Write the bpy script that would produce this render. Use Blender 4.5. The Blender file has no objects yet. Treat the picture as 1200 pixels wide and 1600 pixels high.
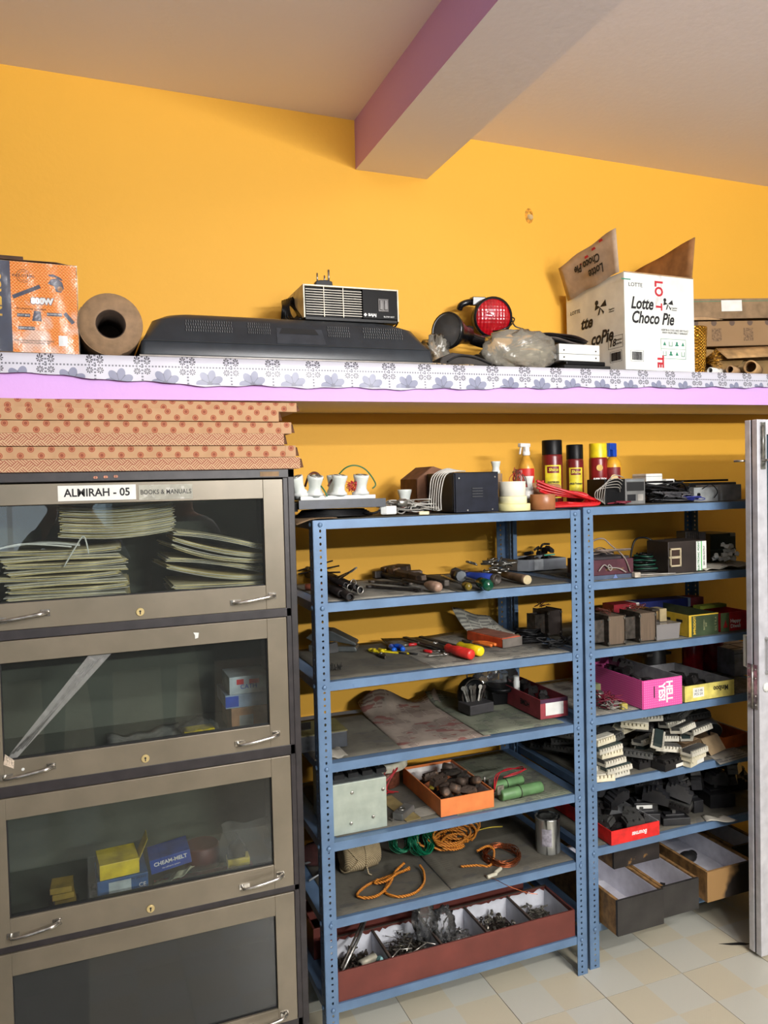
import bpy, math, random
from mathutils import Matrix, Vector, Euler
random.seed(7)
PI=math.pi; R=math.radians
SC=bpy.context.scene; COL=SC.collection
# ---------------- camera ----------------
CAM=Vector((0,0,1.634)); FPX=1200.0
_y,_t,_r=R(21.4),R(-1.9),R(-1.4)
_F=Vector((math.sin(_y)*math.cos(_t),math.cos(_y)*math.cos(_t),math.sin(_t)))
_r0=Vector((math.cos(_y),-math.sin(_y),0)); _u0=_r0.cross(_F)
CR=math.cos(_r)*_r0+math.sin(_r)*_u0; CU=-math.sin(_r)*_r0+math.cos(_r)*_u0; CF=_F
cd=bpy.data.cameras.new('camera'); cam=bpy.data.objects.new('camera',cd); COL.objects.link(cam)
cd.sensor_fit='HORIZONTAL'; cd.sensor_width=36; cd.lens=36*FPX/1200; cd.clip_start=.02
M3=Matrix((CR,CU,-CF)).transposed(); cam.matrix_world=Matrix.Translation(CAM)@M3.to_4x4(); SC.camera=cam
def _ray(px,py): return CR*((px-600)/FPX)-CU*((py-800)/FPX)+CF
def G(px,py,z):            # the point of the horizontal plane at height z seen at a photo pixel
    d=_ray(px,py); return CAM+d*((z-CAM.z)/d.z)
def V(px,py,Y):            # the point of the vertical plane at depth Y
    d=_ray(px,py); return CAM+d*(Y/d.y)
# ---------------- world, lights, exposure ----------------
w=bpy.data.worlds.new('world'); SC.world=w; w.use_nodes=True
w.node_tree.nodes['Background'].inputs[0].default_value=(.75,.88,1,1); w.node_tree.nodes['Background'].inputs[1].default_value=1.0
def area(name,loc,target,sx,sy,power,col):
    l=bpy.data.lights.new(name,'AREA'); l.shape='RECTANGLE'; l.size=sx; l.size_y=sy; l.energy=power; l.color=col
    o=bpy.data.objects.new(name,l); COL.objects.link(o); o.location=loc
    o.rotation_euler=(Vector(target)-Vector(loc)).to_track_quat('-Z','Y').to_euler(); return o
area('tube_light_far',(1.95,-2.9,2.45),(1.3,2.6,2.6),1.2,.06,130,(1,.99,.95))
area('ceiling_fill_far',(1.95,-2.9,2.5),(1.95,-2.6,3.5),1.2,.06,60,(1,.97,.95))  # added fill aimed up to brighten the ceiling, not a fitting of its own
area('ceiling_fill_near',(1.15,-.9,2.30),(1.2,0.4,3.4),1.0,.06,34,(1,.96,.97))  # second added fill, hung lower to lift the nearer ceiling
area('tube_light_ceiling',(1.15,-.9,2.86),(1.3,2.4,.6),1.0,.06,50,(1,.98,.95))
area('window_daylight',(-.6,-3.28,1.75),(0,2,1.9),1.6,1.2,8,(.88,.95,1))
VS=SC.view_settings; VS.view_transform='Standard'; VS.look='None'; VS.gamma=1; VS.use_curve_mapping=False; VS.exposure=0.3
SC.display_settings.display_device='sRGB'
SC.cycles.max_bounces=8; SC.cycles.transparent_max_bounces=12; SC.cycles.caustics_reflective=False; SC.cycles.caustics_refractive=False
SC.cycles.sample_clamp_indirect=4
# ---------------- materials ----------------
def lin(c):
    if len(c)==4: return c
    return tuple(((v/255)/12.92 if v/255<=.04045 else ((v/255+.055)/1.055)**2.4) for v in c)+(1,)
class X:                   # tiny expression builder over math nodes
    def __init__(s,nt,v): s.nt=nt; s.v=v
    def op(s,o,*a):
        n=s.nt.nodes.new('ShaderNodeMath'); n.operation=o
        for i,q in enumerate((s,)+a):
            q=q.v if isinstance(q,X) else q
            if isinstance(q,(int,float)): n.inputs[i].default_value=q
            else: s.nt.links.new(q,n.inputs[i])
        return X(s.nt,n.outputs[0])
    def __add__(s,o): return s.op('ADD',o)
    def __sub__(s,o): return s.op('SUBTRACT',o)
    def __mul__(s,o): return s.op('MULTIPLY',o)
    def __truediv__(s,o): return s.op('DIVIDE',o)
    def __neg__(s): return s.op('MULTIPLY',-1.0)
    def abs(s): return s.op('ABSOLUTE')
    def fl(s): return s.op('FLOOR')
    def mod(s,o): return s.op('FLOORED_MODULO',o)
    def lt(s,o): return s.op('LESS_THAN',o)
    def gt(s,o): return s.op('GREATER_THAN',o)
    def mx(s,o): return s.op('MAXIMUM',o)
    def mn(s,o): return s.op('MINIMUM',o)
    def sin(s): return s.op('SINE')
    def cos(s): return s.op('COSINE')
    def sq(s): return s*s
    def rt(s): return s.op('SQRT')
    def at2(s,o): return s.op('ARCTAN2',o)
class MT:
    def __init__(s,name):
        s.m=bpy.data.materials.new(name); s.m.use_nodes=True; s.nt=s.m.node_tree; s.b=s.nt.nodes['Principled BSDF']; s.tc=s.nt.nodes.new('ShaderNodeTexCoord')
    def xyz(s,out='Object'):
        n=s.nt.nodes.new('ShaderNodeSeparateXYZ'); s.nt.links.new(s.tc.outputs[out],n.inputs[0]); return [X(s.nt,o) for o in n.outputs]
    def noise(s,scale,detail=3,rough=.5,stretch=None):
        n=s.nt.nodes.new('ShaderNodeTexNoise'); n.inputs['Scale'].default_value=scale; n.inputs['Detail'].default_value=detail; n.inputs['Roughness'].default_value=rough
        src=s.tc.outputs['Object']
        if stretch:
            mp=s.nt.nodes.new('ShaderNodeMapping'); mp.inputs['Scale'].default_value=stretch; s.nt.links.new(src,mp.inputs[0]); src=mp.outputs[0]
        s.nt.links.new(src,n.inputs['Vector']); return X(s.nt,n.outputs['Fac'])
    def mix(s,a,b,f):
        n=s.nt.nodes.new('ShaderNodeMix'); n.data_type='RGBA'
        for q,i in ((a,6),(b,7)):
            if isinstance(q,tuple): n.inputs[i].default_value=lin(q)
            else: s.nt.links.new(q,n.inputs[i])
        f=f.v if isinstance(f,X) else f
        if isinstance(f,(int,float)): n.inputs[0].default_value=f
        else: s.nt.links.new(f,n.inputs[0])
        return n.outputs[2]
    def out(s,col,rough=.6,metal=0,spec=.5,bump=None,bd=.001):
        if isinstance(col,tuple): s.b.inputs['Base Color'].default_value=lin(col)
        else: s.nt.links.new(col,s.b.inputs['Base Color'])
        if isinstance(rough,X): s.nt.links.new(rough.v,s.b.inputs['Roughness'])
        else: s.b.inputs['Roughness'].default_value=rough
        s.b.inputs['Metallic'].default_value=metal; s.b.inputs['Specular IOR Level'].default_value=spec
        if bump is not None:
            n=s.nt.nodes.new('ShaderNodeBump'); n.inputs['Distance'].default_value=bd; n.inputs['Strength'].default_value=.8
            s.nt.links.new(bump.v,n.inputs['Height']); s.nt.links.new(n.outputs[0],s.b.inputs['Normal'])
        return s.m
_mc={}
def mat(name,col,rough=.5,metal=0,var=.15,vs=25,bump=0,bs=150,spec=.5,c2=None,thr=None):
    """procedural colour: base colour mottled by noise; c2 = a second worn colour where noise passes thr"""
    if name in _mc: return _mc[name]
    t=MT(name); n=t.noise(vs,4)
    dark=tuple(int(max(0,v*(1-var*1.3))) for v in col); lite=tuple(int(min(255,v*(1+var*.7)+2)) for v in col)
    c=t.mix(dark,lite,((n-.5)*2.2+.5).mx(0).mn(1))
    if c2: c=t.mix(c,c2,((t.noise(vs*1.7,6,.65)-(thr or .6))*14).mx(0).mn(1))
    _mc[name]=t.out(c,rough,metal,spec,t.noise(bs,2) if bump else None,bump or .001); return _mc[name]
def glass(name,col,alpha,rough=.03,bump=0,bs=30):
    """thin clear sheet: mostly see-through with a glossy coat"""
    if name in _mc: return _mc[name]
    m=bpy.data.materials.new(name); m.use_nodes=True; nt=m.node_tree; nt.nodes.remove(nt.nodes['Principled BSDF'])
    o=nt.nodes['Material Output']; tr=nt.nodes.new('ShaderNodeBsdfTransparent'); tr.inputs[0].default_value=lin(col)
    gl=nt.nodes.new('ShaderNodeBsdfGlossy'); gl.inputs['Roughness'].default_value=rough
    df=nt.nodes.new('ShaderNodeBsdfDiffuse'); df.inputs[0].default_value=lin(tuple(min(255,int(c*.95)) for c in col[:3]) if len(col)==3 else col)
    fr=nt.nodes.new('ShaderNodeFresnel'); fr.inputs[0].default_value=1.5
    a=nt.nodes.new('ShaderNodeMixShader'); a.inputs[0].default_value=alpha; nt.links.new(tr.outputs[0],a.inputs[1]); nt.links.new(df.outputs[0],a.inputs[2])
    b=nt.nodes.new('ShaderNodeMixShader'); nt.links.new(fr.outputs[0],b.inputs[0]); nt.links.new(a.outputs[0],b.inputs[1]); nt.links.new(gl.outputs[0],b.inputs[2]); nt.links.new(b.outputs[0],o.inputs[0])
    if bump:
        tc=nt.nodes.new('ShaderNodeTexCoord'); n=nt.nodes.new('ShaderNodeTexNoise'); n.inputs['Scale'].default_value=bs; n.inputs['Detail'].default_value=4; bp=nt.nodes.new('ShaderNodeBump'); bp.inputs['Distance'].default_value=bump
        nt.links.new(tc.outputs['Object'],n.inputs['Vector']); nt.links.new(n.outputs['Fac'],bp.inputs['Height'])
        for q in (gl,df,fr): nt.links.new(bp.outputs[0],q.inputs['Normal'])
    _mc[name]=m; return m
# ---------------- mesh builder ----------------
def TR(loc=(0,0,0),rx=0,ry=0,rz=0): return Matrix.Translation(loc)@Euler((rx,ry,rz)).to_matrix().to_4x4()
def RND(a,b): return random.uniform(a,b)
class MB:
    def __init__(s): s.v=[]; s.f=[]; s.sm=[]; s.mi=[]; s.cur=0
    def add(s,vs,fs,M=None,smooth=False):
        k=len(s.v); s.v+=[tuple(M@Vector(p)) if M else tuple(p) for p in vs]
        s.f+=[tuple(i+k for i in f) for f in fs]; s.sm+=[smooth]*len(fs); s.mi+=[s.cur]*len(fs); return s
    def box(s,x0,x1,y0,y1,z0,z1,M=None):
        return s.add([(x0,y0,z0),(x1,y0,z0),(x1,y1,z0),(x0,y1,z0),(x0,y0,z1),(x1,y0,z1),(x1,y1,z1),(x0,y1,z1)],
          [(0,3,2,1),(4,5,6,7),(0,1,5,4),(1,2,6,5),(2,3,7,6),(3,0,4,7)],M)
    def cb(s,c,d,M=None): return s.box(c[0]-d[0]/2,c[0]+d[0]/2,c[1]-d[1]/2,c[1]+d[1]/2,c[2]-d[2]/2,c[2]+d[2]/2,M)
    def lathe(s,prof,n=20,M=None,smooth=True,cap=True):
        vs=[]; fs=[]
        for r,z in prof: vs+=[(r*math.cos(2*PI*i/n),r*math.sin(2*PI*i/n),z) for i in range(n)]
        for j in range(len(prof)-1):
            for i in range(n): a=j*n+i; b=j*n+(i+1)%n; fs.append((a,b,b+n,a+n))
        s.add(vs,fs,M,smooth)
        if cap:
            k=len(s.v)-len(vs)
            for j,fl in ((0,1),(len(prof)-1,0)):
                if prof[j][0]>1e-5:
                    c=[k+j*n+i for i in range(n)]; s.f.append(tuple(c[::-1] if fl else c)); s.sm.append(False); s.mi.append(s.cur)
        return s
    def cyl(s,p0,p1,r0,r1=None,n=12,smooth=True):
        p0=Vector(p0); p1=Vector(p1); d=p1-p0; M=Matrix.Translation(p0)@d.to_track_quat('Z','Y').to_matrix().to_4x4()
        return s.lathe([(r0,0),(r0 if r1 is None else r1,d.length)],n,M,smooth)
    def tube(s,pts,r,n=6,closed=False):
        pts=[Vector(p) for p in pts]; L=len(pts); vs=[]; fs=[]; up=Vector((0,0,1)); prev=None
        for i,p in enumerate(pts):
            a=pts[(i-1)%L] if (closed or i>0) else p; b=pts[(i+1)%L] if (closed or i<L-1) else p
            t=(b-a); t=t.normalized() if t.length>1e-9 else Vector((1,0,0))
            if prev is None: prev=t.cross(up) if abs(t.dot(up))<.95 else t.cross(Vector((1,0,0)))
            u=(prev-t*prev.dot(t)); u=u.normalized() if u.length>1e-6 else t.orthogonal().normalized(); prev=u; w_=t.cross(u)
            rr=r[i] if isinstance(r,(list,tuple)) else r
            vs+=[p+rr*(u*math.cos(2*PI*k/n)+w_*math.sin(2*PI*k/n)) for k in range(n)]
        for j in range(L if closed else L-1):
            for i in range(n): a=j*n+i; b=j*n+(i+1)%n; c=((j+1)%L)*n; fs.append((a,b,c+(i+1)%n,c+i))
        if not closed: fs+=[tuple(range(n))[::-1],tuple((L-1)*n+i for i in range(n))]
        return s.add(vs,fs,None,True)
    def prism(s,out,z0,z1,M=None,smooth=False):
        n=len(out); vs=[(x,y,z0) for x,y in out]+[(x,y,z1) for x,y in out]
        return s.add(vs,[tuple(range(n))[::-1],tuple(range(n,2*n))]+[(i,(i+1)%n,n+(i+1)%n,n+i) for i in range(n)],M,smooth)
    def grid(s,f,nu,nv,M=None,smooth=True):
        vs=[f(i/nu,j/nv) for j in range(nv+1) for i in range(nu+1)]
        return s.add(vs,[(j*(nu+1)+i,j*(nu+1)+i+1,(j+1)*(nu+1)+i+1,(j+1)*(nu+1)+i) for j in range(nv) for i in range(nu)],M,smooth)
    def sph(s,c,r,sc=(1,1,1),n=12,M=None):
        m=Matrix.Translation(c)@Matrix.Diagonal((*sc,1)); m=M@m if M else m
        return s.lathe([(max(r*math.sin(PI*j/(n//2+2)),1e-6),-r*math.cos(PI*j/(n//2+2))) for j in range(n//2+3)],n,m,True,False)
    def tray(s,x0,x1,y0,y1,z0,z1,t=.003,M=None):      # open box
        s.box(x0,x1,y0,y1,z0,z0+t,M)
        s.box(x0,x1,y0,y0+t,z0+t,z1,M); s.box(x0,x1,y1-t,y1,z0+t,z1,M); s.box(x0,x0+t,y0+t,y1-t,z0+t,z1,M); return s.box(x1-t,x1,y0+t,y1-t,z0+t,z1,M)
    def mesh(s,name,mats):
        me=bpy.data.meshes.new(name); me.from_pydata(s.v,[],s.f)
        for m in (mats if isinstance(mats,(list,tuple)) else [mats]): me.materials.append(m)
        me.polygons.foreach_set('use_smooth',s.sm); me.polygons.foreach_set('material_index',s.mi); me.update(); return me
def link(name,me,parent=None):
    o=bpy.data.objects.new(name,me); COL.objects.link(o)
    if parent: o.parent=parent
    return o
def part(name,mb,m,parent,bev=0,solid=0,label=None,loc=None,rot=None,kind=None):
    o=link(name,mb.mesh(name,m) if isinstance(mb,MB) else mb,parent)
    if bev: b=o.modifiers.new('bevel','BEVEL'); b.width=bev; b.segments=2; b.limit_method='ANGLE'; b.angle_limit=R(40)
    if solid: b=o.modifiers.new('solid','SOLIDIFY'); b.thickness=solid
    if label: o['label']=label
    if loc: o.location=loc
    if rot: o.rotation_euler=rot
    if kind: o['kind']=kind
    return o
def tag(o,label,cat,group=None,kind=None):
    o['label']=label; o['category']=cat
    if group: o['group']=group
    if kind: o['kind']=kind
    return o
def thing(name,label,cat,loc=(0,0,0),rz=0,group=None,rx=0,ry=0):
    o=bpy.data.objects.new(name,None); COL.objects.link(o); o.empty_display_size=.05; o.location=loc; o.rotation_euler=(rx,ry,rz); return tag(o,label,cat,group)
def single(name,label,cat,mb,m,loc=(0,0,0),rz=0,group=None,rx=0,ry=0,bev=0,solid=0,kind=None):
    o=part(name,mb,m,None,bev,solid); o.location=loc; o.rotation_euler=(rx,ry,rz); return tag(o,label,cat,group,kind)
def struct(name,mb,m,parent=None):
    o=part(name,mb,m,parent)
    if parent is None: o['kind']='structure'
    return o
def dup(root,loc,rz=0,label=None,rx=0,ry=0,sc=1):
    r=root.copy(); COL.objects.link(r); r.location=loc; r.rotation_euler=(rx,ry,rz); r.scale=(sc,)*3
    if label: r['label']=label
    for ch in list(root.children):
        c=ch.copy(); COL.objects.link(c); c.parent=r
        for g in ch.children: d=g.copy(); COL.objects.link(d); d.parent=c
    return r
def text(s,m,parent,loc,size,rot=(PI/2,0,0),shear=0,bold=0,name='lettering',ax='CENTER',sx=1,sp=1,ls=1.0,ext=.0002):
    c=bpy.data.curves.new('t','FONT'); c.body=s; c.size=size; c.shear=shear; c.offset=bold; c.align_x=ax; c.align_y='CENTER'; c.extrude=ext; c.resolution_u=3; c.space_character=sp; c.space_line=ls
    o=bpy.data.objects.new('t',c); COL.objects.link(o); dg=bpy.context.evaluated_depsgraph_get(); dg.update()
    me=bpy.data.meshes.new_from_object(o.evaluated_get(dg)); bpy.data.objects.remove(o); bpy.data.curves.remove(c)
    me.materials.clear(); me.materials.append(m); me.name=name
    q=link(name,me,parent); q.location=loc; q.rotation_euler=rot; q.scale=(sx,1,1); return q
def wirepts(n,bx,by,bz,wild=1):     # a smooth random path inside a box
    P=[Vector((RND(*bx),RND(*by),RND(*bz))) for _ in range(n)]; out=[]
    for i in range(n-1):
        a=P[max(i-1,0)]; b=P[i]; c=P[i+1]; d=P[min(i+2,n-1)]
        for k in range(6):
            t=k/6; out.append(.5*((2*b)+(c-a)*t+(2*a-5*b+4*c-d)*t*t+(3*b-a-3*c+d)*t**3))
    out.append(P[-1])
    for p in out: p.z=max(p.z,bz[0])
    return out
def spl(P,k=6,closed=False):        # smooth curve through points
    P=[Vector(p) for p in P]; n=len(P); out=[]
    for i in range(n if closed else n-1):
        g=(lambda j:P[j%n]) if closed else (lambda j:P[min(max(j,0),n-1)])
        a,b,c,d=g(i-1),g(i),g(i+1),g(i+2)
        for q in range(k):
            t=q/k; out.append(.5*((2*b)+(c-a)*t+(2*a-5*b+4*c-d)*t*t+(3*b-a-3*c+d)*t**3))
    if not closed: out.append(P[-1])
    return out
def coil(cx,cy,z,rx,ry,turns,wob,dz,n=22,ph=0):
    return [(cx+(rx+wob*math.sin(3.1*a+ph)+wob*.6*math.sin(.37*a))*math.cos(a),cy+(ry+wob*math.cos(2.3*a+ph))*math.sin(a),z+dz*(i/(turns*n))+abs(wob*.25*math.sin(1.7*a))) for i in range(int(turns*n)+1) for a in [2*PI*i/n+ph]]
# ---------------- shared materials ----------------
BLACK=mat('black_plastic',(15,15,17),.4,spec=.2); DBLACK=mat('matt_black',(14,14,15),.7); NAVY=mat('navy_paint',(27,29,40),.38,spec=.15)
WHITE=mat('white_plastic',(226,228,224),.4,var=.04); CREAM=mat('cream',(226,218,176),.55,var=.06); GREY=mat('grey_metal',(132,136,138),.45,.3)
STEEL=mat('steel',(165,162,155),.35,.9,var=.3,vs=60); DSTEEL=mat('dark_steel',(78,72,66),.5,.6,var=.3,vs=60,c2=(104,74,52),thr=.6)
CARD=mat('cardboard',(176,142,102),.85,var=.1,bump=.0006,bs=60); CARDD=mat('cardboard_dull',(140,114,84),.85,var=.12)
RED=mat('red_plastic',(196,34,38),.35); BLUE=mat('blue_plastic',(26,70,176),.35); YEL=mat('yellow_plastic',(236,204,30),.35); ORG=mat('orange_plastic',(224,104,38),.4)
GREEN=mat('green_enamel',(92,130,84),.4); DGREEN=mat('dark_green',(20,66,52),.3); WOOD=mat('wood_handle',(142,110,82),.55,var=.25,vs=40)
PINKW=mat('red_wire',(176,34,44),.4); GRNW=mat('green_wire',(26,104,66),.4); GRYW=mat('grey_wire',(150,146,138),.5); BRNW=mat('brown_wire',(92,44,32),.5); WHTW=mat('white_wire',(206,204,196),.45)
INK=mat('black_ink',(24,22,24),.7,var=.02); REDINK=mat('red_ink',(186,32,46),.7,var=.03); WINK=mat('white_ink',(238,238,236),.6,var=.02); GRNINK=mat('green_ink',(36,128,98),.7,var=.03); PAPER=mat('white_paper',(228,228,222),.8,var=.04)
BAG=glass('clear_plastic_bag',(228,222,206),.26,.16,.004,40); POLY=glass('thin_clear_film',(244,244,244),.07,.1,.0012,60)
# ---------------- room ----------------
YW=2.64; ZC=2.952
def wallmat(name,col,v=.03):
    t=MT(name); n=t.noise(1.3,3); n2=t.noise(55,3)
    c=t.mix(tuple(int(x*(1-v)) for x in col),col,n)
    return t.out(c,.62,0,.3,n2,.0008)
ORW=wallmat('orange_yellow_paint',(229,172,60)); WHW=wallmat('cream_white_paint',(238,230,232)); LIL=wallmat('lilac_paint',(222,176,240)); ROOMW=wallmat('dark_wall_paint',(92,98,90))  # unseen room walls kept dark to cut the bounced light
# back wall with a small round conduit hole
hc=V(827,339,YW)
mb=MB(); n=24; hr=.011
ring=[(hc.x+hr*math.cos(2*PI*i/n),YW,hc.z+hr*math.sin(2*PI*i/n)) for i in range(n)]
x0,x1,z0,z1=-2.2,4.6,0,ZC
sq=[]
for i in range(n):
    a=2*PI*i/n; k=.06/max(abs(math.cos(a)),abs(math.sin(a))); sq.append((hc.x+k*math.cos(a),YW,hc.z+k*math.sin(a)))
mb.add(ring+sq,[(i,n+i,n+(i+1)%n,(i+1)%n) for i in range(n)])
X0,X1,Z0,Z1=hc.x-.06,hc.x+.06,hc.z-.06,hc.z+.06
for a,b,c,d in ((x0,X0,z0,z1),(X1,x1,z0,z1),(X0,X1,z0,Z0),(X0,X1,Z1,z1)): mb.add([(a,YW,c),(b,YW,c),(b,YW,d),(a,YW,d)],[(0,1,2,3)])
mb.add(ring+[(p[0],YW+.05,p[2]) for p in ring],[(i,(i+1)%n,n+(i+1)%n,n+i) for i in range(n)])
mb.add([(x0,YW+.06,z0),(x1,YW+.06,z0),(x1,YW+.06,z1),(x0,YW+.06,z1)],[(0,1,2,3)])
wall_back=struct('wall_back',mb,ORW)
q=MB(); q.lathe([(.0135,0),(.0135,-.006),(.0095,-.006),(.0095,.01)],20,TR((hc.x+.002,YW,hc.z-.003),PI/2)); part('conduit_pipe',q,mat('dull_ivory',(190,160,110),.6),wall_back)
q=MB(); q.lathe([(.024,0),(.019,.0025),(.012,.003)],14,Matrix.Translation((hc.x-.001,YW-.0002,hc.z+.004))@Matrix.Diagonal((.8,1,1.25,1))@TR((0,0,0),PI/2),cap=False); part('plaster_patch',q,mat('rough_plaster_patch',(206,140,40),.8,var=.3,vs=90,bump=.003,bs=120),wall_back)
mb=MB(); mb.box(-2.2,4.6,-3.3,YW+.06,ZC,ZC+.1); struct('ceiling',mb,WHW)
mb=MB(); mb.box(-2.3,-2.2,-3.3,YW+.06,0,ZC); struct('wall_left',mb,ROOMW)
mb=MB(); mb.box(4.6,4.7,-3.3,YW+.06,0,ZC); struct('wall_right',mb,ROOMW)
mb=MB(); mb.box(-2.2,-1.5,-3.4,-3.3,0,ZC); mb.box(.3,4.6,-3.4,-3.3,0,ZC); mb.box(-1.5,.3,-3.4,-3.3,0,1.1); mb.box(-1.5,.3,-3.4,-3.3,2.4,ZC); struct('wall_front',mb,ROOMW)
wf=MB()
for a,b,c,d in ((-1.5,-1.45,1.1,2.4),(.25,.3,1.1,2.4),(-1.45,.25,1.1,1.15),(-1.45,.25,2.35,2.4),(-.62,-.58,1.15,2.35)): wf.box(a,b,-3.38,-3.32,c,d)
wo=struct('window_1',wf,GREY); part('window_pane',MB().box(-1.45,.25,-3.352,-3.348,1.15,2.35),glass('window_glass',(235,245,250),.03),wo)
# beam across the ceiling: lilac side faces, cream underside
b0=V(549,183,YW); b1=V(560,271,YW); b2=V(667,275,YW)
bx0,bx1,bz=.765*1.265,1.255,2.765
bx0=(b0.x+b1.x)/2; bx1=b2.x; bz=(b1.z+b2.z)/2
mb=MB(); mb.box(bx0,bx1,-3.3,YW,bz,ZC); mb.mi=[0,0,0,0,0,1]; struct('trim_1',mb,[WHW,LIL])
# loft slab
YS=2.263; SB=1.893; ST=.118; TILT=math.atan(.0095)
def ztop(x): return SB+ST+math.tan(TILT)*x
mb=MB(); a=math.tan(TILT)
def slabv(x): return [(x,YS,SB+a*x),(x,YW,SB+a*x),(x,YW,ztop(x)),(x,YS,ztop(x))]
mb.add(slabv(-2.2)+slabv(4.6),[(0,1,5,4),(1,2,6,5),(2,3,7,6),(3,0,4,7)]); mb.mi=[1,1,1,0]
struct('trim_2',mb,[LIL,WHW])
# floor with 305 mm tiles
T=.3048; GX=.7098*2.095; GY=.9415*2.095
mb=MB(); mb.box(-2.2,4.6,-3.3,YW+.06,-.05,-.0012); floor=struct('floor',mb,mat('dark_grout',(96,92,84),.9))
t=MT('checkered_ceramic'); x,y,z=t.xyz(); ck=((x*y).gt(0.0)); nz=t.noise(9,3)
fine=(x*900).sin()*(y*900).sin()
c=t.mix((232,226,206),(226,208,170),X(t.nt,1.0)*0+ (ck*-1+1)) if False else t.mix((210,201,176),(208,206,192),ck)
c=t.mix(c,(170,160,136),((t.noise(14,6,.7)-.68)*6).mx(0).mn(.7)); TILE=t.out(c,.24,0,.5,fine*.15+nz,.0006)
tb=MB(); h=T/2-.0011; tb.box(-h,h,-h,h,-.006,0); tme=tb.mesh('floor_tile',TILE)
for i in range(-5,10):
    for j in range(-5,3):
        cx=GX+T*(i+.5); cy=GY+T*(j+.5)
        if cy>YW-.02 or cx<-.4: continue
        o=link('floor_tile',tme,floor); o.location=(cx,cy,RND(-.0003,.0002)); o.rotation_euler=(RND(-.001,.001),RND(-.001,.001),0)
# rest of the floor behind the camera is one plain sheet
mb=MB(); mb.box(-2.2,4.6,-3.3,GY-5*T,-.0012,0); part('floor_sheet',mb,mat('pale_floor',(150,140,118),.3),floor)
sm=MB(); sm.prism([(-.06,.004),(-.02,-.006),(.03,-.009),(.05,-.002),(.02,.008),(-.02,.006)],0,.0006); p=G(1150,1475,.0005); single('grease_smear','black grease smear on the floor tile beside the folded door','smear',sm,DBLACK,(p.x,p.y,.0008),-.35)
# ---------------- cloth on the loft slab ----------------
t=MT('grey_floral_oilcloth'); x,y,z=t.xyz('UV'); W=.124
u=(x+10.0).mod(W)-W/2; v=y            # v = metres below the dashed line (negative above)
vv=(v+W*8).mod(W)                      # 0..W below each dashed line
r=((u.sq()+(vv-.046).sq()).rt()); th=(-vv+.046).at2(u)
pet=((th*3.5).sin().abs()); fan=(r.lt(pet*.014+.026))*((vv).lt(.050))*(r.gt(.006))
line=(pet.lt(.22))*fan
tri=(r.lt(pet*-.006+.012))*(vv.lt(.050))
ax=(u.abs()-W/2).abs()-.0135; av0=vv.mn((vv-W).abs())-.0140
ar=(ax.sq()+av0.sq()).rt(); ath=av0.at2(ax); ast=ar.lt(.0092)*((ath*4).cos().abs().gt(.55))*ar.gt(.0022)
dv=(u.abs()-W/2).abs().lt(.0028)*((vv*700).sin().gt(-.1)); dh=vv.mn((vv-W).abs()).lt(.0024)*((u*700).sin().gt(-.1))
c=t.mix((204,204,216),(132,136,160),fan); c=t.mix(c,(104,106,124),line.mx(tri)); c=t.mix(c,(70,70,80),ast); c=t.mix(c,(104,106,118),dv.mx(dh)); CLOTH=t.out(c,.38,0,.5)
mb=MB(); nx=240; XA,XB=-1.2,4.4
def hem(X):
    K=((-9,.045),(-.18,.05),(.3,.078),(1.0,.08),(1.6,.066),(2.5,.052),(9,.05))
    for (a,p),(b,q) in zip(K,K[1:]):
        if a<=X<=b: return p+(q-p)*(X-a)/(b-a)+.0025*math.sin(X*22)+.0016*math.sin(X*61)
rows=[(.37,0),(.2,0),(.004,0),(-.004,-.001),(-.006,.2),(-.0065,.4),(-.007,.6),(-.0075,.8),(-.009,1)]
uv=[]
for j,(dy,k) in enumerate(rows):
    for i in range(nx+1):
        X_=XA+(XB-XA)*i/nx; hh=hem(X_); rip=.0018*math.sin(X_*48)+.0012*math.sin(X_*19+1)
        if k<=0: mb.v.append((X_,YS+dy,ztop(X_)+.0015+(.0012 if dy<.1 else 0))); d=-dy
        else: mb.v.append((X_,YS+dy-abs(rip)*k*2-.001,ztop(X_)-k*hh+.001)); d=k*hh
        uv.append((X_,d-.027))
for j in range(len(rows)-1):
    for i in range(nx): a_=j*(nx+1)+i; mb.f.append((a_,a_+1,a_+nx+2,a_+nx+1)); mb.sm.append(True); mb.mi.append(0)
o=single('floral_oilcloth','white plastic cloth with grey daisies hanging over the loft shelf edge','cloth',mb,CLOTH)
ul=o.data.uv_layers.new(name='UVMap')
for l in o.data.loops: ul.data[l.index].uv=uv[l.vertex_index]
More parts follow.
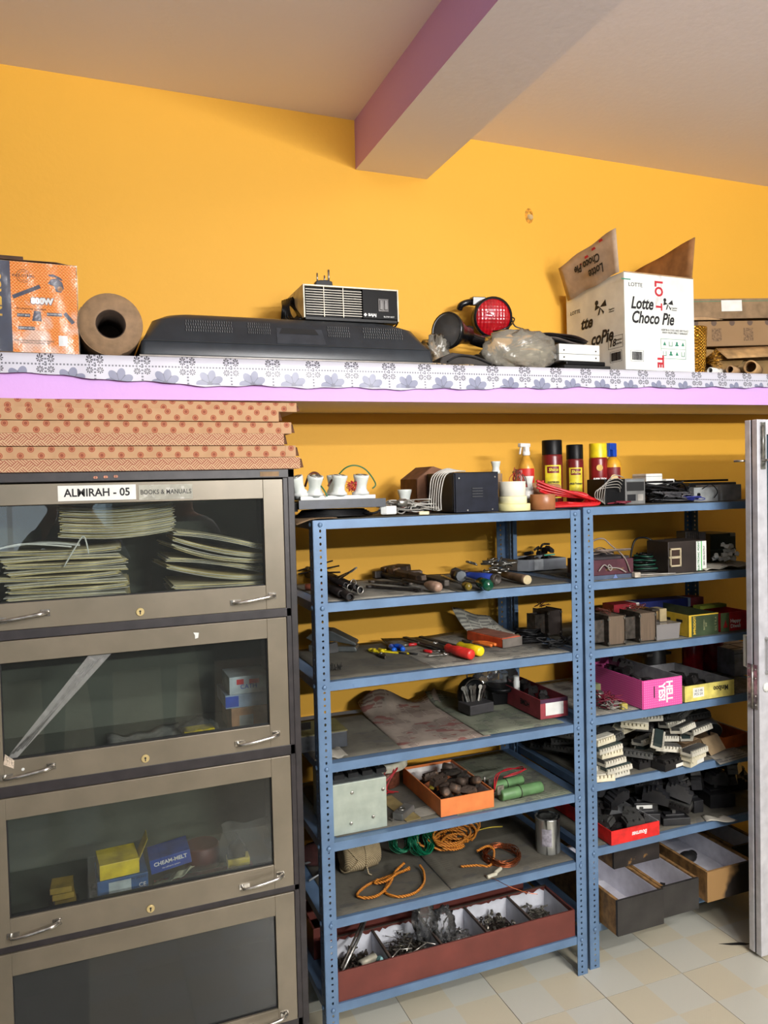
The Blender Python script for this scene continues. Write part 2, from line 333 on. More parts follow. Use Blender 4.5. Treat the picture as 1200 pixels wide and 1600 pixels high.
# ---------------- folding aluminium door at the right ----------------
ALU=mat('white_aluminium',(206,206,212),.35,.2,var=.06); ALUB=mat('bluish_aluminium',(176,200,208),.3,.3,var=.08)
dr=bpy.data.objects.new('door_1',None); COL.objects.link(dr); dr.location=(2.083,1.917,0); dr['kind']='structure'
H0,H1=.012,1.826
for k,(y0,y1) in enumerate(((0,.0225),(.0295,.052))):
    lf=MB(); Wd=.92; lf.box(0,.042,y0,y1,H0,H1); lf.box(Wd-.042,Wd,y0,y1,H0,H1); lf.box(.042,Wd-.042,y0,y1,H0,H0+.09); lf.box(.042,Wd-.042,y0,y1,H1-.05,H1); lf.box(.042,Wd-.042,y0,y1,.82,.87)
    L_=part('door_leaf',lf,ALU,dr,.002)
    ym=(y0+y1)/2
    part('door_glass',MB().box(.042,Wd-.042,ym-.002,ym+.002,H0+.09,H1-.05),glass('greenish_door_glass',(70,104,116),.45,.03),L_)
    f=-.004 if k==0 else .052
    q=MB(); q.box(.012,.032,f,f+.004,H1-.165,H1-.01); q.cyl((.014,f-.006 if k==0 else f+.008,H1-.13),(.014,f-.006 if k==0 else f+.008,H1-.02),.003); q.cyl((.014,f,H1-.135),(-.018 if k else .04,f+(.03 if k else -.03),H1-.135),.0035); part('tower_bolt',q,STEEL,L_)
    q=MB(); s_=-1 if k==0 else 1; ff=0 if k==0 else .052
    q.tube([(.03,ff,.98),(.03,ff+s_*.035,.985),(.03,ff+s_*.035,1.09),(.03,ff,1.095)],.006,8); q.lathe([(.016,0),(.016,.004),(.006,.006)],16,TR((.03,ff,.93),PI/2 if k==0 else -PI/2)); part('pull_handle',q,WHITE,L_)
q=MB(); q.box(.004,.04,.0225,.0295,H0,H1); part('leaf_gap_dark',q,DBLACK,dr)  # matt black strip standing in for the shaded gap between the leaves
for zc in (.93,1.55,.3)[:1]:
    q=MB(); q.box(-.003,0,.006,.046,zc-.075,zc+.075); q.cyl((-.004,.026,zc-.075),(-.004,.026,zc+.075),.004)
    for a_ in (-.06,-.03,.03,.06): q.sph((-.004,.013,zc+a_),.0035,n=8); q.sph((-.004,.04,zc+a_),.0035,n=8)
    part('butt_hinge',q,STEEL,dr)
# ---------------- glass-front book almirah ----------------
ATAUPE=mat('taupe_enamel',(124,115,98),.36,.25,var=.06,vs=9,c2=(120,112,98),thr=.62,spec=.6); ABLK=mat('black_enamel',(44,40,42),.45,0,var=.2,c2=(88,82,80),thr=.68)
AINT=mat('dull_cabinet_inside',(88,92,82),.7,var=.08,vs=6); CHR=mat('worn_chrome',(196,192,186),.22,.95,var=.15,vs=70,c2=(120,96,80),thr=.66); BRASS=mat('brass_disc',(212,190,134),.35,.4,var=.08)
AX0,AX1,AY0,AY1=-.288,.542,2.053,2.46
alm=thing('glass_front_almirah','black steel almirah with four taupe glass flap doors at the left','cabinet',(AX0,AY0,0))
def A(mb): # world coordinates -> local
    mb.v=[(x-AX0,y-AY0,z) for x,y,z in mb.v]; return mb
DZ=[(1.309,1.661,1.374,1.610),(.930,1.283,.992,1.230),(.537,.900,.604,.848),(.158,.518,.200,.462)]
mb=MB(); mb.box(AX0,AX0+.018,AY0,AY1,.06,1.688); mb.box(AX1-.018,AX1,AY0,AY1,.06,1.688); mb.box(AX0,AX1,AY0,AY1,1.665,1.688)
for z0,z1 in ((1.284,1.308),(.901,.929),(.519,.536),(.10,.157)): mb.box(AX0+.018,AX1-.018,AY0,AY1-.003,z0,z1)
mb.box(AX0+.018,AX0+.032,AY0,AY0+.03,.1,1.665); mb.box(AX1-.032,AX1-.018,AY0,AY0+.03,.1,1.665)
for xx in (AX0,AX1-.04):
    for yy in (AY0,AY1-.04): mb.box(xx,xx+.04,yy,yy+.04,0,.06)
part('body',A(mb),ABLK,alm,.0015)
part('back_panel',A(MB().box(AX0+.018,AX1-.018,AY1-.006,AY1-.002,.15,1.665)),AINT,alm)
q=MB()
for z0,z1 in ((1.308,1.31),(.929,.931),(.536,.538),(.157,.159)): q.box(AX0+.018,AX1-.018,AY0+.032,AY1-.007,z0,z1)
q.box(AX0+.019,AX0+.021,AY0+.032,AY1-.007,.16,1.664); q.box(AX1-.021,AX1-.019,AY0+.032,AY1-.007,.16,1.664)
part('inner_lining',A(q),AINT,alm)
AG=glass('almirah_glass',(240,243,241),.012,.006)
# a darker tint on the lowest door's pane
AG4=glass('dark_almirah_glass',(120,124,122),.22,.06)
hm=MB(); hm.tube(spl([(0,.0,0),(.004,-.018,.001),(.03,-.022,.004),(.065,-.022,.008),(.095,-.02,.012),(.112,-.004,.012)],4),[.004]*8+[.0048]*8+[.006]*4+[.005],8)
hm.box(-.008,.02,-.003,.0,-.006,.008); hm.box(.095,.116,-.003,0,.004,.02); hme=hm.mesh('handle',CHR)
lk=MB(); lk.lathe([(.0105,0),(.0105,.002),(.009,.0035)],24,TR((0,0,0),PI/2)); lme=lk.mesh('lock_plate',BRASS)
kh=MB(); kh.lathe([(.0026,0),(.0026,.0008)],12,TR((0,-.0036,.002),PI/2)); kh.box(-.0013,.0013,-.0044,-.0036,-.006,.001); kme=kh.mesh('keyhole',DBLACK)
for k,(a,b,c,d) in enumerate(DZ):
    dm=MB(); X0,X1=-.254,.508; g0,g1=-.2,.454; y0,y1=AY0-.004,AY0+.018
    for q in ((X0,g0,a,b),(g1,X1,a,b),(g0,g1,a,c),(g0,g1,d,b)): dm.box(q[0],q[1],y0,y1,q[2],q[3])
    D=part('door',A(dm),ATAUPE,alm,.001)
    lip=MB()
    for q in ((g0-.003,g0+.002,c,d),(g1-.002,g1+.003,c,d),(g0,g1,c-.003,c+.002),(g0,g1,d-.002,d+.003)): lip.box(q[0],q[1],y0+.006,y1,q[2],q[3])
    part('gasket',A(lip),DBLACK,D)
    part('glass_pane',A(MB().box(g0,g1,AY0+.006,AY0+.009,c,d)),AG4 if k==3 else AG,D,label='dark glass pane' if k==3 else None)
    for xh in (-.2,.365):
        h_=link('handle',hme,D); h_.location=(xh-AX0,AY0-.004-AY0,(a+c)/2-.008)
    l_=link('lock_plate',lme,D); l_.location=(.127-AX0,-.004,a+.02); k_=link('keyhole',kme,D); k_.location=(.127-AX0,-.004,a+.02)
    if k==0:
        q=MB(); q.box(-.056,.127,AY0-.0052,AY0-.0042,1.617,1.655); part('paper_label',A(q),PAPER,D,label='white printed paper label')
        text('ALMIRAH - 05',INK,D,(.0355-AX0,-.0056,1.636),.0275,bold=.0006,sx=.93)
        q=MB(); q.box(.134,.268,AY0-.0052,AY0-.0042,1.615,1.653); part('paper_label',A(q),mat('greyed_label',(160,158,144),.6,c2=(190,188,178),thr=.55),D,label='greyed handwritten paper label')
        text('BOOKS & MANUALS',mat('pencil_grey',(70,68,66),.7),D,(.201-AX0,-.0056,1.634),.0165,bold=.0003,sx=.82,sp=1.05)
        q=MB()
        for i in range(3):
            M=TR((.03+.024*i,AY0-.0006,1.674+.001*i),PI/2); q.lathe([(.0035,0),(.003,.001)],12,M); q.lathe([(.0035,0),(.003,.001)],12,M@TR((.004,0,0))); 
        part('sticker',A(q),mat('peach_sticker',(196,132,106),.6),alm,label='small peach stickers on the top rail')
        q=MB().box(.448,.50,AY0-.0006,AY0,1.669,1.682); part('sticker',A(q),CARDD,alm,label='brown tape scrap on the top rail')
    if k==1: # torn clear tape across the glass and scraps of old tape
        q=MB()
        for s_ in range(5): q.tube([(-.19+.01*s_,AY0+.0045,1.0+.005*s_),(-.11+.012*s_,AY0+.004,1.075+.012*s_),(-.01+.011*s_,AY0+.0045,1.20+.006*s_)],.0011,4)
        q.add([(-.195,AY0+.005,.995),(-.17,AY0+.005,.995),(.055,AY0+.005,1.228),(0,AY0+.005,1.228)],[(0,1,2,3)])
        part('torn_tape',A(q),glass('old_clear_tape',(225,225,220),.3,.12,.006,60),D,label='torn clear tape across the pane')
        q=MB(); q.prism([(-.2,.985),(-.178,.972),(-.176,.992),(-.196,1.01)],-AY0+.0042,-AY0+.005,TR((0,0,0),PI/2)); part('tape_scrap',A(q),mat('netted_scrap',(196,180,160),.7,var=.3,vs=300),D)
        q=MB(); q.lathe([(.004,0),(.003,.001)],12,TR((-.158,AY0-.004,.967),PI/2)); q.prism([(.262,1.247),(.27,1.249),(.272,1.262),(.258,1.264),(.262,1.256)],-AY0+.0042,-AY0+.005,TR((0,0,0),PI/2)); part('paint_chip',A(q),WHITE,D)
# ---------------- flat printed cartons stacked on the almirah ----------------
def dotmat():
    t=MT('tan_card_red_dots'); x,y,z=t.xyz(); P=.0465
    r_=None; best=None
    for k in (0,1):
        u=(x+P*(.5*k)+9*P).mod(P)-P/2; zz=z-.0085-.0155*k; r=(u.sq()+zz.sq()).rt(); best=r if best is None else best.mn(r)
    n=t.noise(30,3); c=t.mix((192,154,116),(170,132,96),n); c=t.mix(c,(156,82,56),best.lt(.0078)); c=t.mix(c,(176,118,84),best.lt(.0058)); c=t.mix(c,(140,72,50),best.lt(.0042)); return t.out(c,.8)
def weavemat():
    t=MT('tan_card_red_basket_weave'); x,y,z=t.xyz(); a=(x+z)*.7071; b=(x-z)*.7071; W=.02
    ck=((a/W).fl()+(b/W).fl()).mod(2.0).lt(.5)
    s1=((a/ (W/4)).mod(1.0)).lt(.45); s2=((b/(W/4)).mod(1.0)).lt(.45)
    s=s1*ck+s2*(ck*-1+1); c=t.mix((194,162,126),(150,84,64),s); return t.out(c,.8)
DOT=dotmat(); WEV=weavemat(); z=1.689
rng=[(.562,WEV,0,'bottom carton with red basket weave print on the almirah top'),(.551,DOT,.004,'dotted brown carton resting on the lowest woven carton'),(.517,WEV,-.004,'red weave printed carton at the middle of the stack'),(.542,DOT,.006,'dotted carton above the middle woven carton'),(.505,DOT,.002,'dotted carton second from the stack top'),(.57,DOT,.05,'shaded topmost carton of the stack with long flap')]
for i,(xr,m,dy,lab) in enumerate(rng):
    h=.032 if i<5 else .026; L=.99 if i!=2 else .93
    o=thing('flat_carton',lab,'box',(xr-L,2.058+dy,z+.0006),RND(-.004,.004),'cartons stacked on the almirah')
    b=MB(); b.box(0,L-.03,0,.36,0,h-.001); b.box(L-.03,L,.0,.0015,0,h-.001); b.box(L-.03,L,.3585,.36,0,h-.001); b.box(L-.03,L,.0015,.3585,h-.0025,h-.001); b.box(L-.03,L,.0015,.3585,0,.0015); part('carton_body',b,m,o,.0008)
    q=MB(); q.grid(lambda u,v:(L+.018*u,.05+.24*v,.004+.002*math.sin(u*2+i)+(h-.01)*.4*u*(1 if i%2 else -.1)),4,3); q.grid(lambda u,v:(L+.012*u,.012+.02*v,.004+(h-.008)*v),2,2); part('end_flap',q,mat('flap_card',(96,62,40),.9),o,solid=.0015)
    z+=h
# ---------------- things inside the almirah ----------------
def bookmb(w,d,t,seed,layers=5,bend=.0):
    rr=random.Random(seed); b=MB()
    for l in range(layers):
        zo=t*l/layers; ww=w*(1-rr.uniform(0,.03)); ox=rr.uniform(-.006,.006); oy=rr.uniform(-.004,.004); ph=rr.uniform(0,3); th=t/layers*.82
        def f(u,v,top): 
            X_=(u-.5)*ww+ox; return (X_,v*d+oy,zo+(th if top else 0)+bend*(4*(u-.5)**2)+.0012*math.sin(u*5+ph))
        n=8; vs=[f(i/n,j,k) for k in (0,1) for j in (0,1) for i in range(n+1)]
        m=n+1; fs=[]
        for i in range(n): fs+=[(i+1,i,m+i,m+i+1),(2*m+i,2*m+i+1,3*m+i+1,3*m+i),(i,i+1,2*m+i+1,2*m+i),(m+i+1,m+i,3*m+i,3*m+i+1)]
        fs+=[(0,2*m,3*m,m),(n,m+n,3*m+n,2*m+n)]
        b.cur=l%3; b.add(vs,fs)
    return b
PG=[mat('old_page_cream',(222,212,178),.8,var=.08),mat('old_page_grey',(200,196,184),.8,var=.08),mat('old_page_yellow',(214,196,140),.8,var=.1)]
bm=[bookmb(.29,.24,.012,s,6,b).mesh('paper_file',[PG[(s+i)%3] for i in range(3)]) for s,b in ((1,.004),(2,-.003),(3,.01),(4,-.008),(5,.015))]
FB=.14
ORD=['lowest','second','third','fourth','fifth','sixth','seventh','eighth','ninth','tenth','eleventh','twelfth']
HEAP=[]
def pf(me,loc,rz,ry,lab,grp):
    o=link('paper_file',me); o.location=loc; o.rotation_euler=(0,ry,rz); HEAP.append((o,loc[0],loc[0],loc[1],loc[1],None,1.655)); return tag(o,lab,'papers',grp)
z=1.3115
for i in range(11):
    pf(bm[i%2],(-.05+RND(-.012,.012),2.12+RND(0,.03),z),RND(-.08,.08),RND(-.01,.01),'cream paper file, %s from the bottom of the left pile, top glass door'%ORD[i],'files of the left pile'); z+=.0125
for i in range(4):
    pf(bm[i%2],(-.12+RND(-.02,.02),2.11+RND(0,.03),z),RND(-.1,.1),-.06+RND(-.03,.03),'loose cream paper file, %s of four fanned on the left pile'%ORD[i],'fanned files of the left pile'); z+=.0125
for i in range(6): pf(bm[2],(.085+RND(-.008,.008),2.15+RND(0,.02),1.44+.0128*i),RND(-.05,.05),-.03,'grey paper file, %s from the bottom of the middle stack'%ORD[i],'files of the middle stack')
for i in range(5): pf(bm[i%2],(.365+RND(-.01,.01),2.12+RND(0,.02),1.3115+.0135*i),RND(-.06,.06),.0,'flat paper file, %s from the bottom at the right end, top glass'%ORD[i],'flat files of the right pile')
for i in range(12): pf(bm[2+i%3],(.345+.006*i,2.12+RND(0,.03),1.372+.0155*i),RND(-.08,.08),.16+.016*i,'curled leaning paper file, %s upward in the right pile'%ORD[i],'curled files of the right pile')
q=MB(); q.tube(spl([(-.16,0,.0),(-.1,.0,.012),(-.04,0,.008),(.02,0,.0)],5),.0025,5); q.tube(spl([(.0,0,-.05),(.03,0,.0),(.05,0,.025),(.06,0,-.02)],5),.002,5); q.grid(lambda u,v:(-.16+.2*u,.15*v,.012*math.sin(u*3)),8,2); single('loose_sheet','curled white sheet on top of the left paper pile','paper',q,PAPER,(-.05,2.11,1.500),solid=.001)
# second door
def ctn(name,lab,cat,px,py,Y,w,d,h,m,rz=0,group=None,base=None,prints=None,ptm=None,bev=.001):
    """closed carton standing at the photo pixel of its lower left front corner"""
    p=V(px,py,Y); zz=base if base is not None else p.z
    o=thing(name,lab,cat,(p.x,Y,zz),rz,group); part('carton_body',MB().box(0,w,0,d,0,h),m,o,bev)
    if prints:
        q=MB(); 
        for (a,b,c,e) in prints: q.box(a*w,b*w,-.0006,0,c*h,e*h)
        part('printed_panel',q,ptm,o)
    return o
o=ctn('brown_carton','brown taped carton at the bottom right behind the second glass door','box',362,1132,2.2,.115,.16,.075,mat('brown_shiny_card',(150,112,84),.4),base=.9315,prints=[(.2,.55,.25,.7)],ptm=GREY)
o=ctn('blue_flat_box','flat blue and white box on the brown carton, second almirah door','box',352,1085,2.2,.125,.15,.038,mat('pale_blue_box',(140,160,186),.4),base=1.0075,prints=[(.0,.3,.1,.9)],ptm=BLUE)
o=ctn('battery_box','white box with red and blue print topmost behind the second glass','box',358,1058,2.2,.115,.12,.05,mat('white_blue_box',(176,188,198),.35),base=1.0465,prints=[(.18,.36,.55,.85),(.5,.75,.55,.8)],ptm=REDINK)
text('CATH',BLUE,o,(.055,-.0012,.02),.018)
p=V(288,1140,2.2); o=thing('yellow_pack','yellow card pack in clear film lying behind the second glass door','pack',(p.x,2.2,.935),.06); part('card',MB().box(0,.085,0,.05,0,.022),YEL,o); part('film',MB().grid(lambda u,v:(-.012+.11*u,-.005+.07*v,.024+.026*math.sin(PI*u)*math.sin(PI*v)+.006*math.sin(17*u+9*v)),10,8),POLY,o)
mb=MB(); mb.grid(lambda u,v:(.20*u,.2*v,.014+.008*math.sin(5*u+3*v)+.004*math.sin(19*u)),14,6); single('crumpled_sheet','crumpled grey paper spread on the floor behind the second glass','paper',mb,mat('grey_newsprint',(150,150,146),.9,var=.2),(.04,2.12,.932),solid=.0008)
o=single('round_stain_plate','dull maroon round tin lid behind the second glass door','lid',MB().lathe([(.045,0),(.045,.006),(.04,.008)],28),mat('maroon_tin',(92,52,48),.5),(.21,2.16,.9415))
# third door
o=ctn('blue_box','blue carton with white label under the yellow box, third glass door','box',152,1385,2.12,.128,.12,.052,mat('blue_carton',(46,92,150),.4),rz=.04,base=.566,prints=[(.22,.66,.25,.85)],ptm=mat('label_grey',(190,200,206),.5))
text('CE',WINK,o,(.113,-.0012,.022),.016); text('9V 24-5VT',INK,o,(.104,-.0012,.043),.009)
ctn('grey_manual_pile','printed grey leaflets under the blue carton, third glass door','papers',140,1410,2.11,.15,.12,.0265,mat('leaflet_grey',(150,150,146),.7,var=.3,vs=60),base=.539)
o=ctn('yellow_box','open yellow carton on the blue one behind the third glass','box',155,1345,2.12,.1,.1,.04,YEL,rz=.08,base=.6195); part('lid_flap',MB().add([(.098,-.002,.03),(.103,.08,.02),(.128,.06,.085),(.125,.01,.08)],[(0,1,2,3)]),YEL,o,solid=.001); part('dark_inside',MB().box(.1,.102,.01,.07,.003,.035),BRNW,o)
p=V(236,1340,2.14); o=thing('blue_tube_box','blue carton with white lettering tilted on crumpled paper, third door','box',(p.x,2.14,.6),0,None,0,-.13); part('carton_body',MB().box(0,.108,0,.09,0,.038),mat('deep_blue_carton',(30,70,160),.35),o,.001); text('CHEAM-MELT',WINK,o,(.054,-.0012,.024),.0145,bold=.0004); text('the adhesive system',WINK,o,(.054,-.0012,.01),.006)
mb=MB(); mb.grid(lambda u,v:((.1+.012*math.sin(9*v))*u,.05*v,.003+.05*u*(1-.4*v)+.006*math.sin(14*u+6*v)),12,6); single('cream_wrapper','crumpled cream wrapper below the tilted blue carton','paper',mb,mat('cream_tissue',(190,188,160),.7),(p.x+.0,2.115,.556),solid=.001)
o=single('support_tin','round dark red tin behind the tilted blue carton','tin',MB().lathe([(.05,0),(.05,.06),(.046,.064)],24),mat('dark_red_tin',(84,34,32),.5),(.29,2.27,.5385))
p=V(245,1388,2.1); o=thing('red_tray_box','long red tray under clear film behind the third glass door','tray',(p.x,2.1,.5395),.0); part('tray',MB().tray(0,.27,0,.09,0,.02,.002),RED,o); part('film',MB().grid(lambda u,v:(.27*u,.09*v,.022+.012*math.sin(PI*u)+.003*math.sin(23*u+5*v)),14,5),POLY,o); part('contents',MB().box(.02,.25,.01,.08,.004,.014),DSTEEL,o)
p=V(356,1340,2.16); o=thing('yellow_tape_gun','black tool with yellow base in a clear bag, third glass door','tool',(p.x,2.16,.566),-.05); part('base',MB().box(0,.062,0,.04,0,.022),YEL,o,.002); part('tool_body',MB().prism([(.0,.022),(.05,.022),(.052,.05),(.03,.085),(.012,.06),(.004,.05)],-.03,-.005,TR((0,0,0),PI/2)),BLACK,o,.001); part('bag',MB().grid(lambda u,v:(-.02+.13*u+.008*math.sin(9*v),-.006+.005*math.sin(12*u),.0+.13*v+.006*math.sin(8*u)),10,8),POLY,o); part('card_stand',MB().box(0,.06,.002,.04,-.0255,0),CARDD,o)
for i in range(3):
    p=V(76+4*i,1335+16*i,2.14); o=thing('yellow_booklet','dull yellow card booklet %s the small pile at the left, third door'%('topmost in','in the middle of','lowest in')[i],'booklet',(p.x,2.14,.60-.018*i),.08*i-.05,None,0,0); part('cover',MB().box(0,.052,0,.06,0,.0145),mat('mustard_card',(168,138,52),.6),o); part('spine',MB().box(-.0012,0,0,.06,0,.0145),BRNW,o)
single('tool_roll','dark tool roll under the yellow booklets, third glass door','tool roll',MB().box(0,.075,0,.07,0,.022),DBLACK,(V(72,1370,2.14).x,2.135,.5395),bev=.006)
mb=MB(); mb.grid(lambda u,v:(.09*u,.07*v,.002+.012*math.sin(PI*u)+.003*math.sin(11*v)),8,6); p=G(75,1410,.54); single('blue_paper','folded pale blue paper at the left floor, third almirah door','paper',mb,mat('pale_blue_paper',(150,164,190),.7),(-.13,2.095,.5395),solid=.0008)
# ---------------- slotted angle racks ----------------
RB=mat('blue_grey_paint',(101,129,163),.42,.15,var=.07,vs=12,c2=(92,120,158),thr=.66); RBD=mat('blue_grey_paint_dark',(84,108,138),.5,.1,var=.1)
SHF=mat('dirty_shelf_sheet',(92,96,96),.7,.1,var=.25,vs=8)
SLB=[1.5165,1.278,1.0505,.8135,.582,.356,.1055]; SRB=[1.523,1.274,1.046,.821,.598,.378,.121]; LIP=.026
SL=[z+LIP for z in SLB]; SR=[z+LIP for z in SRB]
def flange(mb,H,wd,th,M):     # perforated strip: width along x, height along z, thickness along +y
    pitch=.01855; n=int(H/pitch); z0=0; hx=wd*.56
    rows=[]; K=8
    for i in range(n):
        zc=(i+.5)*pitch; rz_=.0046 if i%2 else .0030; rx_=.0033 if i%2 else .0038
        for yy,fl in ((0,False),(th,True)):
            hole=[(hx+rx_*math.cos(2*PI*k/K),yy,zc+rz_*math.sin(2*PI*k/K)) for k in range(K)]
            out=[]
            for k in range(K):
                c,s=math.cos(2*PI*k/K),math.sin(2*PI*k/K); c=0 if abs(c)<1e-6 else c; s=0 if abs(s)<1e-6 else s
                X_=wd if c>0 else 0
                if c==0: X_=hx
                Z_=zc+(pitch/2 if s>0 else -pitch/2 if s<0 else 0); out.append((X_,yy,Z_))
            mb.add(hole+out,[((K+k),(K+(k+1)%K),(k+1)%K,k) if not fl else (k,(k+1)%K,K+(k+1)%K,K+k) for k in range(K)],M)
        mb.add([(hx+rx_*math.cos(2*PI*k/K),yy,zc+rz_*math.sin(2*PI*k/K)) for yy in (0,th) for k in range(K)],[(k,(k+1)%K,K+(k+1)%K,K+k) for k in range(K)],M)
    e=n*pitch
    mb.box(0,wd,0,th,e,H,M); mb.add([(0,0,0),(0,th,0),(0,th,H),(0,0,H)],[(0,1,2,3)],M); mb.add([(wd,0,0),(wd,th,0),(wd,th,H),(wd,0,H)],[(0,3,2,1)],M); mb.add([(0,0,0),(wd,0,0),(wd,th,0),(0,th,0)],[(0,1,2,3)],M)
    return mb
def post(H):
    mb=MB(); flange(mb,H,.039,.0022,Matrix.Identity(4)); flange(mb,H,.039,.0022,Matrix(((0,1,0,0),(1,0,0,0),(0,0,1,0),(0,0,0,1)))); return mb.mesh('post',RB)
boltme=MB().lathe([(.0068,0),(.0068,.002),(.0045,.0042),(.0001,.005)],14,TR((0,0,0),PI/2)).mesh('bolt',RB)
def rack(lab,x0,y0,W,D,H,zs):
    o=thing('slotted_angle_rack',lab,'rack',(x0,y0,0)); pm=post(H)
    for (px,py,sx,sy) in ((0,0,1,1),(W,0,-1,1),(0,D,1,-1),(W,D,-1,-1)):
        q=link('post',pm,o); q.location=(px,py,0); q.scale=(sx,sy,1)
    for z in zs:
        mb=MB(); e=.0025; zt=z+LIP
        mb.box(e,W-e,e,D-e,zt-.0012,zt)
        mb.box(e,W-e,e,e+.0015,z,zt-.0012); mb.box(e,W-e,D-e-.0015,D-e,z,zt-.0012); mb.box(e,e+.0015,e+.0015,D-e-.0015,z,zt-.0012); mb.box(W-e-.0015,W-e,e+.0015,D-e-.0015,z,zt-.0012)
        mb.box(e+.0015,W-e-.0015,e+.0015,e+.014,z,z+.0012)
        part('shelf_panel',mb,RB,o)
        for xx in (.022,W-.022):
            for yy,rz in ((0,0),):
                b=link('bolt',boltme,o); b.location=(xx,yy-.0002,z+LIP*.5)
        for yy in (.024,D-.024):
            b=link('bolt',boltme,o); b.location=(-.0002,yy,z+LIP*.5); b.rotation_euler=(0,0,-PI/2)
    return o
RX=.603; RXR=1.526
rack('left blue slotted angle rack of seven shelves beside the almirah',RX,2.095,.906,.482,1.542,SLB)
rack('right blue slotted angle rack of seven shelves partly behind the door',RXR,2.106,.906,.482,1.549,SRB)
# ---------------- newspaper and dirty sheets lining the shelves ----------------
def newsmat(name,base,ink,redd=0,rot=0):
    t=MT(name); x,y,z=t.xyz(); n=t.noise(7,5,.6); n2=t.noise(28,4)
    ln=((y*520).sin()).gt(.1); col=((x/.048).mod(1.0)).gt(.1); blk=t.noise(11,1); m=ln*col*(blk.gt(.5))
    c=t.mix(base,tuple(int(v*.6) for v in base),((n-.4)*2.5).mx(0).mn(1)); c=t.mix(c,ink,m*.75)
    hb=(t.noise(15,2,.4,(1,2.4,1)).gt(.57))*(t.noise(5,1).gt(.52)); c=t.mix(c,(112,62,56) if redd else (70,70,70),hb*(.85 if redd else .6))
    c=t.mix(c,(60,58,52),((n2-.62)*5).mx(0).mn(.7)); return t.out(c,.85)
NW=[newsmat('old_newspaper_grey',(150,146,134),(70,70,68)),newsmat('old_newspaper_red',(146,134,122),(90,70,66),1),newsmat('old_newspaper_green',(122,126,108),(60,76,58)),newsmat('old_brown_paper',(96,93,82),(84,80,70))]
def liner(z,xa,xb,ya,yb,m,lab,curl=0,rz=0,wave=.0015):
    nx,ny=14,10; W_=xb-xa; D_=yb-ya; ph=RND(0,6)
    def f(u,v):
        h=.0016+wave*(1+math.sin(u*9+ph+2*v))*.5*(.3+v)
        if curl: h+=curl*max(0,(v-.82)/.18)**1.6*(.6+.5*math.sin(u*7+ph)) 
        return ((u-.5)*W_,(v-.5)*D_,h)
    return single('newspaper_sheet',lab,'newspaper',MB().grid(f,nx,ny),m,((xa+xb)/2,(ya+yb)/2,z),rz,'sheets lining the shelves',solid=.0005)
L0=RX+.045; L1=RX+.865; Q0=RXR+.045; Q1=RXR+.865; YF=2.104; YB=2.56
liner(SL[0],L0,L1,YF+.01,YB,NW[3],'dusty brown paper lining the top shelf of the left rack')
q=MB().grid(lambda u,v:(-.05*1+.12*u,-.004+.12*v,.002-.02*max(0,(.4-u))*(1-v)*2),6,6); single('card_corner','grey brown card drooping over the top left rack corner','card',q,CARDD,(RX+.004,2.10,SL[0]+.004),solid=.0012)
liner(SL[1],L0,L0+.41,YF+.01,YB,NW[0],'grey newspaper under the pipes on the second shelf, left rack'); liner(SL[1],L0+.415,L1,YF+.002,YB,NW[3],'grey newspaper under the hammer and tray, left rack second shelf')
liner(SL[2],L0,L0+.33,YF+.01,YB,NW[3],'dark sheet under the grey punch, third shelf of the left rack'); liner(SL[2],L0+.33,L1,YF+.004,YB,NW[0],'newspaper under the screwdrivers, third shelf of the left rack',.012)
liner(SL[3],L0,L0+.31,YF+.02,YB-.03,NW[3],'dark brown printed sheet at the left of the fourth shelf',0); liner(SL[3],L0+.23,L0+.53,YF+.012,YB,NW[1],'newspaper with red headline at the middle of the fourth shelf',.06,-.03,.004); liner(SL[3]+.0038,L0+.5,L1-.02,YF+.012,YB,NW[2],'greenish newspaper under the black tub, fourth shelf',.030,0,.0007)
liner(SL[4],L0+.01,L0+.4,YF+.02,YB,NW[3],'brown sheet under the grey metal box, fifth shelf'); liner(SL[4],L0+.4,L1,YF+.004,YB,NW[2],'dark greenish paper under the green cylinders, fifth shelf')
liner(SL[5],L0,L0+.37,YF+.004,YB,NW[3],'dark sheet below the twine, sixth shelf of the left rack'); liner(SL[5]+.003,L0+.37,L1,YF+.002,YB,NW[3],'grey creased paper below the paint can, sixth shelf',0,0,.004)
for i,z in enumerate(SR[:6]): liner(z,Q0-.02,Q1,YF+.016,YB+.01,NW[(3,0,3,0,3,3)[i]],'old newspaper lining the %s shelf of the right rack'%('top','second','third','fourth','fifth','sixth')[i],0,0,.001)
# ================= things on the loft slab =================
def LZ(x): return ztop(x)+.0055
LT=TILT
# orange blower carton under bubble wrap
def orangemat():
    t=MT('orange_honeycomb_carton'); x,y,z=t.xyz(); s=.0085
    a=(x/s).mod(1.0)-.5; b=((z/(s*.866)).mod(2.0)-1.0); a2=((x/s)+.5).mod(1.0)-.5; b2=(((z/(s*.866))+1.0).mod(2.0)-1.0)
    d=(a.sq()+b.sq()).mn(a2.sq()+b2.sq()).rt(); n=t.noise(13,4)
    c=t.mix((242,130,20),(246,160,70),d.gt(.40)*.7); c=t.mix(c,(246,236,226),((n-z*1.2-.42)*5).mx(0).mn(.55)); return t.out(c,.35,0,.5,(x*700).sin()*(z*700).sin(),.0009)  # whitish patches low down are wrap gloss put into the carton colour
OM=orangemat(); NVY=mat('print_navy',(34,40,66),.4); 
o=thing('blower_carton','orange 800W blower carton in bubble wrap at the far left of the loft','box',(-.345,2.268,LZ(-.2)),.02)
part('carton_body',MB().box(0,.352,0,.31,0,.243),[CARDD],o,.0015)
part('orange_front',MB().box(.003,.350,-.0012,0,.002,.241),OM,o)
part('dark_band',MB().box(.003,.187,-.002,-.0012,.002,.241),NVY,o,label='navy printed band at the left')
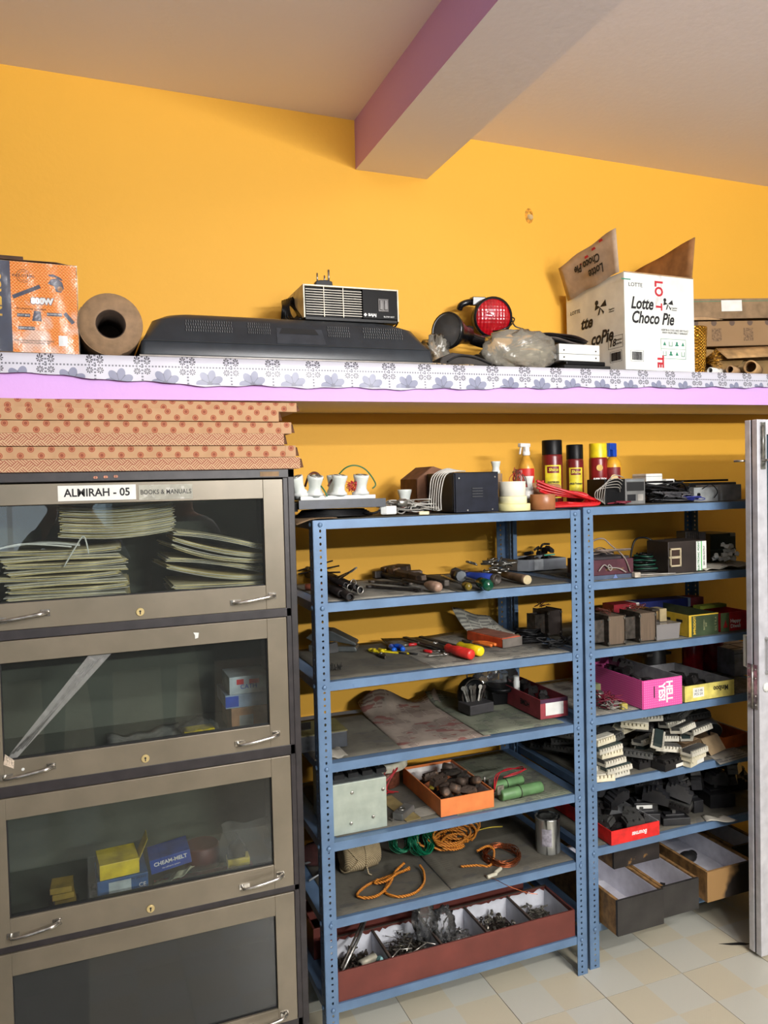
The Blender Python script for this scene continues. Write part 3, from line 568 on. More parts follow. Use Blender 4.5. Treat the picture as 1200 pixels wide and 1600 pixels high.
q=MB(); q.add([(-.004,-.004,.244),(.3,-.006,.246),(.34,.01,.244),(.35,.31,.246),(-.004,.31,.25)],[(0,1,2,3,4)]); q.box(-.002,.22,-.008,.02,.243,.253); part('top_flap',q,mat('dark_brown_flap',(74,50,36),.8),o,solid=.002)
text('NEXUS',mat('band_yellow',(232,180,60),.6),o,(.153,-.0026,.150),.036,rot=(PI/2,-PI/2,0),bold=.001)
text('800W',WINK,o,(.262,-.0022,.139),.021,bold=.0016); text('800W',mat('print_maroon',(110,40,30),.6),o,(.262,-.0017,.139),.0212,bold=.003)
text('INDUSTRIAL',INK,o,(.219,-.002,.204),.010); q=MB(); q.tube([(.219+.017*math.cos(a/8*PI),-.0015,.204+.017*math.sin(a/8*PI)) for a in range(16)],.0006,4,True); q.tube([(.219+.012*math.cos(a/8*PI),-.0015,.204+.012*math.sin(a/8*PI)) for a in range(16)],.0005,4,True); part('round_stamp',q,INK,o)
text('Accessories Included',INK,o,(.235,-.002,.118),.0085)
for (x,z,wd,s_) in ((.216,.1,.032,'DUST BAG'),(.292,.106,.038,'BLOWER PIPE'),(.222,.066,.04,'CARBON BRUSH')):
    part('caption_plate',MB().box(x-wd/2,x+wd/2,-.0017,-.0012,z-.0045,z+.0045),NVY,o); text(s_,WINK,o,(x,-.0021,z),.0062)
text('MAXIMUM BLOWING PERFORMANCE\nHOUSEHOLD CLEANING USE',INK,o,(.24,-.002,.030),.0058)
q=MB(); q.prism([(-.02,.002),(-.012,.014),(.004,.018),(.016,.008),(.020,-.008),(.012,-.02),(.0,-.018),(-.004,-.004)],.0012,.0018,TR((.298,0,.186),PI/2)); q.prism([(-.018,.026),(-.006,.028),(.012,.02),(.018,.014),(.014,.012),(0,.02),(-.016,.022)],.0012,.0018,TR((.298,0,.186),PI/2)); part('blower_picture',q,NVY,o)
q=MB(); q.lathe([(.007,.0012),(.007,.002)],16,TR((.308,0,.176),PI/2)); part('fan_picture',q,mat('print_tan',(170,110,50),.5),o)
for (x,z,l,a) in ((.225,.163,.075,.45),(.328,.098,.034,-.9)): part('pipe_picture',MB().prism([(-l/2,-.005),(l/2,-.005),(l/2,.005),(-l/2,.005)],.0012,.0018,TR((x,0,z),PI/2)@Matrix.Rotation(a,4,'Z')),NVY,o)
q=MB(); q.box(.3,.322,-.0018,-.0012,.022,.05); part('label_plate',q,WINK,o); part('bag_picture',MB().prism([(-.012,-.012),(.012,-.012),(.01,.014),(-.006,.016)],.0012,.0017,TR((.248,0,.098),PI/2)),NVY,o)
q=MB().grid(lambda u,v:(.004+.35*u,-.004-.0014*math.sin(37*u+5*v)-.001*math.sin(60*v),.001+.24*v),30,14); part('bubble_wrap',q,glass('bubble_wrap_film',(252,252,253),.015,.12,.0008,160),o)
# cardboard tube roll
c=V(178,508,2.272); 
o=thing('cardboard_roll','thick brown paper roll lying end-on beside the orange carton','roll',(c.x-.008,2.272,LZ(c.x)+.0856))
M=TR((0,0,0),-PI/2)
q=MB(); n=40
for k,(r0,r1) in enumerate(((.083,.0835),(.079,.0795))): pass
prof=[(.040,.001),(.048,.0),(.049,.0008),(.056,.0),(.057,.001),(.0665,.0002),(.0675,.001),(.0845,.0),(.0855,.003),(.0855,.34),(.040,.34),(.040,.001)]
q.lathe(prof,n,M,True,False); part('wound_paper',q,mat('brown_roll_paper',(142,114,84),.75,var=.1,vs=40),o)
q=MB(); q.lathe([(.0395,.002),(.0395,.335),(.0375,.335),(.0375,.002),(.0395,.002)],32,M,True,False); q.lathe([(.0375,.2),(.0001,.2)],24,M,cap=False); part('inner_core',q,mat('core_dark',(58,44,34),.9),o)
q=MB(); q.tube([(.0862*math.cos(a),.0+.002,.0862*math.sin(a)) for a in [R(150+6*i) for i in range(24)]],.0016,4); part('loose_edge',q,CARDD,o)
# television lying face down
a0=V(220,555,2.27); a1=V(678,566,2.27); TX0,TX1=a0.x,a1.x; TW=TX1-TX0
o=thing('flat_television','long black television lying face down on the floral cloth','television',((TX0+TX1)/2,2.272,LZ((TX0+TX1)/2)),0,None,0,-LT)
TVM=mat('tv_charcoal',(44,48,54),.34,0,var=.06,spec=.4); q=MB()
H=TW/2
def tvr(x0,x1,y0,y1,z,r=.03,n=5):
    P=[]
    for cx,cy,a in ((x1-r,y0+r,-PI/2),(x1-r,y1-r,0),(x0+r,y1-r,PI/2),(x0+r,y0+r,PI)):
        P+=[(cx+r*math.cos(a+PI/2*i/n),cy+r*math.sin(a+PI/2*i/n),z) for i in range(n+1)]
    return P
rows=[tvr(-H,H,0,.34,0,.012),tvr(-H-.001,H+.001,-.001,.341,.008,.012),tvr(-H+.004,H-.004,.002,.338,.045,.014),tvr(-H+.010,H-.012,.006,.33,.052,.02),tvr(-H+.04,H-.05,.03,.31,.112,.04),tvr(-H+.075,H-.10,.046,.29,.130,.05),tvr(-H+.10,H-.13,.062,.27,.136,.05)]
m=len(rows[0]); vs=[p for r_ in rows for p in r_]; fs=[(j*m+i,j*m+(i+1)%m,(j+1)*m+(i+1)%m,(j+1)*m+i) for j in range(len(rows)-1) for i in range(m)]
q.add(vs,fs,None,True); q.add([],[]); q.f.append(tuple((len(rows)-1)*m+i for i in range(m))); q.sm.append(False); q.mi.append(0); q.f.append(tuple(range(m))[::-1]); q.sm.append(False); q.mi.append(0)
ob=part('back_shell',q,TVM,o)
part('bezel_edge',MB().box(-H-.004,H+.004,-.004,.345,-.001,.0045),mat('tv_bezel',(120,112,104),.35),o,.001)
part('seam',MB().box(-H+.01,H-.01,-.0006,.0015,.0445,.0462),DBLACK,o)
sy=(.03-.006)/(.112-.052)      # slope of the vented face
def slope(z): return .006+(z-.052)*sy if z<.112 else .03+(z-.112)*(.016/.018)
for (pa,pb,nc,nr) in ((287,361,20,4),(384,420,11,4),(508,543,11,4),(563,625,18,4)):
    xa=V(pa,510,2.31).x-(TX0+TX1)/2; xb=V(pb,510,2.31).x-(TX0+TX1)/2; q=MB(); q2=MB()
    for i in range(nc):
        for j in range(nr):
            z=.078+.0095*j; x=xa+(xb-xa)*(i+.5+.25*(j%2))/nc; y=slope(z)-.0014; y2=slope(z+.0072)-.0014
            q.add([(x-.0012,y,z),(x+.0012,y,z),(x+.0012,y2,z+.0072),(x-.0012,y2,z+.0072)],[(0,1,2,3)])
            q2.add([(x+.0014,y-.0005,z),(x+.0026,y-.0005,z),(x+.0026,y2-.0005,z+.0072),(x+.0014,y2-.0005,z+.0072)],[(0,1,2,3)])
    v_=part('vent_grille',q,DBLACK,o,kind='stuff'); part('vent_rib',q2,GREY,o,kind='stuff')
xa=V(430,520,2.3).x-(TX0+TX1)/2; xb=V(506,520,2.3).x-(TX0+TX1)/2
q=MB(); q.add([(xa,slope(.05)-.002,.05),(xb,slope(.05)-.002,.05),(xb-.008,slope(.1)-.002,.1),(xa+.004,slope(.1)-.002,.1)],[(0,1,2,3)]); part('stand_cover',q,mat('tv_cover',(50,54,60),.4),o,solid=.0012)
q=MB(); q.add([(xa+.01,slope(.082)-.0034,.082),(xb-.02,slope(.082)-.0034,.082),(xb-.03,slope(.1)-.0034,.1),(xa+.02,slope(.1)-.0034,.1)],[(0,1,2,3)]); part('dark_recess',q,DBLACK,o)
q=MB(); q.prism([(xa+.005,.102),(xb-.012,.102),(xb-.018,.118),(xa+.008,.12)],-.04,-.06,TR((0,0,0),PI/2)); part('stand_bracket',q,BLACK,o,.002)
# fan heater on the television
o=thing('fan_heater','cream and black fan heater standing on the television','heater',(.668,2.335,LZ(.8)+.138),.0,None,0,-LT)
HM=mat('heater_cream',(214,206,184),.4)
q=MB(); w_,d_,h_=.312,.19,.105; t_=.005
q.box(0,w_,.0,d_,h_,h_+t_); q.box(-t_,0,0,d_,.006,h_+t_); q.box(w_,w_+t_,0,d_,.006,h_+t_); part('shell',q,HM,o,.001)
q=MB(); q.box(0,.192,.012,.016,.012,h_); q.box(.192,w_,.001,.02,.012,h_); part('front_panel',q,mat('heater_black',(10,9,10),.4,spec=.1),o,.001)
q=MB(); q.box(.0,w_,.004,d_,0,.012); part('base',q,BLACK,o,.002)
gm=MB()
gm.box(.004,.190,.004,.0062,0,.0022); gme=gm.mesh('grille_bar',mat('grille_cream',(206,198,182),.4))
for j in range(11): g_=link('grille_bar',gme,o); g_.location=(0,0,.017+.0078*j)
part('grille_post',MB().box(.062,.0645,.003,.008,.012,h_),HM,o); part('grille_post',MB().box(.126,.1285,.003,.008,.012,h_),HM,o)
q=MB(); q.box(.245,.281,-.001,.001,.036,.078); part('switch_plate',q,mat('switch_brown',(60,54,50),.3),o,.001)
for x in (.25,.266): part('rocker_switch',MB().box(x,x+.011,-.004,0,.042,.072),mat('rocker_grey',(96,92,90),.3),o,.001)
text('BAJAJ',WINK,o,(.224,.0004,.024),.0118,bold=.0004); q=MB(); q.prism([(-.006,0),(0,.006),(.006,0),(0,-.006)],-.0008,.0,TR((.200,0,.024),PI/2)); part('logo_diamond',q,WINK,o); text('BLOW HOT',WINK,o,(.282,.0004,.02),.007)
q=MB(); q.tube(spl([(.27,.19,.03),(.36,.15,.02),(.352,.1,.07),(.31,.16,.12),(.2,.17,.118),(.12,.14,.112),(.08,.09,.116)],6),.003,6)
for k in range(6): q.tube(spl([(-.012-.004*k,.1+.01*k,.09),(-.034-.004*k,.07,.05),(-.030-.004*k,.04+.01*k,.01),(-.008,.02+.01*k,.008+.003*k),(-.005-.002*k,.1,.06)],5,True),.003,6)
part('power_cable',q,BLACK,o)
o2=thing('three_pin_plug','black three pin plug lying pins-up on the heater','plug',(.735,2.36,LZ(.8)+.138+.111),0)
part('plug_body',MB().prism([(-.028,0),(.03,0),(.028,.016),(.012,.02),(-.012,.018),(-.026,.014)],-.012,.012,TR((0,0,0),PI/2)),BLACK,o2,.002)
for x,r,h in ((-.018,.0026,.042),(.006,.0026,.036),(.02,.0034,.055)): part('pin',MB().cyl((x,0,.014),(x,0,h),r,n=10),STEEL,o2)
# hand lamps
BL=mat('black_gloss',(18,18,20),.25)
c=V(712,520,2.40)
o=thing('black_hand_lamp','black torch lamp with white reflector facing left on the loft','lamp',(c.x,2.40,c.z),R(-62),None,0,0)
# axis: -Y local is the beam
q=MB(); M=TR((0,0,0),PI/2); q.lathe([(.0001,-.075),(.030,-.07),(.034,-.03),(.045,.0),(.058,.03),(.0635,.045),(.0635,.056),(.059,.057)],28,M,cap=False); part('lamp_housing',q,BL,o)
q=MB(); q.lathe([(.058,.055),(.045,.03),(.02,.012),(.006,.008),(.0001,.01)],28,M,cap=False); part('reflector',q,mat('satin_reflector',(220,224,232),.3,0,var=.02),o)
q=MB(); q.lathe([(.059,.054),(.04,.0555),(.0001,.056)],28,M,cap=False); part('front_lens',q,glass('lamp_lens',(246,248,250),.01,.03),o)
q=MB(); q.tube(spl([(.0,.06,.0),(.01,.1,-.012),(.02,.14,-.018)],5),.021,12); q.box(-.008,.008,.07,.1,.012,.034); part('lamp_handle',q,BL,o)
c=V(765,497,2.53)
o=thing('red_lens_lamp','black round lamp with red lens leaning behind the torch','lamp',(c.x,2.53,c.z),R(-10),None,R(8))
q=MB(); q.lathe([(.0001,-.09),(.04,-.08),(.06,-.04),(.07,.0),(.0745,.03),(.0745,.04),(.066,.042)],30,M,cap=False); part('lamp_housing',q,BL,o)
t=MT('red_ribbed_lens'); x,y,z=t.xyz(); RL=t.out(t.mix((120,6,20),(210,16,32),t.noise(20,2)),.12,0,.8,(x*500).sin()+(z*500).sin()*.4,.001); t.b.inputs['Coat Weight'].default_value=.6
q=MB(); q.lathe([(.067,.038),(.055,.046),(.03,.053),(.0001,.056)],30,M,cap=False); part('red_lens',q,RL,o)
q=MB(); q.tube(spl([(-.05,.02,.06),(-.085,.0,.055),(-.11,.0,.045),(-.115,.01,.03)],5),.012,8); q.box(-.07,-.02,-.01,.03,.045,.075); part('bracket_handle',q,BL,o,.003)
q=MB(); q.tube(spl([(-.03,.08,-.03),(.0,-.05,-.05),(.05,-.07,-.035),(.09,-.02,-.005),(.075,-.03,.0),(.085,-.04,-.03),(.12,-.05,-.045),(.09,-.08,-.073),(.03,-.1,-.075),(-.06,-.08,-.07)],6),.0028,6); part('lamp_cable',q,BL,o)
o=thing('folded_black_cloth','folded black cloth carrying the two hand lamps on the loft','cloth',(1.30,2.30,LZ(1.35)),0); part('cloth_fold',MB().box(-.05,.16,.08,.28,0,.035),mat('black_cloth',(30,29,30),.9),o,.008); part('cloth_fold',MB().box(.0,.17,.10,.27,.036,.062),mat('black_cloth',(30,29,30),.9),o,.008)
# bags
def bag(name,lab,cat,px0,px1,base,Y,d,h,seed,m=BAG,rz=0,crunch=.012,cat2=None):
    a=V(px0,base,Y); b=V(px1,base,Y); W_=b.x-a.x; rr=random.Random(seed); ph=[rr.uniform(0,6) for _ in range(6)]
    q=MB(); nu,nv=26,16; vs=[];fs=[]
    for j in range(nv+1):
        th=PI*j/nv
        for i in range(nu):
            ph_=2*PI*i/nu; cr=crunch*(math.sin(5*ph_+3*th+ph[0])+.7*math.sin(11*ph_-4*th+ph[1])+.6*math.sin(9*th+7*ph_+ph[2])+.4*math.sin(17*th+13*ph_+ph[3]))
            sn=math.sin(th)**.7
            x=(W_/2+cr)*sn*math.cos(ph_); y=(d/2+cr)*sn*math.sin(ph_); z=h/2-(h/2+cr*.8)*math.cos(th)
            vs.append((x,y,max(z,.0008)))
    fs=[(j*nu+i,j*nu+(i+1)%nu,(j+1)*nu+(i+1)%nu,(j+1)*nu+i) for j in range(nv) for i in range(nu)]
    q.add(vs,fs,None,True); zb=LZ((a.x+b.x)/2) if base<640 else a.z
    return single(name,lab,cat,q,m,((a.x+b.x)/2,Y+d/2,zb),rz)
bag('clear_bag','small crumpled clear bag squeezed between television and torch lamp','bag',672,704,566,2.335,.06,.105,3)
bag('clear_bag','large crumpled clear polythene bag in front of the red lamp','bag',764,878,576,2.276,.065,.125,8,crunch=.009)
o=thing('black_pouch','black fabric pouch with piping lying before the torch lamp','pouch',(V(735,568,2.28).x-.012,2.325,LZ(1.2)),-.05)
q=MB(); q.prism([(-.098,.0),(.10,.0),(.098,.014),(.03,.036),(-.05,.042),(-.088,.026)],-.045,.045,TR((0,0,0),PI/2)); part('pouch_body',q,mat('charcoal_fabric',(58,54,52),.85,bump=.0005,bs=600),o,.006)
q=MB(); q.tube(spl([(-.07,-.047,.01),(-.03,-.05,.03),(.03,-.05,.026),(.09,-.047,.006)],5),.003,6); part('zip',q,BLACK,o)
o=thing('checked_cloth','folded brown checked cloth under the right television end','cloth',(1.06,2.27,LZ(1.08)+.001),0); t=MT('tartan_brown'); x,y,z=t.xyz(); part('folded_cloth',MB().grid(lambda u,v:(.17*u,-.003+.10*v,.008*math.sin(PI*v)+.002*math.sin(9*u)),10,6),t.out(t.mix(t.mix((150,126,96),(60,48,40),(x/.02).mod(1.0).lt(.4)),(200,186,150),((x+y)/.017).mod(1.0).lt(.18)),.9),o,solid=.003)
# folders and small white trays left of the white carton
p=V(880,572,2.28)
o=thing('black_book','black padded case at the front edge before the white carton','case',(p.x-.0,2.272,LZ(p.x)),.0); part('case_body',MB().box(0,.196,0,.11,0,.0125),DBLACK,o,.003); part('case_lid',MB().box(.012,.178,.006,.1,.0125,.028),BLACK,o,.004)
for k in range(2):
    o=thing('white_tray',['lower white enamel tray on the black case','upper white enamel tray beside the white open carton'][k],'tray',(p.x-.002,2.30,LZ(p.x)+.0285+.0245*k+.003),.0,'white trays on the loft'); part('tray_body',MB().box(0,.172,0,.12,0,.0235 if k==0 else .034),WHITE,o,.002)
    for x in (.02,.155): part('rivet',MB().lathe([(.003,0),(.0028,.0012)],10,TR((x,-.0001,.012),PI/2)),DSTEEL,o)
mb=MB(); bb=V(818,520,2.33); 
for k in range(4):
    mb=MB(); mb.grid(lambda u,v:(.26*u-.01*k,.16*v,.012*math.sin(PI*u)*(1+.2*k)+.02*u*(1-u)*2-.004*math.sin(9*u+k)),14,5)
    single('black_folder',['lowest black plastic folder draped over the white trays','second black plastic folder from below above the white trays','second black plastic folder from the top of the draped pile','topmost dusty black folder draped beside the white carton'][k],'folder',mb,[BLACK,mat('grey_dusty_film',(96,88,84),.4),BLACK,mat('brown_black_film',(50,40,38),.3)][k],(bb.x+.02+.02*k,2.365+.006*k,LZ(bb.x)+.093+.009*k),0,'folders on the white trays',solid=.003)
single('grey_holder_box','grey plastic box supporting the black folders from behind','box',MB().box(0,.16,0,.1,0,.092),DBLACK,(bb.x+.05,2.44,LZ(bb.x)),bev=.003)
# white Choco Pie carton
p=V(978,577,2.268)
WC=mat('white_printed_card',(232,234,228),.55,var=.05,vs=14,c2=(206,200,190),thr=.68); 
BW,BD,BH=.335,.33,.352
o=thing('white_carton','white open sweets carton with raised flaps on the loft','box',(p.x,2.268,LZ(p.x)),R(3),None,0,-LT)
q=MB(); t_=.004; q.box(0,BW,0,t_,0,BH); q.box(0,BW,BD-t_,BD,0,BH); q.box(0,t_,t_,BD-t_,0,BH-.002); q.box(BW-t_,BW,t_,BD-t_,0,BH-.004); q.box(0,BW,0,BD,0,.003); part('carton_body',q,WC,o,.001)
q=MB(); q.add([(0,BD,BH-.03),(0,.0,BH-.002),(-.085,-.01,BH+.085),(-.08,.07,BH+.125),(-.035,BD-.02,BH+.12)],[(0,1,2,3,4)]); 
fl=MB(); fl.grid(lambda u,v:((-.010-(.022+.03*u)*v)-.003*math.sin(PI*u)*v,.012+(BD-.04)*(u)-.012*v,BH-.002-.035*u+(.150-.030*u)*v+.003*math.sin(12*u)),14,6)
ff=part('left_flap',fl,mat('tan_white_card',(182,158,134),.75,var=.08),o,solid=.004,label='left flap folded up showing upside-down lettering')
q=MB(); q.grid(lambda u,v:(BW-.002+.02*v,.004+(BD-.01)*u,BH-.003+(.158-.045*u)*v+.002*math.sin(9*u)),10,4); part('right_flap',q,mat('brown_card_inside',(148,104,62),.85),o,solid=.004,label='brown right flap standing up')
q=MB(); q.grid(lambda u,v:(BW*.99*u,-.002-.0*v,BH-.004+.004*v),4,1); part('torn_edge',q,CARD,o,solid=.002)
y=-.0008
tape=MB(); tape.box(.145,.178,y,0,BH*.62,BH); tape.box(.145,.178,y,0,0,BH*.21); part('tape_strip',tape,mat('tape_white',(240,238,234),.3),o)
text('LO',REDINK,o,(.160,-.0014,BH-.052),.052,rot=(PI/2,PI/2,0),bold=.0018,sx=.85); text('T',REDINK,o,(.160,-.0014,BH-.118),.04,rot=(PI/2,PI/2,0),bold=.0018); text('TE',REDINK,o,(.163,-.0014,.034),.04,rot=(PI/2,PI/2,0),bold=.002)
text('LOTTE',INK,o,(.052,-.0008,BH-.046),.02,sx=1.1); text('Lotte',INK,o,(.080,-.0008,BH-.112),.060,shear=.28,bold=.0016,sx=.8); text('Choco Pie',INK,o,(.130,-.0008,BH-.163),.060,shear=.28,bold=.0016,sx=.8)
def bow(M,s=1):
    q=MB(); q.prism([(0,0),(.022*s,.016*s),(.026*s,-.002*s)],0,.0006,M); q.prism([(0,0),(-.018*s,.010*s),(-.022*s,-.006*s)],0,.0006,M); q.prism([(-.002*s,-.001*s),(-.010*s,-.022*s),(-.004*s,-.02*s),(.002*s,-.004*s)],0,.0006,M); q.prism([(.001*s,-.002*s),(.012*s,-.022*s),(.016*s,-.016*s)],0,.0006,M)
    q.lathe([(.007*s,0),(.007*s,.0006)],14,M@TR((-.014*s,.014*s,0))); return q
part('bow_print',bow(TR((.205,-.0002,BH-.105),PI/2)),INK,o); text('Together\nForever',INK,o,(.236,-.0008,BH-.122),.008,shear=.2)
text('KEEP IN A COOL AND DRY PLACE\nAWAY FROM DIRECT SUNLIGHT',INK,o,(.238,-.0008,.146),.0098,sx=.88)
q=MB()
for a,b,c,e in ((.168,.29,.118,.1192),(.168,.29,.046,.0472),(.168,.1692,.046,.118),(.289,.29,.046,.118),(.168,.29,.082,.0828)): q.box(a,b,-.0006,0,c,e)
part('symbol_frame',q,GRNINK,o)
for i in range(4):
    for j in range(2):
        x=.186+.03*i; z=.101-.036*j; q=MB(); M=TR((x,-.0001,z),PI/2)
        if (i+j)%3==0: q.prism([(-.007,-.006),(.007,-.006),(.0,.008)],0,.0006,M)
        elif (i+j)%3==1: q.box(x-.008,x-.006,-.0006,0,z-.008,z+.008); q.box(x+.006,x+.008,-.0006,0,z-.008,z+.008); q.box(x-.008,x+.008,-.0006,0,z-.009,z-.007)
        else: q.prism([(-.008,-.007),(.008,-.007),(.008,-.002),(.004,-.002),(.004,.008),(-.004,.008),(-.004,-.002),(-.008,-.002)],0,.0006,M)
        part('handling_symbol',q,GRNINK,o)
def barcode(x,z,w,h,M,seed=1):
    q=MB(); rr=random.Random(seed); xx=x
    while xx<x+w: bw=rr.choice((.0006,.001,.0016)); q.box(xx,xx+bw,-.0006,0,z,z+h,M); xx+=bw+rr.choice((.0007,.0011))
    for a,b,c,e in ((x-.006,x+w+.006,z-.005,z-.0042),(x-.006,x+w+.006,z+h+.0042,z+h+.005),(x-.006,x-.0052,z-.005,z+h+.005),(x+w+.0052,x+w+.006,z-.005,z+h+.005)): q.box(a,b,-.0006,0,c,e,M)
    return q
part('barcode',barcode(.03,.036,.048,.03,None),INK,o)
LM=TR((0,0,0),0,0,-PI/2)           # left face: local x runs from back to front
def lt(s,u,z,size,**k): return text(s,INK,o,(-.0008,BD-u,z),size,rot=(PI/2,0,-PI/2),**k)
lt('LOTTE',.055,BH-.09,.020,sx=1.0); lt('tte',.12,BH-.145,.062,shear=.28,bold=.002,sx=.95); lt('coPie',.205,BH-.215,.066,shear=.28,bold=.002,sx=.85); lt('18',.262,.105,.036,shear=.25,bold=.001); lt('mono\npacks',.298,.108,.013)
part('bow_print',bow(TR((-.0002,BD-.20,BH-.10),PI/2,0,-PI/2),1.35),INK,o); part('barcode',barcode(.255,.04,.05,.03,Matrix.Translation((0,BD,0))@LM,3),INK,o); lt('Together\nForever',.262,BH-.125,.0085,shear=.2)
q=MB(); M_=Matrix.Translation((0,BD,0))@LM
for a,b,c,e in ((.24,.318,.085,.0862),(.24,.318,.129,.1302),(.24,.2412,.085,.13),(.317,.318,.085,.13)): q.box(a,b,-.0006,0,c,e,M_)
part('number_frame',q,INK,o); q=MB(); q.box(-.012,.03,-.0006,0,BH-.03,BH-.026); part('green_mark',q,GRNINK,o)
A_=Vector((-.012,.012,BH-.002)); fu=(Vector((-.012,.012+BD-.04,BH-.037))-A_).normalized(); fv=(Vector((-.047,.0,BH+.140))-A_); fv=(fv-fu*fv.dot(fu)).normalized(); fn=fu.cross(fv)
FM=Matrix((fu,fv,fn)).transposed().to_4x4()          # flap plane: x towards the wall, y up the flap
if fn.x>0: fn=-fn
for s_,u_,v_,sz in (('Lotte',.09,.045,.044),('Choco Pie',.125,.085,.040)):
    R3=Matrix((fu,-fv,fu.cross(-fv))).transposed(); P_=A_+fu*u_+fv*v_+fn*.0115
    R3=Matrix((fu,-fv,fu.cross(-fv))).transposed() if fu.cross(-fv).x<0 else Matrix((-fu,-fv,(-fu).cross(-fv))).transposed()
    text(s_,INK,o,P_,sz,rot=R3.to_euler(),shear=.28,bold=.0012,sx=.85)
q=MB()
for i in range(6):
    P_=A_+fu*(.02+.045*i)+fv*(.128-.012*i)+fn*.009; q.add([P_,P_+fu*.022,P_+fu*.02+fv*.009,P_+fu*.003+fv*.009],[(0,1,2,3)])
part('red_flap_print',q,REDINK,o)
# gold woven basket and tinsel
p=V(1094,578,2.33); GOLD=MT('gold_woven_tinsel'); x,y,z=GOLD.xyz(); GM=GOLD.out(GOLD.mix((206,150,40),(120,78,16),((x+y)*420).sin()*(z*520).sin()*.5+.5),.28,.7,.5,((x+y)*420).sin()*(z*520).sin(),.003)
o=thing('gold_basket','gold woven basket standing behind the white carton edge','basket',(2.24,2.38,LZ(2.24)),0); q=MB(); q.lathe([(.052,0),(.056,.05),(.06,.12),(.063,.185),(.058,.185),(.055,.12)],28,None,True,False); part('woven_wall',q,GM,o)
for j in range(12): part('woven_band',MB().tube([((.0535+.0007*j+.001*math.sin(9*a))*math.cos(a),(.0535+.0007*j+.001*math.sin(9*a))*math.sin(a),.008+.0155*j) for a in [2*PI*i/24 for i in range(24)]],.0026,5,True),GM,o)
q=MB(); 
for k in range(90):
    a=RND(-1.2,1.4); l=RND(.02,.05); q.tube([(.06,0,.06),(.06+l*.6*math.cos(a),-.03-l*.3,.06+l*.6*math.sin(a)),(.06+l*math.cos(a),-.04-l*.5,.06+l*math.sin(a)-.005)],.0007,3)
part('tinsel',q,GM,o,kind='stuff')
# brown cartons and rolls right of the basket
def cardots():
    t=MT('khaki_card_grey_dots'); x,y,z=t.xyz(); r=(((x+.03).mod(.085)-.042).sq()+((z-.095)-(x*.0)).sq()).rt(); return t.out(t.mix(t.mix((150,120,84),(136,106,72),t.noise(9,3)),(96,78,66),r.lt(.013)),.8)
o=thing('long_brown_carton','upper worn brown carton with white label at the far right of the loft','box',(2.27,2.465,LZ(2.3)+.240),R(-6),None,0,-.05); part('carton_body',MB().box(0,.55,0,.145,0,.082),CARDD,o,.002); part('white_label',MB().box(.20,.30,-.0008,0,.03,.075),PAPER,o); part('tape_line',MB().box(.02,.55,-.0006,0,.07,.072),GRNINK,o); part('torn_flap',MB().grid(lambda u,v:(.2*u,-.004+.01*v,-.004+.03*v*math.sin(PI*u)),10,3),CARD,o,solid=.002)
o=thing('dotted_khaki_carton','khaki carton printed with grey discs beside the gold basket','box',(2.235,2.455,LZ(2.3)+.125),R(-8),None,0,-.04); part('carton_body',MB().box(0,.6,0,.15,0,.102),cardots(),o,.003)
for x in (.17,.32): part('printed_stamp',MB().box(x,x+.045,-.0006,0,.02,.072),mat('faded_stamp',(124,98,70),.8,var=.3,vs=120),o)
o=thing('olive_carton','plain olive brown carton under the dotted carton, right loft end','box',(2.33,2.43,LZ(2.4)+.005),R(-5)); part('carton_body',MB().box(0,.5,0,.17,0,.112),mat('olive_card',(132,104,62),.75,var=.1),o,.002); part('slanted_flap',MB().add([(.02,-.003,.098),(.24,-.006,.096),(.13,-.05,.02),(.03,-.045,.03)],[(0,1,2,3)]),mat('olive_card2',(142,110,64),.75),o,solid=.002)
for k,(x,y,r,l,rz,m,lab) in enumerate(((2.28,2.32,.013,.10,R(-72),PAPER,'thin white paper roll at the foot of the olive carton'),(2.36,2.30,.016,.10,R(-62),CARD,'small tan paper roll beside the white one, loft right end'),(2.45,2.285,.026,.14,R(-55),mat('tan_tube',(188,150,100),.7),'wide tan cardboard tube at the far right loft edge'))):
    o=thing('paper_roll',lab,'roll',(x,y,LZ(x)+r+.001),rz,None,0,0); q=MB(); q.lathe([(r*.8,-.001),(r,0),(r,l),(r*.8,l),(r*.8,-.001)],20,TR((0,0,0),-PI/2),True,False); part('roll_wall',q,m,o); part('roll_inside',MB().lathe([(r*.79,l*.5),(.0001,l*.5)],16,TR((0,0,0),-PI/2),cap=False),CARDD,o)
mb=MB(); mb.grid(lambda u,v:(.32*u,.06*v-.03*u,.01+.05*v+.02*u),8,3); single('brown_paper_sheet','loose brown sheet sloping over the rolls at the loft end','paper',mb,mat('tan_sheet',(176,140,92),.8),(2.4,2.35,LZ(2.5)+.058),0,solid=.0012)
# ================= things on the left rack =================
def on(px,py,zz,dz=.003): p=G(px,py,zz+dz); return p
def pr(name,lab,cat,px,py,sz,dz=.003,rz=0,group=None,rx=0,ry=0):
    p=G(px,py,sz+dz); return thing(name,lab,cat,(p.x,p.y,p.z),rz,group,rx,ry)
NEWS=.0035
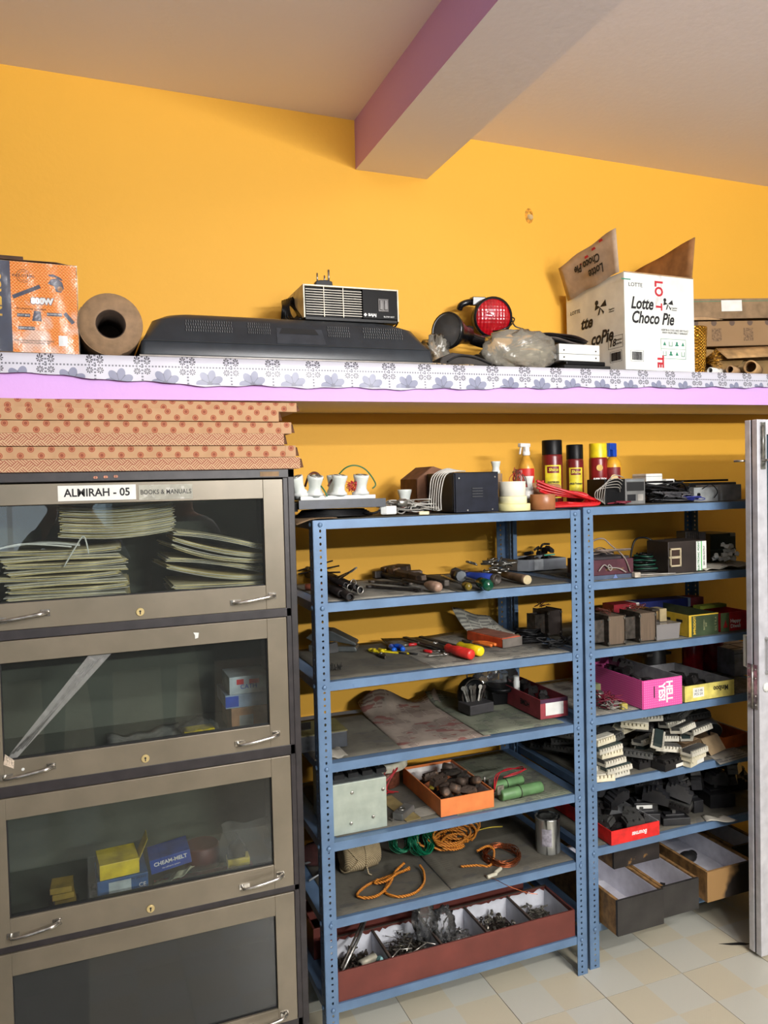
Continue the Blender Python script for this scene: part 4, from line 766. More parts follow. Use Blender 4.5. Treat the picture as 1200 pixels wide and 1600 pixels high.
# --- top shelf ---
s=SL[0]
o=thing('black_cable_coil','coil of black cable under the flat black tray, top left shelf','cable',(.70,2.20,s+NEWS)); q=MB()
for k in range(7): q.tube(coil(.0,.0,.004+.0040*(k%5),.12-.006*k,.062-.004*k,1,.002,.001,26,k),.0032,5,False)
part('cable_loops',q,BLACK,o)
q=MB(); q.tube(spl([(-.13,.03,.01),(-.155,.0,.045),(-.152,-.04,.05),(-.150,-.06,.02),(-.15,-.05,.004)],6),.004,6); q.tube(spl([(-.14,.06,.01),(-.16,.02,.06),(-.158,-.02,.05),(-.154,-.05,.01)],6),.004,6); part('loose_end',q,BLACK,o)
pz=V(605,794,2.14)
o=thing('white_plug','white moulded plug on the black cable, front of the top left shelf','plug',(pz.x,2.135,s+NEWS+.004),.1); q=MB(); q.prism([(-.026,0),(-.01,-.012),(.022,-.013),(.03,0),(.022,.013),(-.01,.012)],0,.026); part('plug_body',q,WHITE,o,.004); part('cable_stub',MB().tube(spl([(-.026,0,.012),(-.05,0,.006),(-.07,.02,.008)],4),.0035,6),BLACK,o)
# flat black tray and the lamp holder board
bz=V(608,790,2.12).z
o=thing('flat_black_tray','flat black metal tray carrying the lamp holder board','tray',(.575,2.125,s+.031),.0); part('tray_body',MB().box(0,.262,0,.13,0,.024),mat('tray_black',(15,15,18),.35,spec=.3),o,.002); part('bent_lip',MB().box(-.002,.264,-.001,.001,.001,.026),mat('tray_edge',(52,56,66),.35),o); part('end_block',MB().box(-.012,0,.02,.1,-.006,.02),DBLACK,o)
o=thing('lamp_holder_board','white wooden board with white lamp holders and red green wires','board',(.585,2.150,s+.0565),.03)
part('board',MB().box(0,.235,0,.10,0,.012),WHITE,o,.002)
def holder(h=.06,r=.021): return MB().lathe([(r*1.0,0),(r*1.0,.013),(r*.84,.018),(r*.82,.03),(r*.95,.042),(r*1.12,h-.006),(r*1.12,h),(r*.9,h),(r*.86,h-.016),(.0001,h-.014)],22)
hme=holder().mesh('lamp_holder',mat('white_bakelite',(222,228,222),.35,var=.03)); rim=MB().lathe([(.0165,.0605),(.0165,.0617),(.012,.0617),(.012,.0605)],20,None,True,False).mesh('metal_ring',STEEL)
for (x,y,rx,ry) in ((.012,.03,.1,-.35),(.048,.018,.25,.0),(.07,.075,0,0),(.122,.016,.12,.05),(.13,.078,0,.05),(.195,.022,.15,.0)):
    h_=link('lamp_holder',hme,o); h_.location=(x,y,.012); h_.rotation_euler=(rx,ry,0); r_=link('metal_ring',rim,h_)
    part('holder_base',MB().lathe([(.026,.012),(.026,.02),(.02,.022)],20,Matrix.Translation((x,y,0))),WHITE,o)
q=MB()
for i in range(9): q.tube([p for p in wirepts(4,(.145,.185),(.0,.03),(.02,.055))],.0011,4)
part('red_wires',q,PINKW,o)
q=MB(); q.tube(spl([(.125,.05,.06),(.15,.03,.092),(.18,.02,.10),(.215,.02,.085),(.235,.0,.045),(.225,0,.03)],6),.0022,5); q.tube(spl([(.055,.01,.055),(.07,-.005,.03),(.078,-.01,.01)],5),.0024,5); part('green_wires',q,GRNW,o)
q=MB(); q.tube(spl([(.03,.05,.04),(.045,.05,.075),(.07,.06,.08),(.09,.06,.06)],5),.0035,6); q.tube(spl([(.095,.03,.04),(.11,.03,.06),(.13,.04,.055)],5),.003,5); part('brown_wires',q,BRNW,o)
p=V(636,778,2.30); o=thing('lamp_holder','single white lamp holder standing behind the wire tangle','lamp holder',(p.x,2.32,s+.02)); q=link('holder_body',hme,o); part('holder_foot',MB().box(-.022,.022,-.022,.022,-.016,.0),WHITE,o,.002)
p=V(655,775,2.34); o=thing('lamp_holder','greyish lamp holder half hidden by the black transformer case','lamp holder',(p.x+.03,2.37,s+.02)); q=link('holder_body',hme,o); part('holder_foot',MB().box(-.022,.022,-.022,.022,-.016,.0),GREY,o,.002)
# wire tangle
for k,(mm,nm,lab,r,n) in enumerate(((GRYW,'grey_wire_tangle','tangle of grey wires between plug and transformer, top shelf',.0022,9),(WHTW,'white_wire_tangle','white and cream wires lying over the grey tangle, top shelf',.002,6),(BRNW,'brown_wire_tangle','thin brown and red wires at the back of the tangle',.0016,7),(DBLACK,'black_wire_tangle','black leads running under the grey wire tangle, top shelf',.0026,6))):
    q=MB(); ct=V(645,795,2.17)
    for i in range(n): q.tube(wirepts(6,(-.09,.09),(-.045,.06),(.003,.045 if k<2 else .03)),r,5)
    single(nm,lab,'wires',q,mm,(ct.x,2.19+.02*(k>1),s+NEWS+.001*k),0,None,kind='stuff')
single('crocodile_clip','small steel clip among the wires of the top shelf','clip',MB().lathe([(.007,0),(.011,.008),(.011,.03),(.006,.034)],14,TR((0,0,.012),0,PI/2)),STEEL,(V(620,786,2.14).x,2.14,s+.03))
single('fuse_carrier','small cream ceramic fuse piece in front of the wires','fuse',MB().prism([(-.016,-.006),(.016,-.006),(.02,.0),(.012,.008),(-.014,.006)],0,.01),CREAM,(V(662,798,2.115).x,2.118,s+NEWS),bev=.002)
q=MB(); [q.tube(wirepts(5,(-.03,.05),(-.012,.01),(-.012,.0)),.0006,3) for _ in range(5)]
# black transformer case
a=V(712,796,2.12); b=V(778,790,2.12); W_=b.x-a.x; H_=V(712,735,2.12).z-a.z
o=thing('transformer_case','dark blue-black metal case with louvre slots on the top shelf','case',(a.x-.0,2.118,s+NEWS+.002),-.02)
q=MB(); q.box(0,W_,0,.004,0,H_+.004); q.box(-.004,W_+.0,.004,.21,0,.004); q.box(-.004,0,.004,.21,0,H_); q.box(W_-.004,W_,.004,.21,.004,H_); q.box(0,W_-.004,.206,.21,.004,H_); part('case_shell',q,NAVY,o,.001)
part('open_side_dark',MB().box(-.0052,-.004,.012,.2,.01,H_-.006),DBLACK,o); part('case_lid',MB().box(-.004,W_,.0,.21,H_,H_+.004),NAVY,o,.001)  # black sheet stands in for the dark of the open left side
for i in range(4): part('louvre',MB().prism([(-.018,-.0016),(.018,-.0016),(.018,.0016),(-.018,.0016)],0,.003,TR((W_*.5,0,H_*.40+.0085*i),PI/2)),mat('louvre_dark',(26,28,36),.4),o)
for x,z in ((W_*.08,.88),(W_*.92,.9),(W_*.27,.05),(W_*.85,.06)): part('screw',MB().lathe([(.003,0),(.002,.0015)],10,TR((x,0,H_*z),PI/2)),STEEL,o)
q=MB()
for k in range(6): q.tube(spl([(W_*.4,.05+.012*k,H_+.008),(.02,.04+.012*k,H_+.008+.002*k),(-.02-.004*k,.03+.01*k,H_-.005),(-.045-.003*k,.01+.01*k,H_*.5),(-.05-.004*k,.0+.01*k,.01)],6),.0019,5)
part('grey_leads',q,WHTW,o)
o=thing('cardboard_flap_box','brown cardboard carton corner behind the dark transformer case','box',(a.x-.03,2.345,s+NEWS),0); q=MB(); q.prism([(0,0),(.30,0),(.30,.085),(.225,.10),(.06,.152),(.0,.11)],0,.004,TR((0,0,0),PI/2)); q.prism([(.0,.0),(.0,.11),(.06,.152),(.055,.0)],-.14,-.004,TR((0,0,0),PI/2)); part('carton_wall',q,mat('dark_brown_card',(122,84,60),.85),o,.001)
o=thing('lamp_holder','white lamp holder on the cardboard right of the transformer case','lamp holder',(V(777,735,2.36).x,2.37,V(777,740,2.36).z)); link('holder_body',hme,o).scale=(.72,.72,.72); part('holder_foot',MB().box(-.016,.016,-.016,.016,-.055,.0),CARDD,o)
# tape rolls
def roll(lab,px,py,Y,r,h,z,m,hole=.45):
    p=V(px,py,Y); o=thing('tape_roll',lab,'tape',(p.x,Y,z)); q=MB(); q.lathe([(r*hole,0),(r-.001,0),(r,.001),(r,h-.001),(r-.001,h),(r*hole,h),(r*hole,0)],36,None,True,False); part('tape_wound',q,m,o); part('card_core',MB().lathe([(r*hole*.99,.001),(r*hole*.99,h-.001),(r*hole*.88,h-.001),(r*hole*.88,.001),(r*hole*.99,.001)],24,None,True,False),CARD,o); return o
zz=s+NEWS
CRM=mat('cream_tape',(238,230,170),.5,var=.03); WTP=mat('white_tape',(228,224,208),.5,var=.03)
roll('widest cream tape roll at the foot of the roll stack',802,790,2.165,.0545,.0225,zz,CRM); roll('cream tape roll in the middle of the roll stack',801,780,2.165,.0455,.024,zz+.0228,mat('cream_tape2',(238,232,188),.5,var=.03)); roll('white tape roll topmost on the cream rolls',800,760,2.165,.0435,.047,zz+.0472,WTP)
roll('brown parcel tape roll beside the cream rolls, top shelf',848,785,2.16,.041,.050,zz,mat('brown_tape',(160,104,66),.35,var=.05))
o=thing('wire_sprig','twisted red and brown wires rising from the white tape roll','wires',(V(800,750,2.165).x+.01,2.17,zz+.095)); q=MB(); q2=MB()
for i in range(9): (q if i%2 else q2).tube(spl([(RND(-.015,.015),RND(-.01,.01),-.03),(RND(-.02,.02),RND(-.02,.02),.01),(RND(-.02,.04),RND(-.02,.02),RND(.02,.045)),(RND(.0,.06),RND(-.02,.02),RND(-.01,.03)),(.05,.0,-.02)],5),.0013,4)
part('brown_wires',q,BRNW,o); part('red_wires',q2,PINKW,o)
o=thing('brown_spool','light brown card cone lying behind the tape rolls','spool',(V(845,770,2.28).x,2.27,zz+.06),.1); part('cone_body',MB().lathe([(.030,0),(.022,.12),(.0001,.12)],20,TR((-.06,0,0),0,PI/2,-.1)),mat('spool_tan',(176,128,90),.7),o); part('cone_stand',MB().box(-.05,.05,-.02,.02,-.06,-.026),CARDD,o)
o=thing('lamp_holder','small white lamp holder above the brown spool','lamp holder',(V(825,755,2.24).x,2.24,V(825,757,2.24).z-.02)); link('holder_body',hme,o).scale=(.8,.8,.8); part('holder_foot',MB().lathe([(.018,-.04),(.018,0)],16),WHITE,o)
# red flat cable bundle
base=V(880,790,2.13); q=MB()
for k in range(9):
    j=.004*k
    pts=spl([(-.075+j,.03+.006*(k%3),.095-.011*(k%4)),(-.03,.02+.004*k,.075-.008*(k%5)),(.03+j,.0+.005*k,.055-.005*(k%4)),(.10,-.004+.006*(k%4),.034+.004*(k%3)),(.150-.006*k,.0+.004*k,.022-.001*k),(.12-.01*k,-.018+.003*k,.010+.001*k),(.02,-.012+.005*k,.009+.0012*k),(-.05+j,-.004+.006*k,.008+.001*k)],6)
    q.tube(pts,.0048,6)
single('red_strap_bundle','bundle of flat red straps looped beside the brown tape roll','strap',q,RED,(base.x,2.14,zz))
q=MB(); q.grid(lambda u,v:(.12*u,.05*v,.02*math.sin(PI*u)+.004*math.sin(9*v)),8,4); single('white_tissue','crumpled white paper between the red straps and the spray cans','paper',q,PAPER,(base.x-.05,2.26,zz+.002),solid=.001)
# spray cans and bottles
def can(lab,px0,px1,ptop,Y,capc,body,lab1,rz=0):
    a=V(px0,ptop,Y); b=V(px1,ptop,Y); r=(b.x-a.x)/2*.97; H=a.z-(SL[0]+NEWS); o=thing('spray_can',lab,'spray can',((a.x+b.x)/2,Y,SL[0]+NEWS),rz)
    part('can_body',MB().lathe([(r*.93,0),(r,.004),(r,H-.062),(r*.96,H-.055),(r*.8,H-.05)],30),body,o); part('cap',MB().lathe([(r*.97,H-.054),(r*.97,H-.003),(r*.92,H),(.0001,H)],30,cap=False),capc,o)
    return o,r,H
def wrap(o,r,z0,z1,a0,a1,m,nm='label_panel'):
    q=MB(); q.grid(lambda u,v:(r*1.008*math.cos(a0+(a1-a0)*u),r*1.008*math.sin(a0+(a1-a0)*u),z0+(z1-z0)*v),14,1); return part(nm,q,m,o)
MAR=mat('can_maroon',(112,26,26),.3); YL=mat('label_yellow',(236,214,54),.45)
fa=R(-118)
for (x0,x1,pt,Y,cap,body,t1,t2,lab,yy) in ((848,876,688,2.44,BLACK,MAR,'Shine','WATERLESS',"tallest spray can with black cap and yellow label, top shelf",1),(886,909,695,2.43,BLACK,MAR,'Shine','Multi Purpose',"shorter black capped spray can with bright yellow label",1),(922,946,693,2.42,YEL,mat('can_red',(134,26,28),.3),'SUPER TECH','ADHESIVE',"maroon spray can with yellow cap beside the blue trigger bottle",0)):
    o,r,H=can(lab,x0,x1,pt,Y,cap,body,t1)
    ctr=R(-118) 
    if yy: wrap(o,r,.03,H*.62,ctr-.85,ctr+.85,YL); wrap(o,r*1.003,H*.50,H*.60,ctr-.6,ctr+.6,mat('label_maroon',(120,20,40),.4),'name_band')
    tp=lambda z:(r*1.03*math.cos(ctr),r*1.03*math.sin(ctr),z)
    text(t1,WINK if not yy else YL,o,tp(H*.55 if yy else H*.42),.016 if yy else .0085,rot=(PI/2,0,ctr+PI/2),shear=.2,bold=.0004); text(t2,INK if yy else YL,o,tp(H*.36 if yy else H*.32),.0105 if yy else .0085,rot=(PI/2,0,ctr+PI/2),bold=.0003,sx=.75)
    if not yy: q=MB(); q.lathe([(.012,0),(.012,.0008)],20,TR((r*1.0*math.cos(ctr),r*1.0*math.sin(ctr),H*.60))@TR((0,0,0),PI/2,0,ctr+PI/2) if False else Matrix.Translation((r*1.01*math.cos(ctr),r*1.01*math.sin(ctr),H*.6))@Euler((PI/2,0,ctr+PI/2)).to_matrix().to_4x4()); part('round_emblem',q,mat('emblem_gold',(210,170,70),.4),o)
a=V(957,700,2.40); H=V(957,714,2.40).z-zz
o=thing('trigger_bottle','yellow bottle with blue trigger head and dark red label','bottle',(a.x,2.40,zz),R(20)); r=.031
part('bottle_body',MB().lathe([(r*.9,0),(r,.006),(r,H*.82),(r*.8,H*.93),(.013,H)],26),mat('amber_yellow',(226,166,44),.3),o); wrap(o,r,H*.22,H*.78,R(-118)-R(20)-.9,R(-118)-R(20)+.9,mat('label_oxblood',(122,30,34),.45))
part('trigger_head',MB().box(-.012,.012,-.012,.012,H,H+.03).box(-.03,.014,-.010,.010,H+.026,H+.052).box(-.03,-.024,-.006,.006,H,H+.03),BLUE,o,.003)
q=Matrix.Translation((r*1.02*math.cos(R(-138)),r*1.02*math.sin(R(-138)),H*.55))@Euler((PI/2,0,R(-138)+PI/2)).to_matrix().to_4x4(); part('oval_emblem',MB().lathe([(.014,0),(.014,.0008)],20,q),mat('emblem_cream',(226,190,120),.4),o); text('POLISH',YL,o,(r*1.04*math.cos(R(-138)),r*1.04*math.sin(R(-138)),H*.33),.008,rot=(PI/2,0,R(-138)+PI/2))
a=V(822,710,2.38); H=V(822,712,2.38).z-zz
o=thing('trigger_bottle','clear spray bottle with white trigger and red label','bottle',(a.x,2.38,zz),R(15)); r=.030
part('bottle_body',MB().lathe([(r*.9,0),(r,.006),(r,H*.74),(r*.85,H*.84),(.012,H)],26),mat('amber_fluid',(214,160,60),.25),o); wrap(o,r,H*.3,H*.75,R(-118)-R(15)-1.1,R(-118)-R(15)+1.1,mat('label_scarlet',(204,44,36),.45)); wrap(o,r*1.005,H*.35,H*.72,R(-118)-R(15)-1.1,R(-118)-R(15)-.6,WINK,'white_strip')
part('trigger_head',MB().lathe([(.014,H),(.014,H+.016)],16).box(-.010,.010,-.009,.009,H+.014,H+.032).box(-.034,.016,-.008,.008,H+.03,H+.044).prism([(-.03,H+.03),(-.024,H+.03),(-.03,H+.004),(-.036,H+.004)],-.004,.004,TR((0,0,0),PI/2)),mat('trigger_white',(232,232,228),.3),o,.003)
# --- second shelf: pipes, wrenches, hammers ---
s=SL[1]; zz=s+NEWS
def pipe(lab,p0,p1,z0,z1,r,m,hollow=True,grp=None):
    a=G(*p0,z0); b=G(*p1,z1); d=(b-a); L=d.length; o=thing('steel_pipe',lab,'pipe',a,0,grp); M=d.to_track_quat('Z','Y').to_matrix().to_4x4()
    q=MB(); q.lathe([(r*.72,0),(r,0),(r,L),(r*.72,L),(r*.72,0)],14,M,True,False); part('pipe_wall',q,m,o); part('bore',MB().lathe([(r*.71,.01),(.0001,.01)],10,M,cap=False),DBLACK,o); return o
TUBM=mat('dark_pipe',(52,46,44),.45,.6,var=.3,c2=(96,76,62),thr=.62)
for i,(a,b,z0,r,lab) in enumerate((((547,933),(500,902),.012,.0125,'thickest box spanner tube at the front of the pipe bundle'),((533,928),(492,905),.013,.0115,'box spanner tube left of the thickest one'),((563,922),(505,898),.017,.0115,'dark tube ending right of the front box spanners'),((556,917),(497,890),.034,.009,'tube lying on top of the front box spanners'),((540,914),(480,888),.036,.008,'thin tube crossing the upper pipe bundle'),((520,912),(473,896),.014,.009,'tube at the left behind the post, second shelf'))):
    pipe(lab,a,b,zz+z0,zz+z0+.006,r,TUBM,grp='pipes on the second shelf')
for i,(a,b,z0,z1,lab) in enumerate((((466,897),(530,884),.03,.05,'thin rod reaching left towards the almirah, lowest of three'),((466,892),(520,876),.04,.07,'thin rod crossing behind the rack post, middle of three'),((530,905),(557,887),.05,.095,'upper of two thin rods pointing up right'),((527,902),(551,892),.045,.08,'lower of two thin rods pointing up right'),((505,895),(531,894),.05,.058,'short rod pointing straight right above the pipes'))):
    aa=G(*a,zz+z0); bb=G(*b,zz+z1); 
    if (bb-aa).length>.35: bb=aa+(bb-aa).normalized()*.3
    single('steel_rod',lab,'rod',MB().tube([(0,0,0),tuple((bb-aa)*.5),tuple(bb-aa)],.003,6),STEEL if i in (2,3) else TUBM,aa)
single('copper_rod','short copper coloured round bar left of the thick tubes','rod',MB().cyl((0,0,0),(.05,-.035,0),.011,n=12),mat('copper_bar',(178,98,72),.45,.4),G(478,917,zz+.012)); single('copper_rod','copper bar end showing right of the post','rod',MB().cyl((0,0,0),(.055,-.05,0),.010,n=12),mat('copper_bar',(178,98,72),.45,.4),G(500,916,zz+.011))
for i,(px,py,zz_,lab) in enumerate(((552,911,.04,'upper small steel ring on the pipe bundle'),(563,922,.034,'right small steel ring on the pipe bundle'),(547,918,.03,'left small steel ring on the pipe bundle'))):
    p=G(px,py,zz+zz_); single('steel_ring',lab,'ring',MB().tube([(.0105*math.cos(a),0,.0105*math.sin(a)) for a in [2*PI*k/18 for k in range(18)]],.0018,6,True),STEEL,p,.3)
def flat(name,lab,cat,p,ang,out,h,m,bev=.0015,rx=0,extra=None,ry=0): # a flat tool lying on its shelf: outline in its own plane, x along the tool
    o=thing(name,lab,cat,p,ang,None,rx,ry); part('tool_body',MB().prism(out,0,h),m,o,bev)
    if extra: extra(o)
    return o
def ang(a,b,z): A=G(*a,z); B=G(*b,z); d=B-A; return A,math.atan2(d.y,d.x),d.length
A_,an,L=ang((600,905),(665,915),zz)
def hn(L,r,m,x0=0,z=None,ry=0): 
    def f(o): part('handle',MB().lathe([(r*.7,0),(r,.012),(r*1.1,L*.4),(r*.9,L*.8),(r,L-.006),(r*.7,L)],14,TR((x0,0,z or r),0,PI/2)),m,o)
    return f
WRM=mat('black_iron',(48,44,42),.5,.5,var=.3,c2=(92,80,68),thr=.64)
flat('ball_hammer','small black hammer lying behind the long spanners','hammer',(A_.x,A_.y+.05,zz+.001),an,[(-.0,-.03),(.022,-.03),(.022,.04),(0,.04)],.026,WRM,.004,extra=hn(.17,.009,WRM,.02,.013))
A_,an,L=ang((575,918),(660,925),zz); flat('open_spanner','long curved black spanner at the front of the second shelf','spanner',(A_.x,A_.y,zz+.001),an,[(0,-.012),(.012,-.014),(.02,-.006),(.09,-.008),(.19,-.004),(.2,-.012),(.215,-.012),(.21,.0),(.215,.012),(.2,.012),(.19,.004),(.09,.0),(.02,.006),(.012,.014),(0,.012),(.008,0)],.008,WRM)
A_,an,L=ang((582,911),(640,916),zz); flat('open_spanner','straight black spanner under the ball hammer','spanner',(A_.x,A_.y+.02,zz+.001),an,[(0,-.013),(.014,-.014),(.024,-.006),(.15,-.006),(.16,-.013),(.178,-.010),(.17,.0),(.178,.010),(.16,.013),(.15,.006),(.024,.006),(.014,.014),(0,.013),(.008,0)],.008,DSTEEL)
# adjustable pipe wrenches
A_=G(612,900,zz+.01); B_=G(712,922,zz+.01); an=math.atan2((B_-A_).y,(B_-A_).x)
o=thing('pipe_wrench','big dark pipe wrench with hooked jaw, middle of the second shelf','wrench',(A_.x,A_.y+.03,zz+.028),an,None,R(8)); RST=mat('rusty_iron',(84,70,60),.6,.45,var=.3,c2=(128,98,74),thr=.56)
part('jaw',MB().prism([(-.03,.0),(-.012,.05),(.05,.066),(.075,.04),(.055,.022),(.02,.02),(.012,-.02),(-.02,-.022)],-.013,.013),RST,o,.003); part('lower_jaw',MB().prism([(.03,.008),(.07,.016),(.078,-.016),(.04,-.022)],-.014,.014),RST,o,.003); part('handle',MB().prism([(.0,-.016),(.05,-.014),(.25,-.020),(.275,-.012),(.28,.004),(.25,.008),(.06,.010),(.0,.012)],-.009,.009),RST,o,.003)
part('adjusting_nut',MB().lathe([(.014,-.012),(.016,-.008),(.016,.008),(.014,.012)],16,TR((.035,-.004,0),0,PI/2)),RST,o)
A_=G(655,903,zz+.01); B_=G(738,925,zz+.01); an=math.atan2((B_-A_).y,(B_-A_).x); o=thing('pipe_wrench','second iron wrench lying alongside the big one','wrench',(A_.x,A_.y+.0,zz+.016),an); part('handle',MB().prism([(-.05,-.012),(.0,-.016),(.2,-.016),(.225,-.008),(.225,.01),(.2,.014),(.0,.01),(-.05,.02)],-.01,.01),DSTEEL,o,.003); part('head',MB().prism([(-.075,-.02),(-.04,-.024),(-.03,.026),(-.07,.034)],-.0145,.0145),RST,o,.003)
A_=G(660,912,zz+.0175); B_=G(687,918,zz+.0175); an=math.atan2((B_-A_).y,(B_-A_).x);
o=thing('chisel','chisel with pale worn wooden handle at the shelf front','chisel',B_-(B_-A_).normalized()*.083,an); part('handle',MB().lathe([(.010,0),(.015,.02),(.0165,.05),(.015,.075),(.008,.082),(.0001,.083)],16,TR((0,0,0),0,PI/2),cap=False),mat('worn_tan_handle',(162,132,112),.4,var=.2,vs=50),o); part('blade',MB().box(-.16,.0,-.006,.006,-.004,.004),DSTEEL,o,.001)
A_=G(700,905,zz); B_=G(805,909,zz)
A_=G(716,899,zz+.02); B_=G(792,909,zz+.018); an=math.atan2((B_-A_).y,(B_-A_).x);
o=thing('claw_hammer','hammer with grey octagonal head and taped blue handle','hammer',(A_.x,A_.y,zz+.022),an); part('head',MB().lathe([(.018,-.052),(.021,-.046),(.021,-.02),(.015,-.012),(.015,.012),(.021,.02),(.021,.046),(.018,.052)],8,TR((0,0,0),PI/2,0,R(60)),False),mat('hammer_grey',(84,88,92),.45,.5,var=.2),o,.001)
part('blue_handle',MB().lathe([(.012,.0),(.014,.03),(.0165,.10),(.0165,.145)],16,TR((.03,0,0),0,PI/2)),mat('blue_taped_handle',(40,64,150),.45,var=.25),o); part('eye_wedge',MB().box(-.02,.034,-.016,.016,-.016,.016),mat('rust_brown',(84,62,50),.7),o,.003); part('steel_end',MB().lathe([(.0175,0),(.0175,.016),(.013,.016),(.0125,.004),(.0001,.004)],16,TR((.172,0,0),0,PI/2),cap=False),DSTEEL,o)
A_=G(778,903,zz); A_=G(770,894,zz+.0155); B_=G(824,906,zz+.0155); an=math.atan2((B_-A_).y,(B_-A_).x);
o=thing('wooden_handle_hammer','round wooden tool handle lying behind the blue hammer','hammer',B_-(B_-A_).normalized()*.17,an); part('handle',MB().lathe([(.010,0),(.013,.06),(.015,.15),(.0155,.17)],16,TR((0,0,0),0,PI/2)),mat('greyed_wood',(122,100,80),.6,var=.25),o); part('cut_end',MB().lathe([(.0148,0),(.0148,.0012)],16,TR((.17,0,0),0,PI/2)),mat('pale_end_grain',(196,180,140),.7),o)
def sdriver(lab,hp,tp,z,r,hl,m,tip=.0035,fl=True):
    a=G(*hp,z); b=G(*tp,z); d=a-b; an=math.atan2(d.y,d.x); L=d.length; o=thing('screwdriver',lab,'screwdriver',(b.x,b.y,z),an)
    part('handle',MB().lathe([(r*.6,L-hl),(r*.95,L-hl+.008),(r*.85,L-hl+.02),(r,L-hl*.6),(r,L-.008),(r*.8,L-.001),(.0001,L)],12,TR((0,0,0),0,PI/2),cap=False),m,o); part('shank',MB().cyl((0,0,0),(L-hl+.004,0,0),tip,n=10),STEEL if fl else DSTEEL,o); return o
sdriver('screwdriver with olive yellow clear handle, second shelf',(733,917),(690,899),zz+.013,.0125,.05,mat('olive_amber',(108,92,30),.2,var=.3)); sdriver('thick screwdriver with dark green translucent handle, second shelf',(764,915),(722,900),zz+.019,.018,.085,mat('bottle_green',(14,76,54),.15,var=.2))
# steel hooks
q=MB(); ct=Vector((1.375,2.43,zz))
for i in range(16):
    a=RND(0,2*PI); c=Vector((RND(-.09,.05),RND(-.04,.04),RND(.008,.05))); L=RND(.04,.075); u=Vector((math.cos(a),math.sin(a),RND(-.3,.3))).normalized(); w=Vector((-math.sin(a),math.cos(a),RND(-.4,.4)))*.013
    c.z=max(c.z,.006+abs(u.z)*L/2+abs(w.z))
    P=[c-u*L/2+w,c+u*L*.4+w,c+u*L/2+w*.3,c+u*L/2-w*.5,c+u*L*.35-w,c-u*L*.1-w]
    single('steel_hook','bent steel hook in the heap before the rear post','hook',MB().tube([p-c for p in spl(P,4)],.0032,6),STEEL,(ct.x+c.x,ct.y+c.y,zz+c.z),0,'steel hooks on the second shelf')
p=G(818,894,zz); o=thing('grey_plastic_tray','grey plastic tray with clipped corner holding black parts','tray',(p.x,p.y+.01,zz),.05); q=MB(); GT=mat('grey_tray',(140,144,150),.4,var=.06)
q.prism([(0,.03),(.03,0),(.20,0),(.20,.15),(0,.15)],0,.003); 
for a,b in (((0,.03),(.03,0)),((.03,0),(.20,0)),((.20,0),(.20,.15)),((.20,.15),(0,.15)),((0,.15),(0,.03))):
    q.prism([a,b,(b[0]*.98+.002,b[1]*.97+.0025),(a[0]*.98+.002,a[1]*.97+.0025)],.003,.042)
part('tray_body',q,GT,o); part('clear_tape',MB().box(.055,.095,-.0012,0,.003,.042),mat('shiny_tape',(206,210,214),.15),o)
def clutter(name,lab,cat,n,bx,by,bz,size,mats,loc,grp,rz=0,shapes=None):   # n small separate parts heaped in a box; each is an object
    metas=shapes; k=0
    for i in range(n):
        me=random.choice(metas); q=link(name,me); q.location=(loc[0]+RND(*bx),loc[1]+RND(*by),loc[2]+RND(*bz)); q.rotation_euler=(RND(-.3,.3),RND(-.3,.3),RND(0,6.28)); sc=RND(*size); q.scale=(sc,sc,sc); tag(q,lab,cat,grp); HEAP.append((q,loc[0]+bx[0],loc[0]+bx[1],loc[1]+by[0],loc[1]+by[1],loc[2]+.004,loc[2]+bz[1]+.03))
def blk(w,d,h,m,teeth=0):
    b=MB(); b.box(-w/2,w/2,-d/2,d/2,0,h*.7); b.box(-w/2*.8,w/2*.8,-d/2*.6,d/2*.6,h*.7,h)
    for i in range(teeth): x=-w/2+(i+.5)*w/teeth; b.box(x-w/teeth*.3,x+w/teeth*.3,-d/2,-d/2*.55,h*.7,h*.95); b.box(x-w/teeth*.3,x+w/teeth*.3,d/2*.55,d/2,h*.7,h*.95)
    return b
BKM=mat('old_black_bakelite',(34,32,32),.5,var=.3)
clips=[blk(.05,.016,.014,BKM,3).mesh('black_clip',BKM),MB().tube(spl([(-.02,0,0),(0,.012,.012),(.02,0,.006)],4),.004,6).mesh('black_clip',BKM)]
clutter('black_clip','black plastic clip heaped in the grey tray, second shelf','clip',20,(.03,.17),(.04,.12),(.026,.05),(.8,1.2),None,(p.x,p.y,zz),'clips in the grey tray',shapes=clips)
single('green_strip','small turquoise plastic strip on the grey tray edge','strip',MB().prism([(0,0),(.05,.004),(.052,.016),(.004,.014)],0,.004),mat('turquoise',(70,170,150),.4),(p.x+.11,p.y+.03,zz+.052))
# --- third shelf ---
s=SL[2]; zz=s+NEWS
p=G(513,1022,zz); o=thing('paper_punch','grey metal two part paper punch by the left post, third shelf','punch',(p.x+.02,p.y+.07,zz),R(-28)); GP=mat('grey_hammertone',(76,80,80),.45,.2)
part('base',MB().prism([(-.06,0),(.105,0),(.105,.008),(.1,.016),(-.06,.022)],-.035,.035,TR((0,0,0),PI/2)),GP,o,.003); part('lever',MB().prism([(-.07,.046),(-.03,.075),(.02,.07),(.10,.030),(.105,.024),(.10,.020),(.03,.034),(-.05,.036)],-.033,.033,TR((0,0,0),PI/2)),GP,o,.004); part('hinge_block',MB().box(-.05,-.01,-.03,.03,.02,.04),DBLACK,o); part('spring_pin',MB().cyl((.0,0,.018),(.0,0,.04),.006,n=10),STEEL,o)
o=thing('grey_bracket','small grey triangular bracket before the paper punch','bracket',(p.x-.01,p.y+.01,zz),.2); part('plate',MB().prism([(0,0),(.05,0),(.045,.035),(.0,.03)],-.01,.01,TR((0,0,0),PI/2)),mat('grey_casting',(62,62,62),.6),o,.002)
q=MB(); cc=G(520,1050,zz)
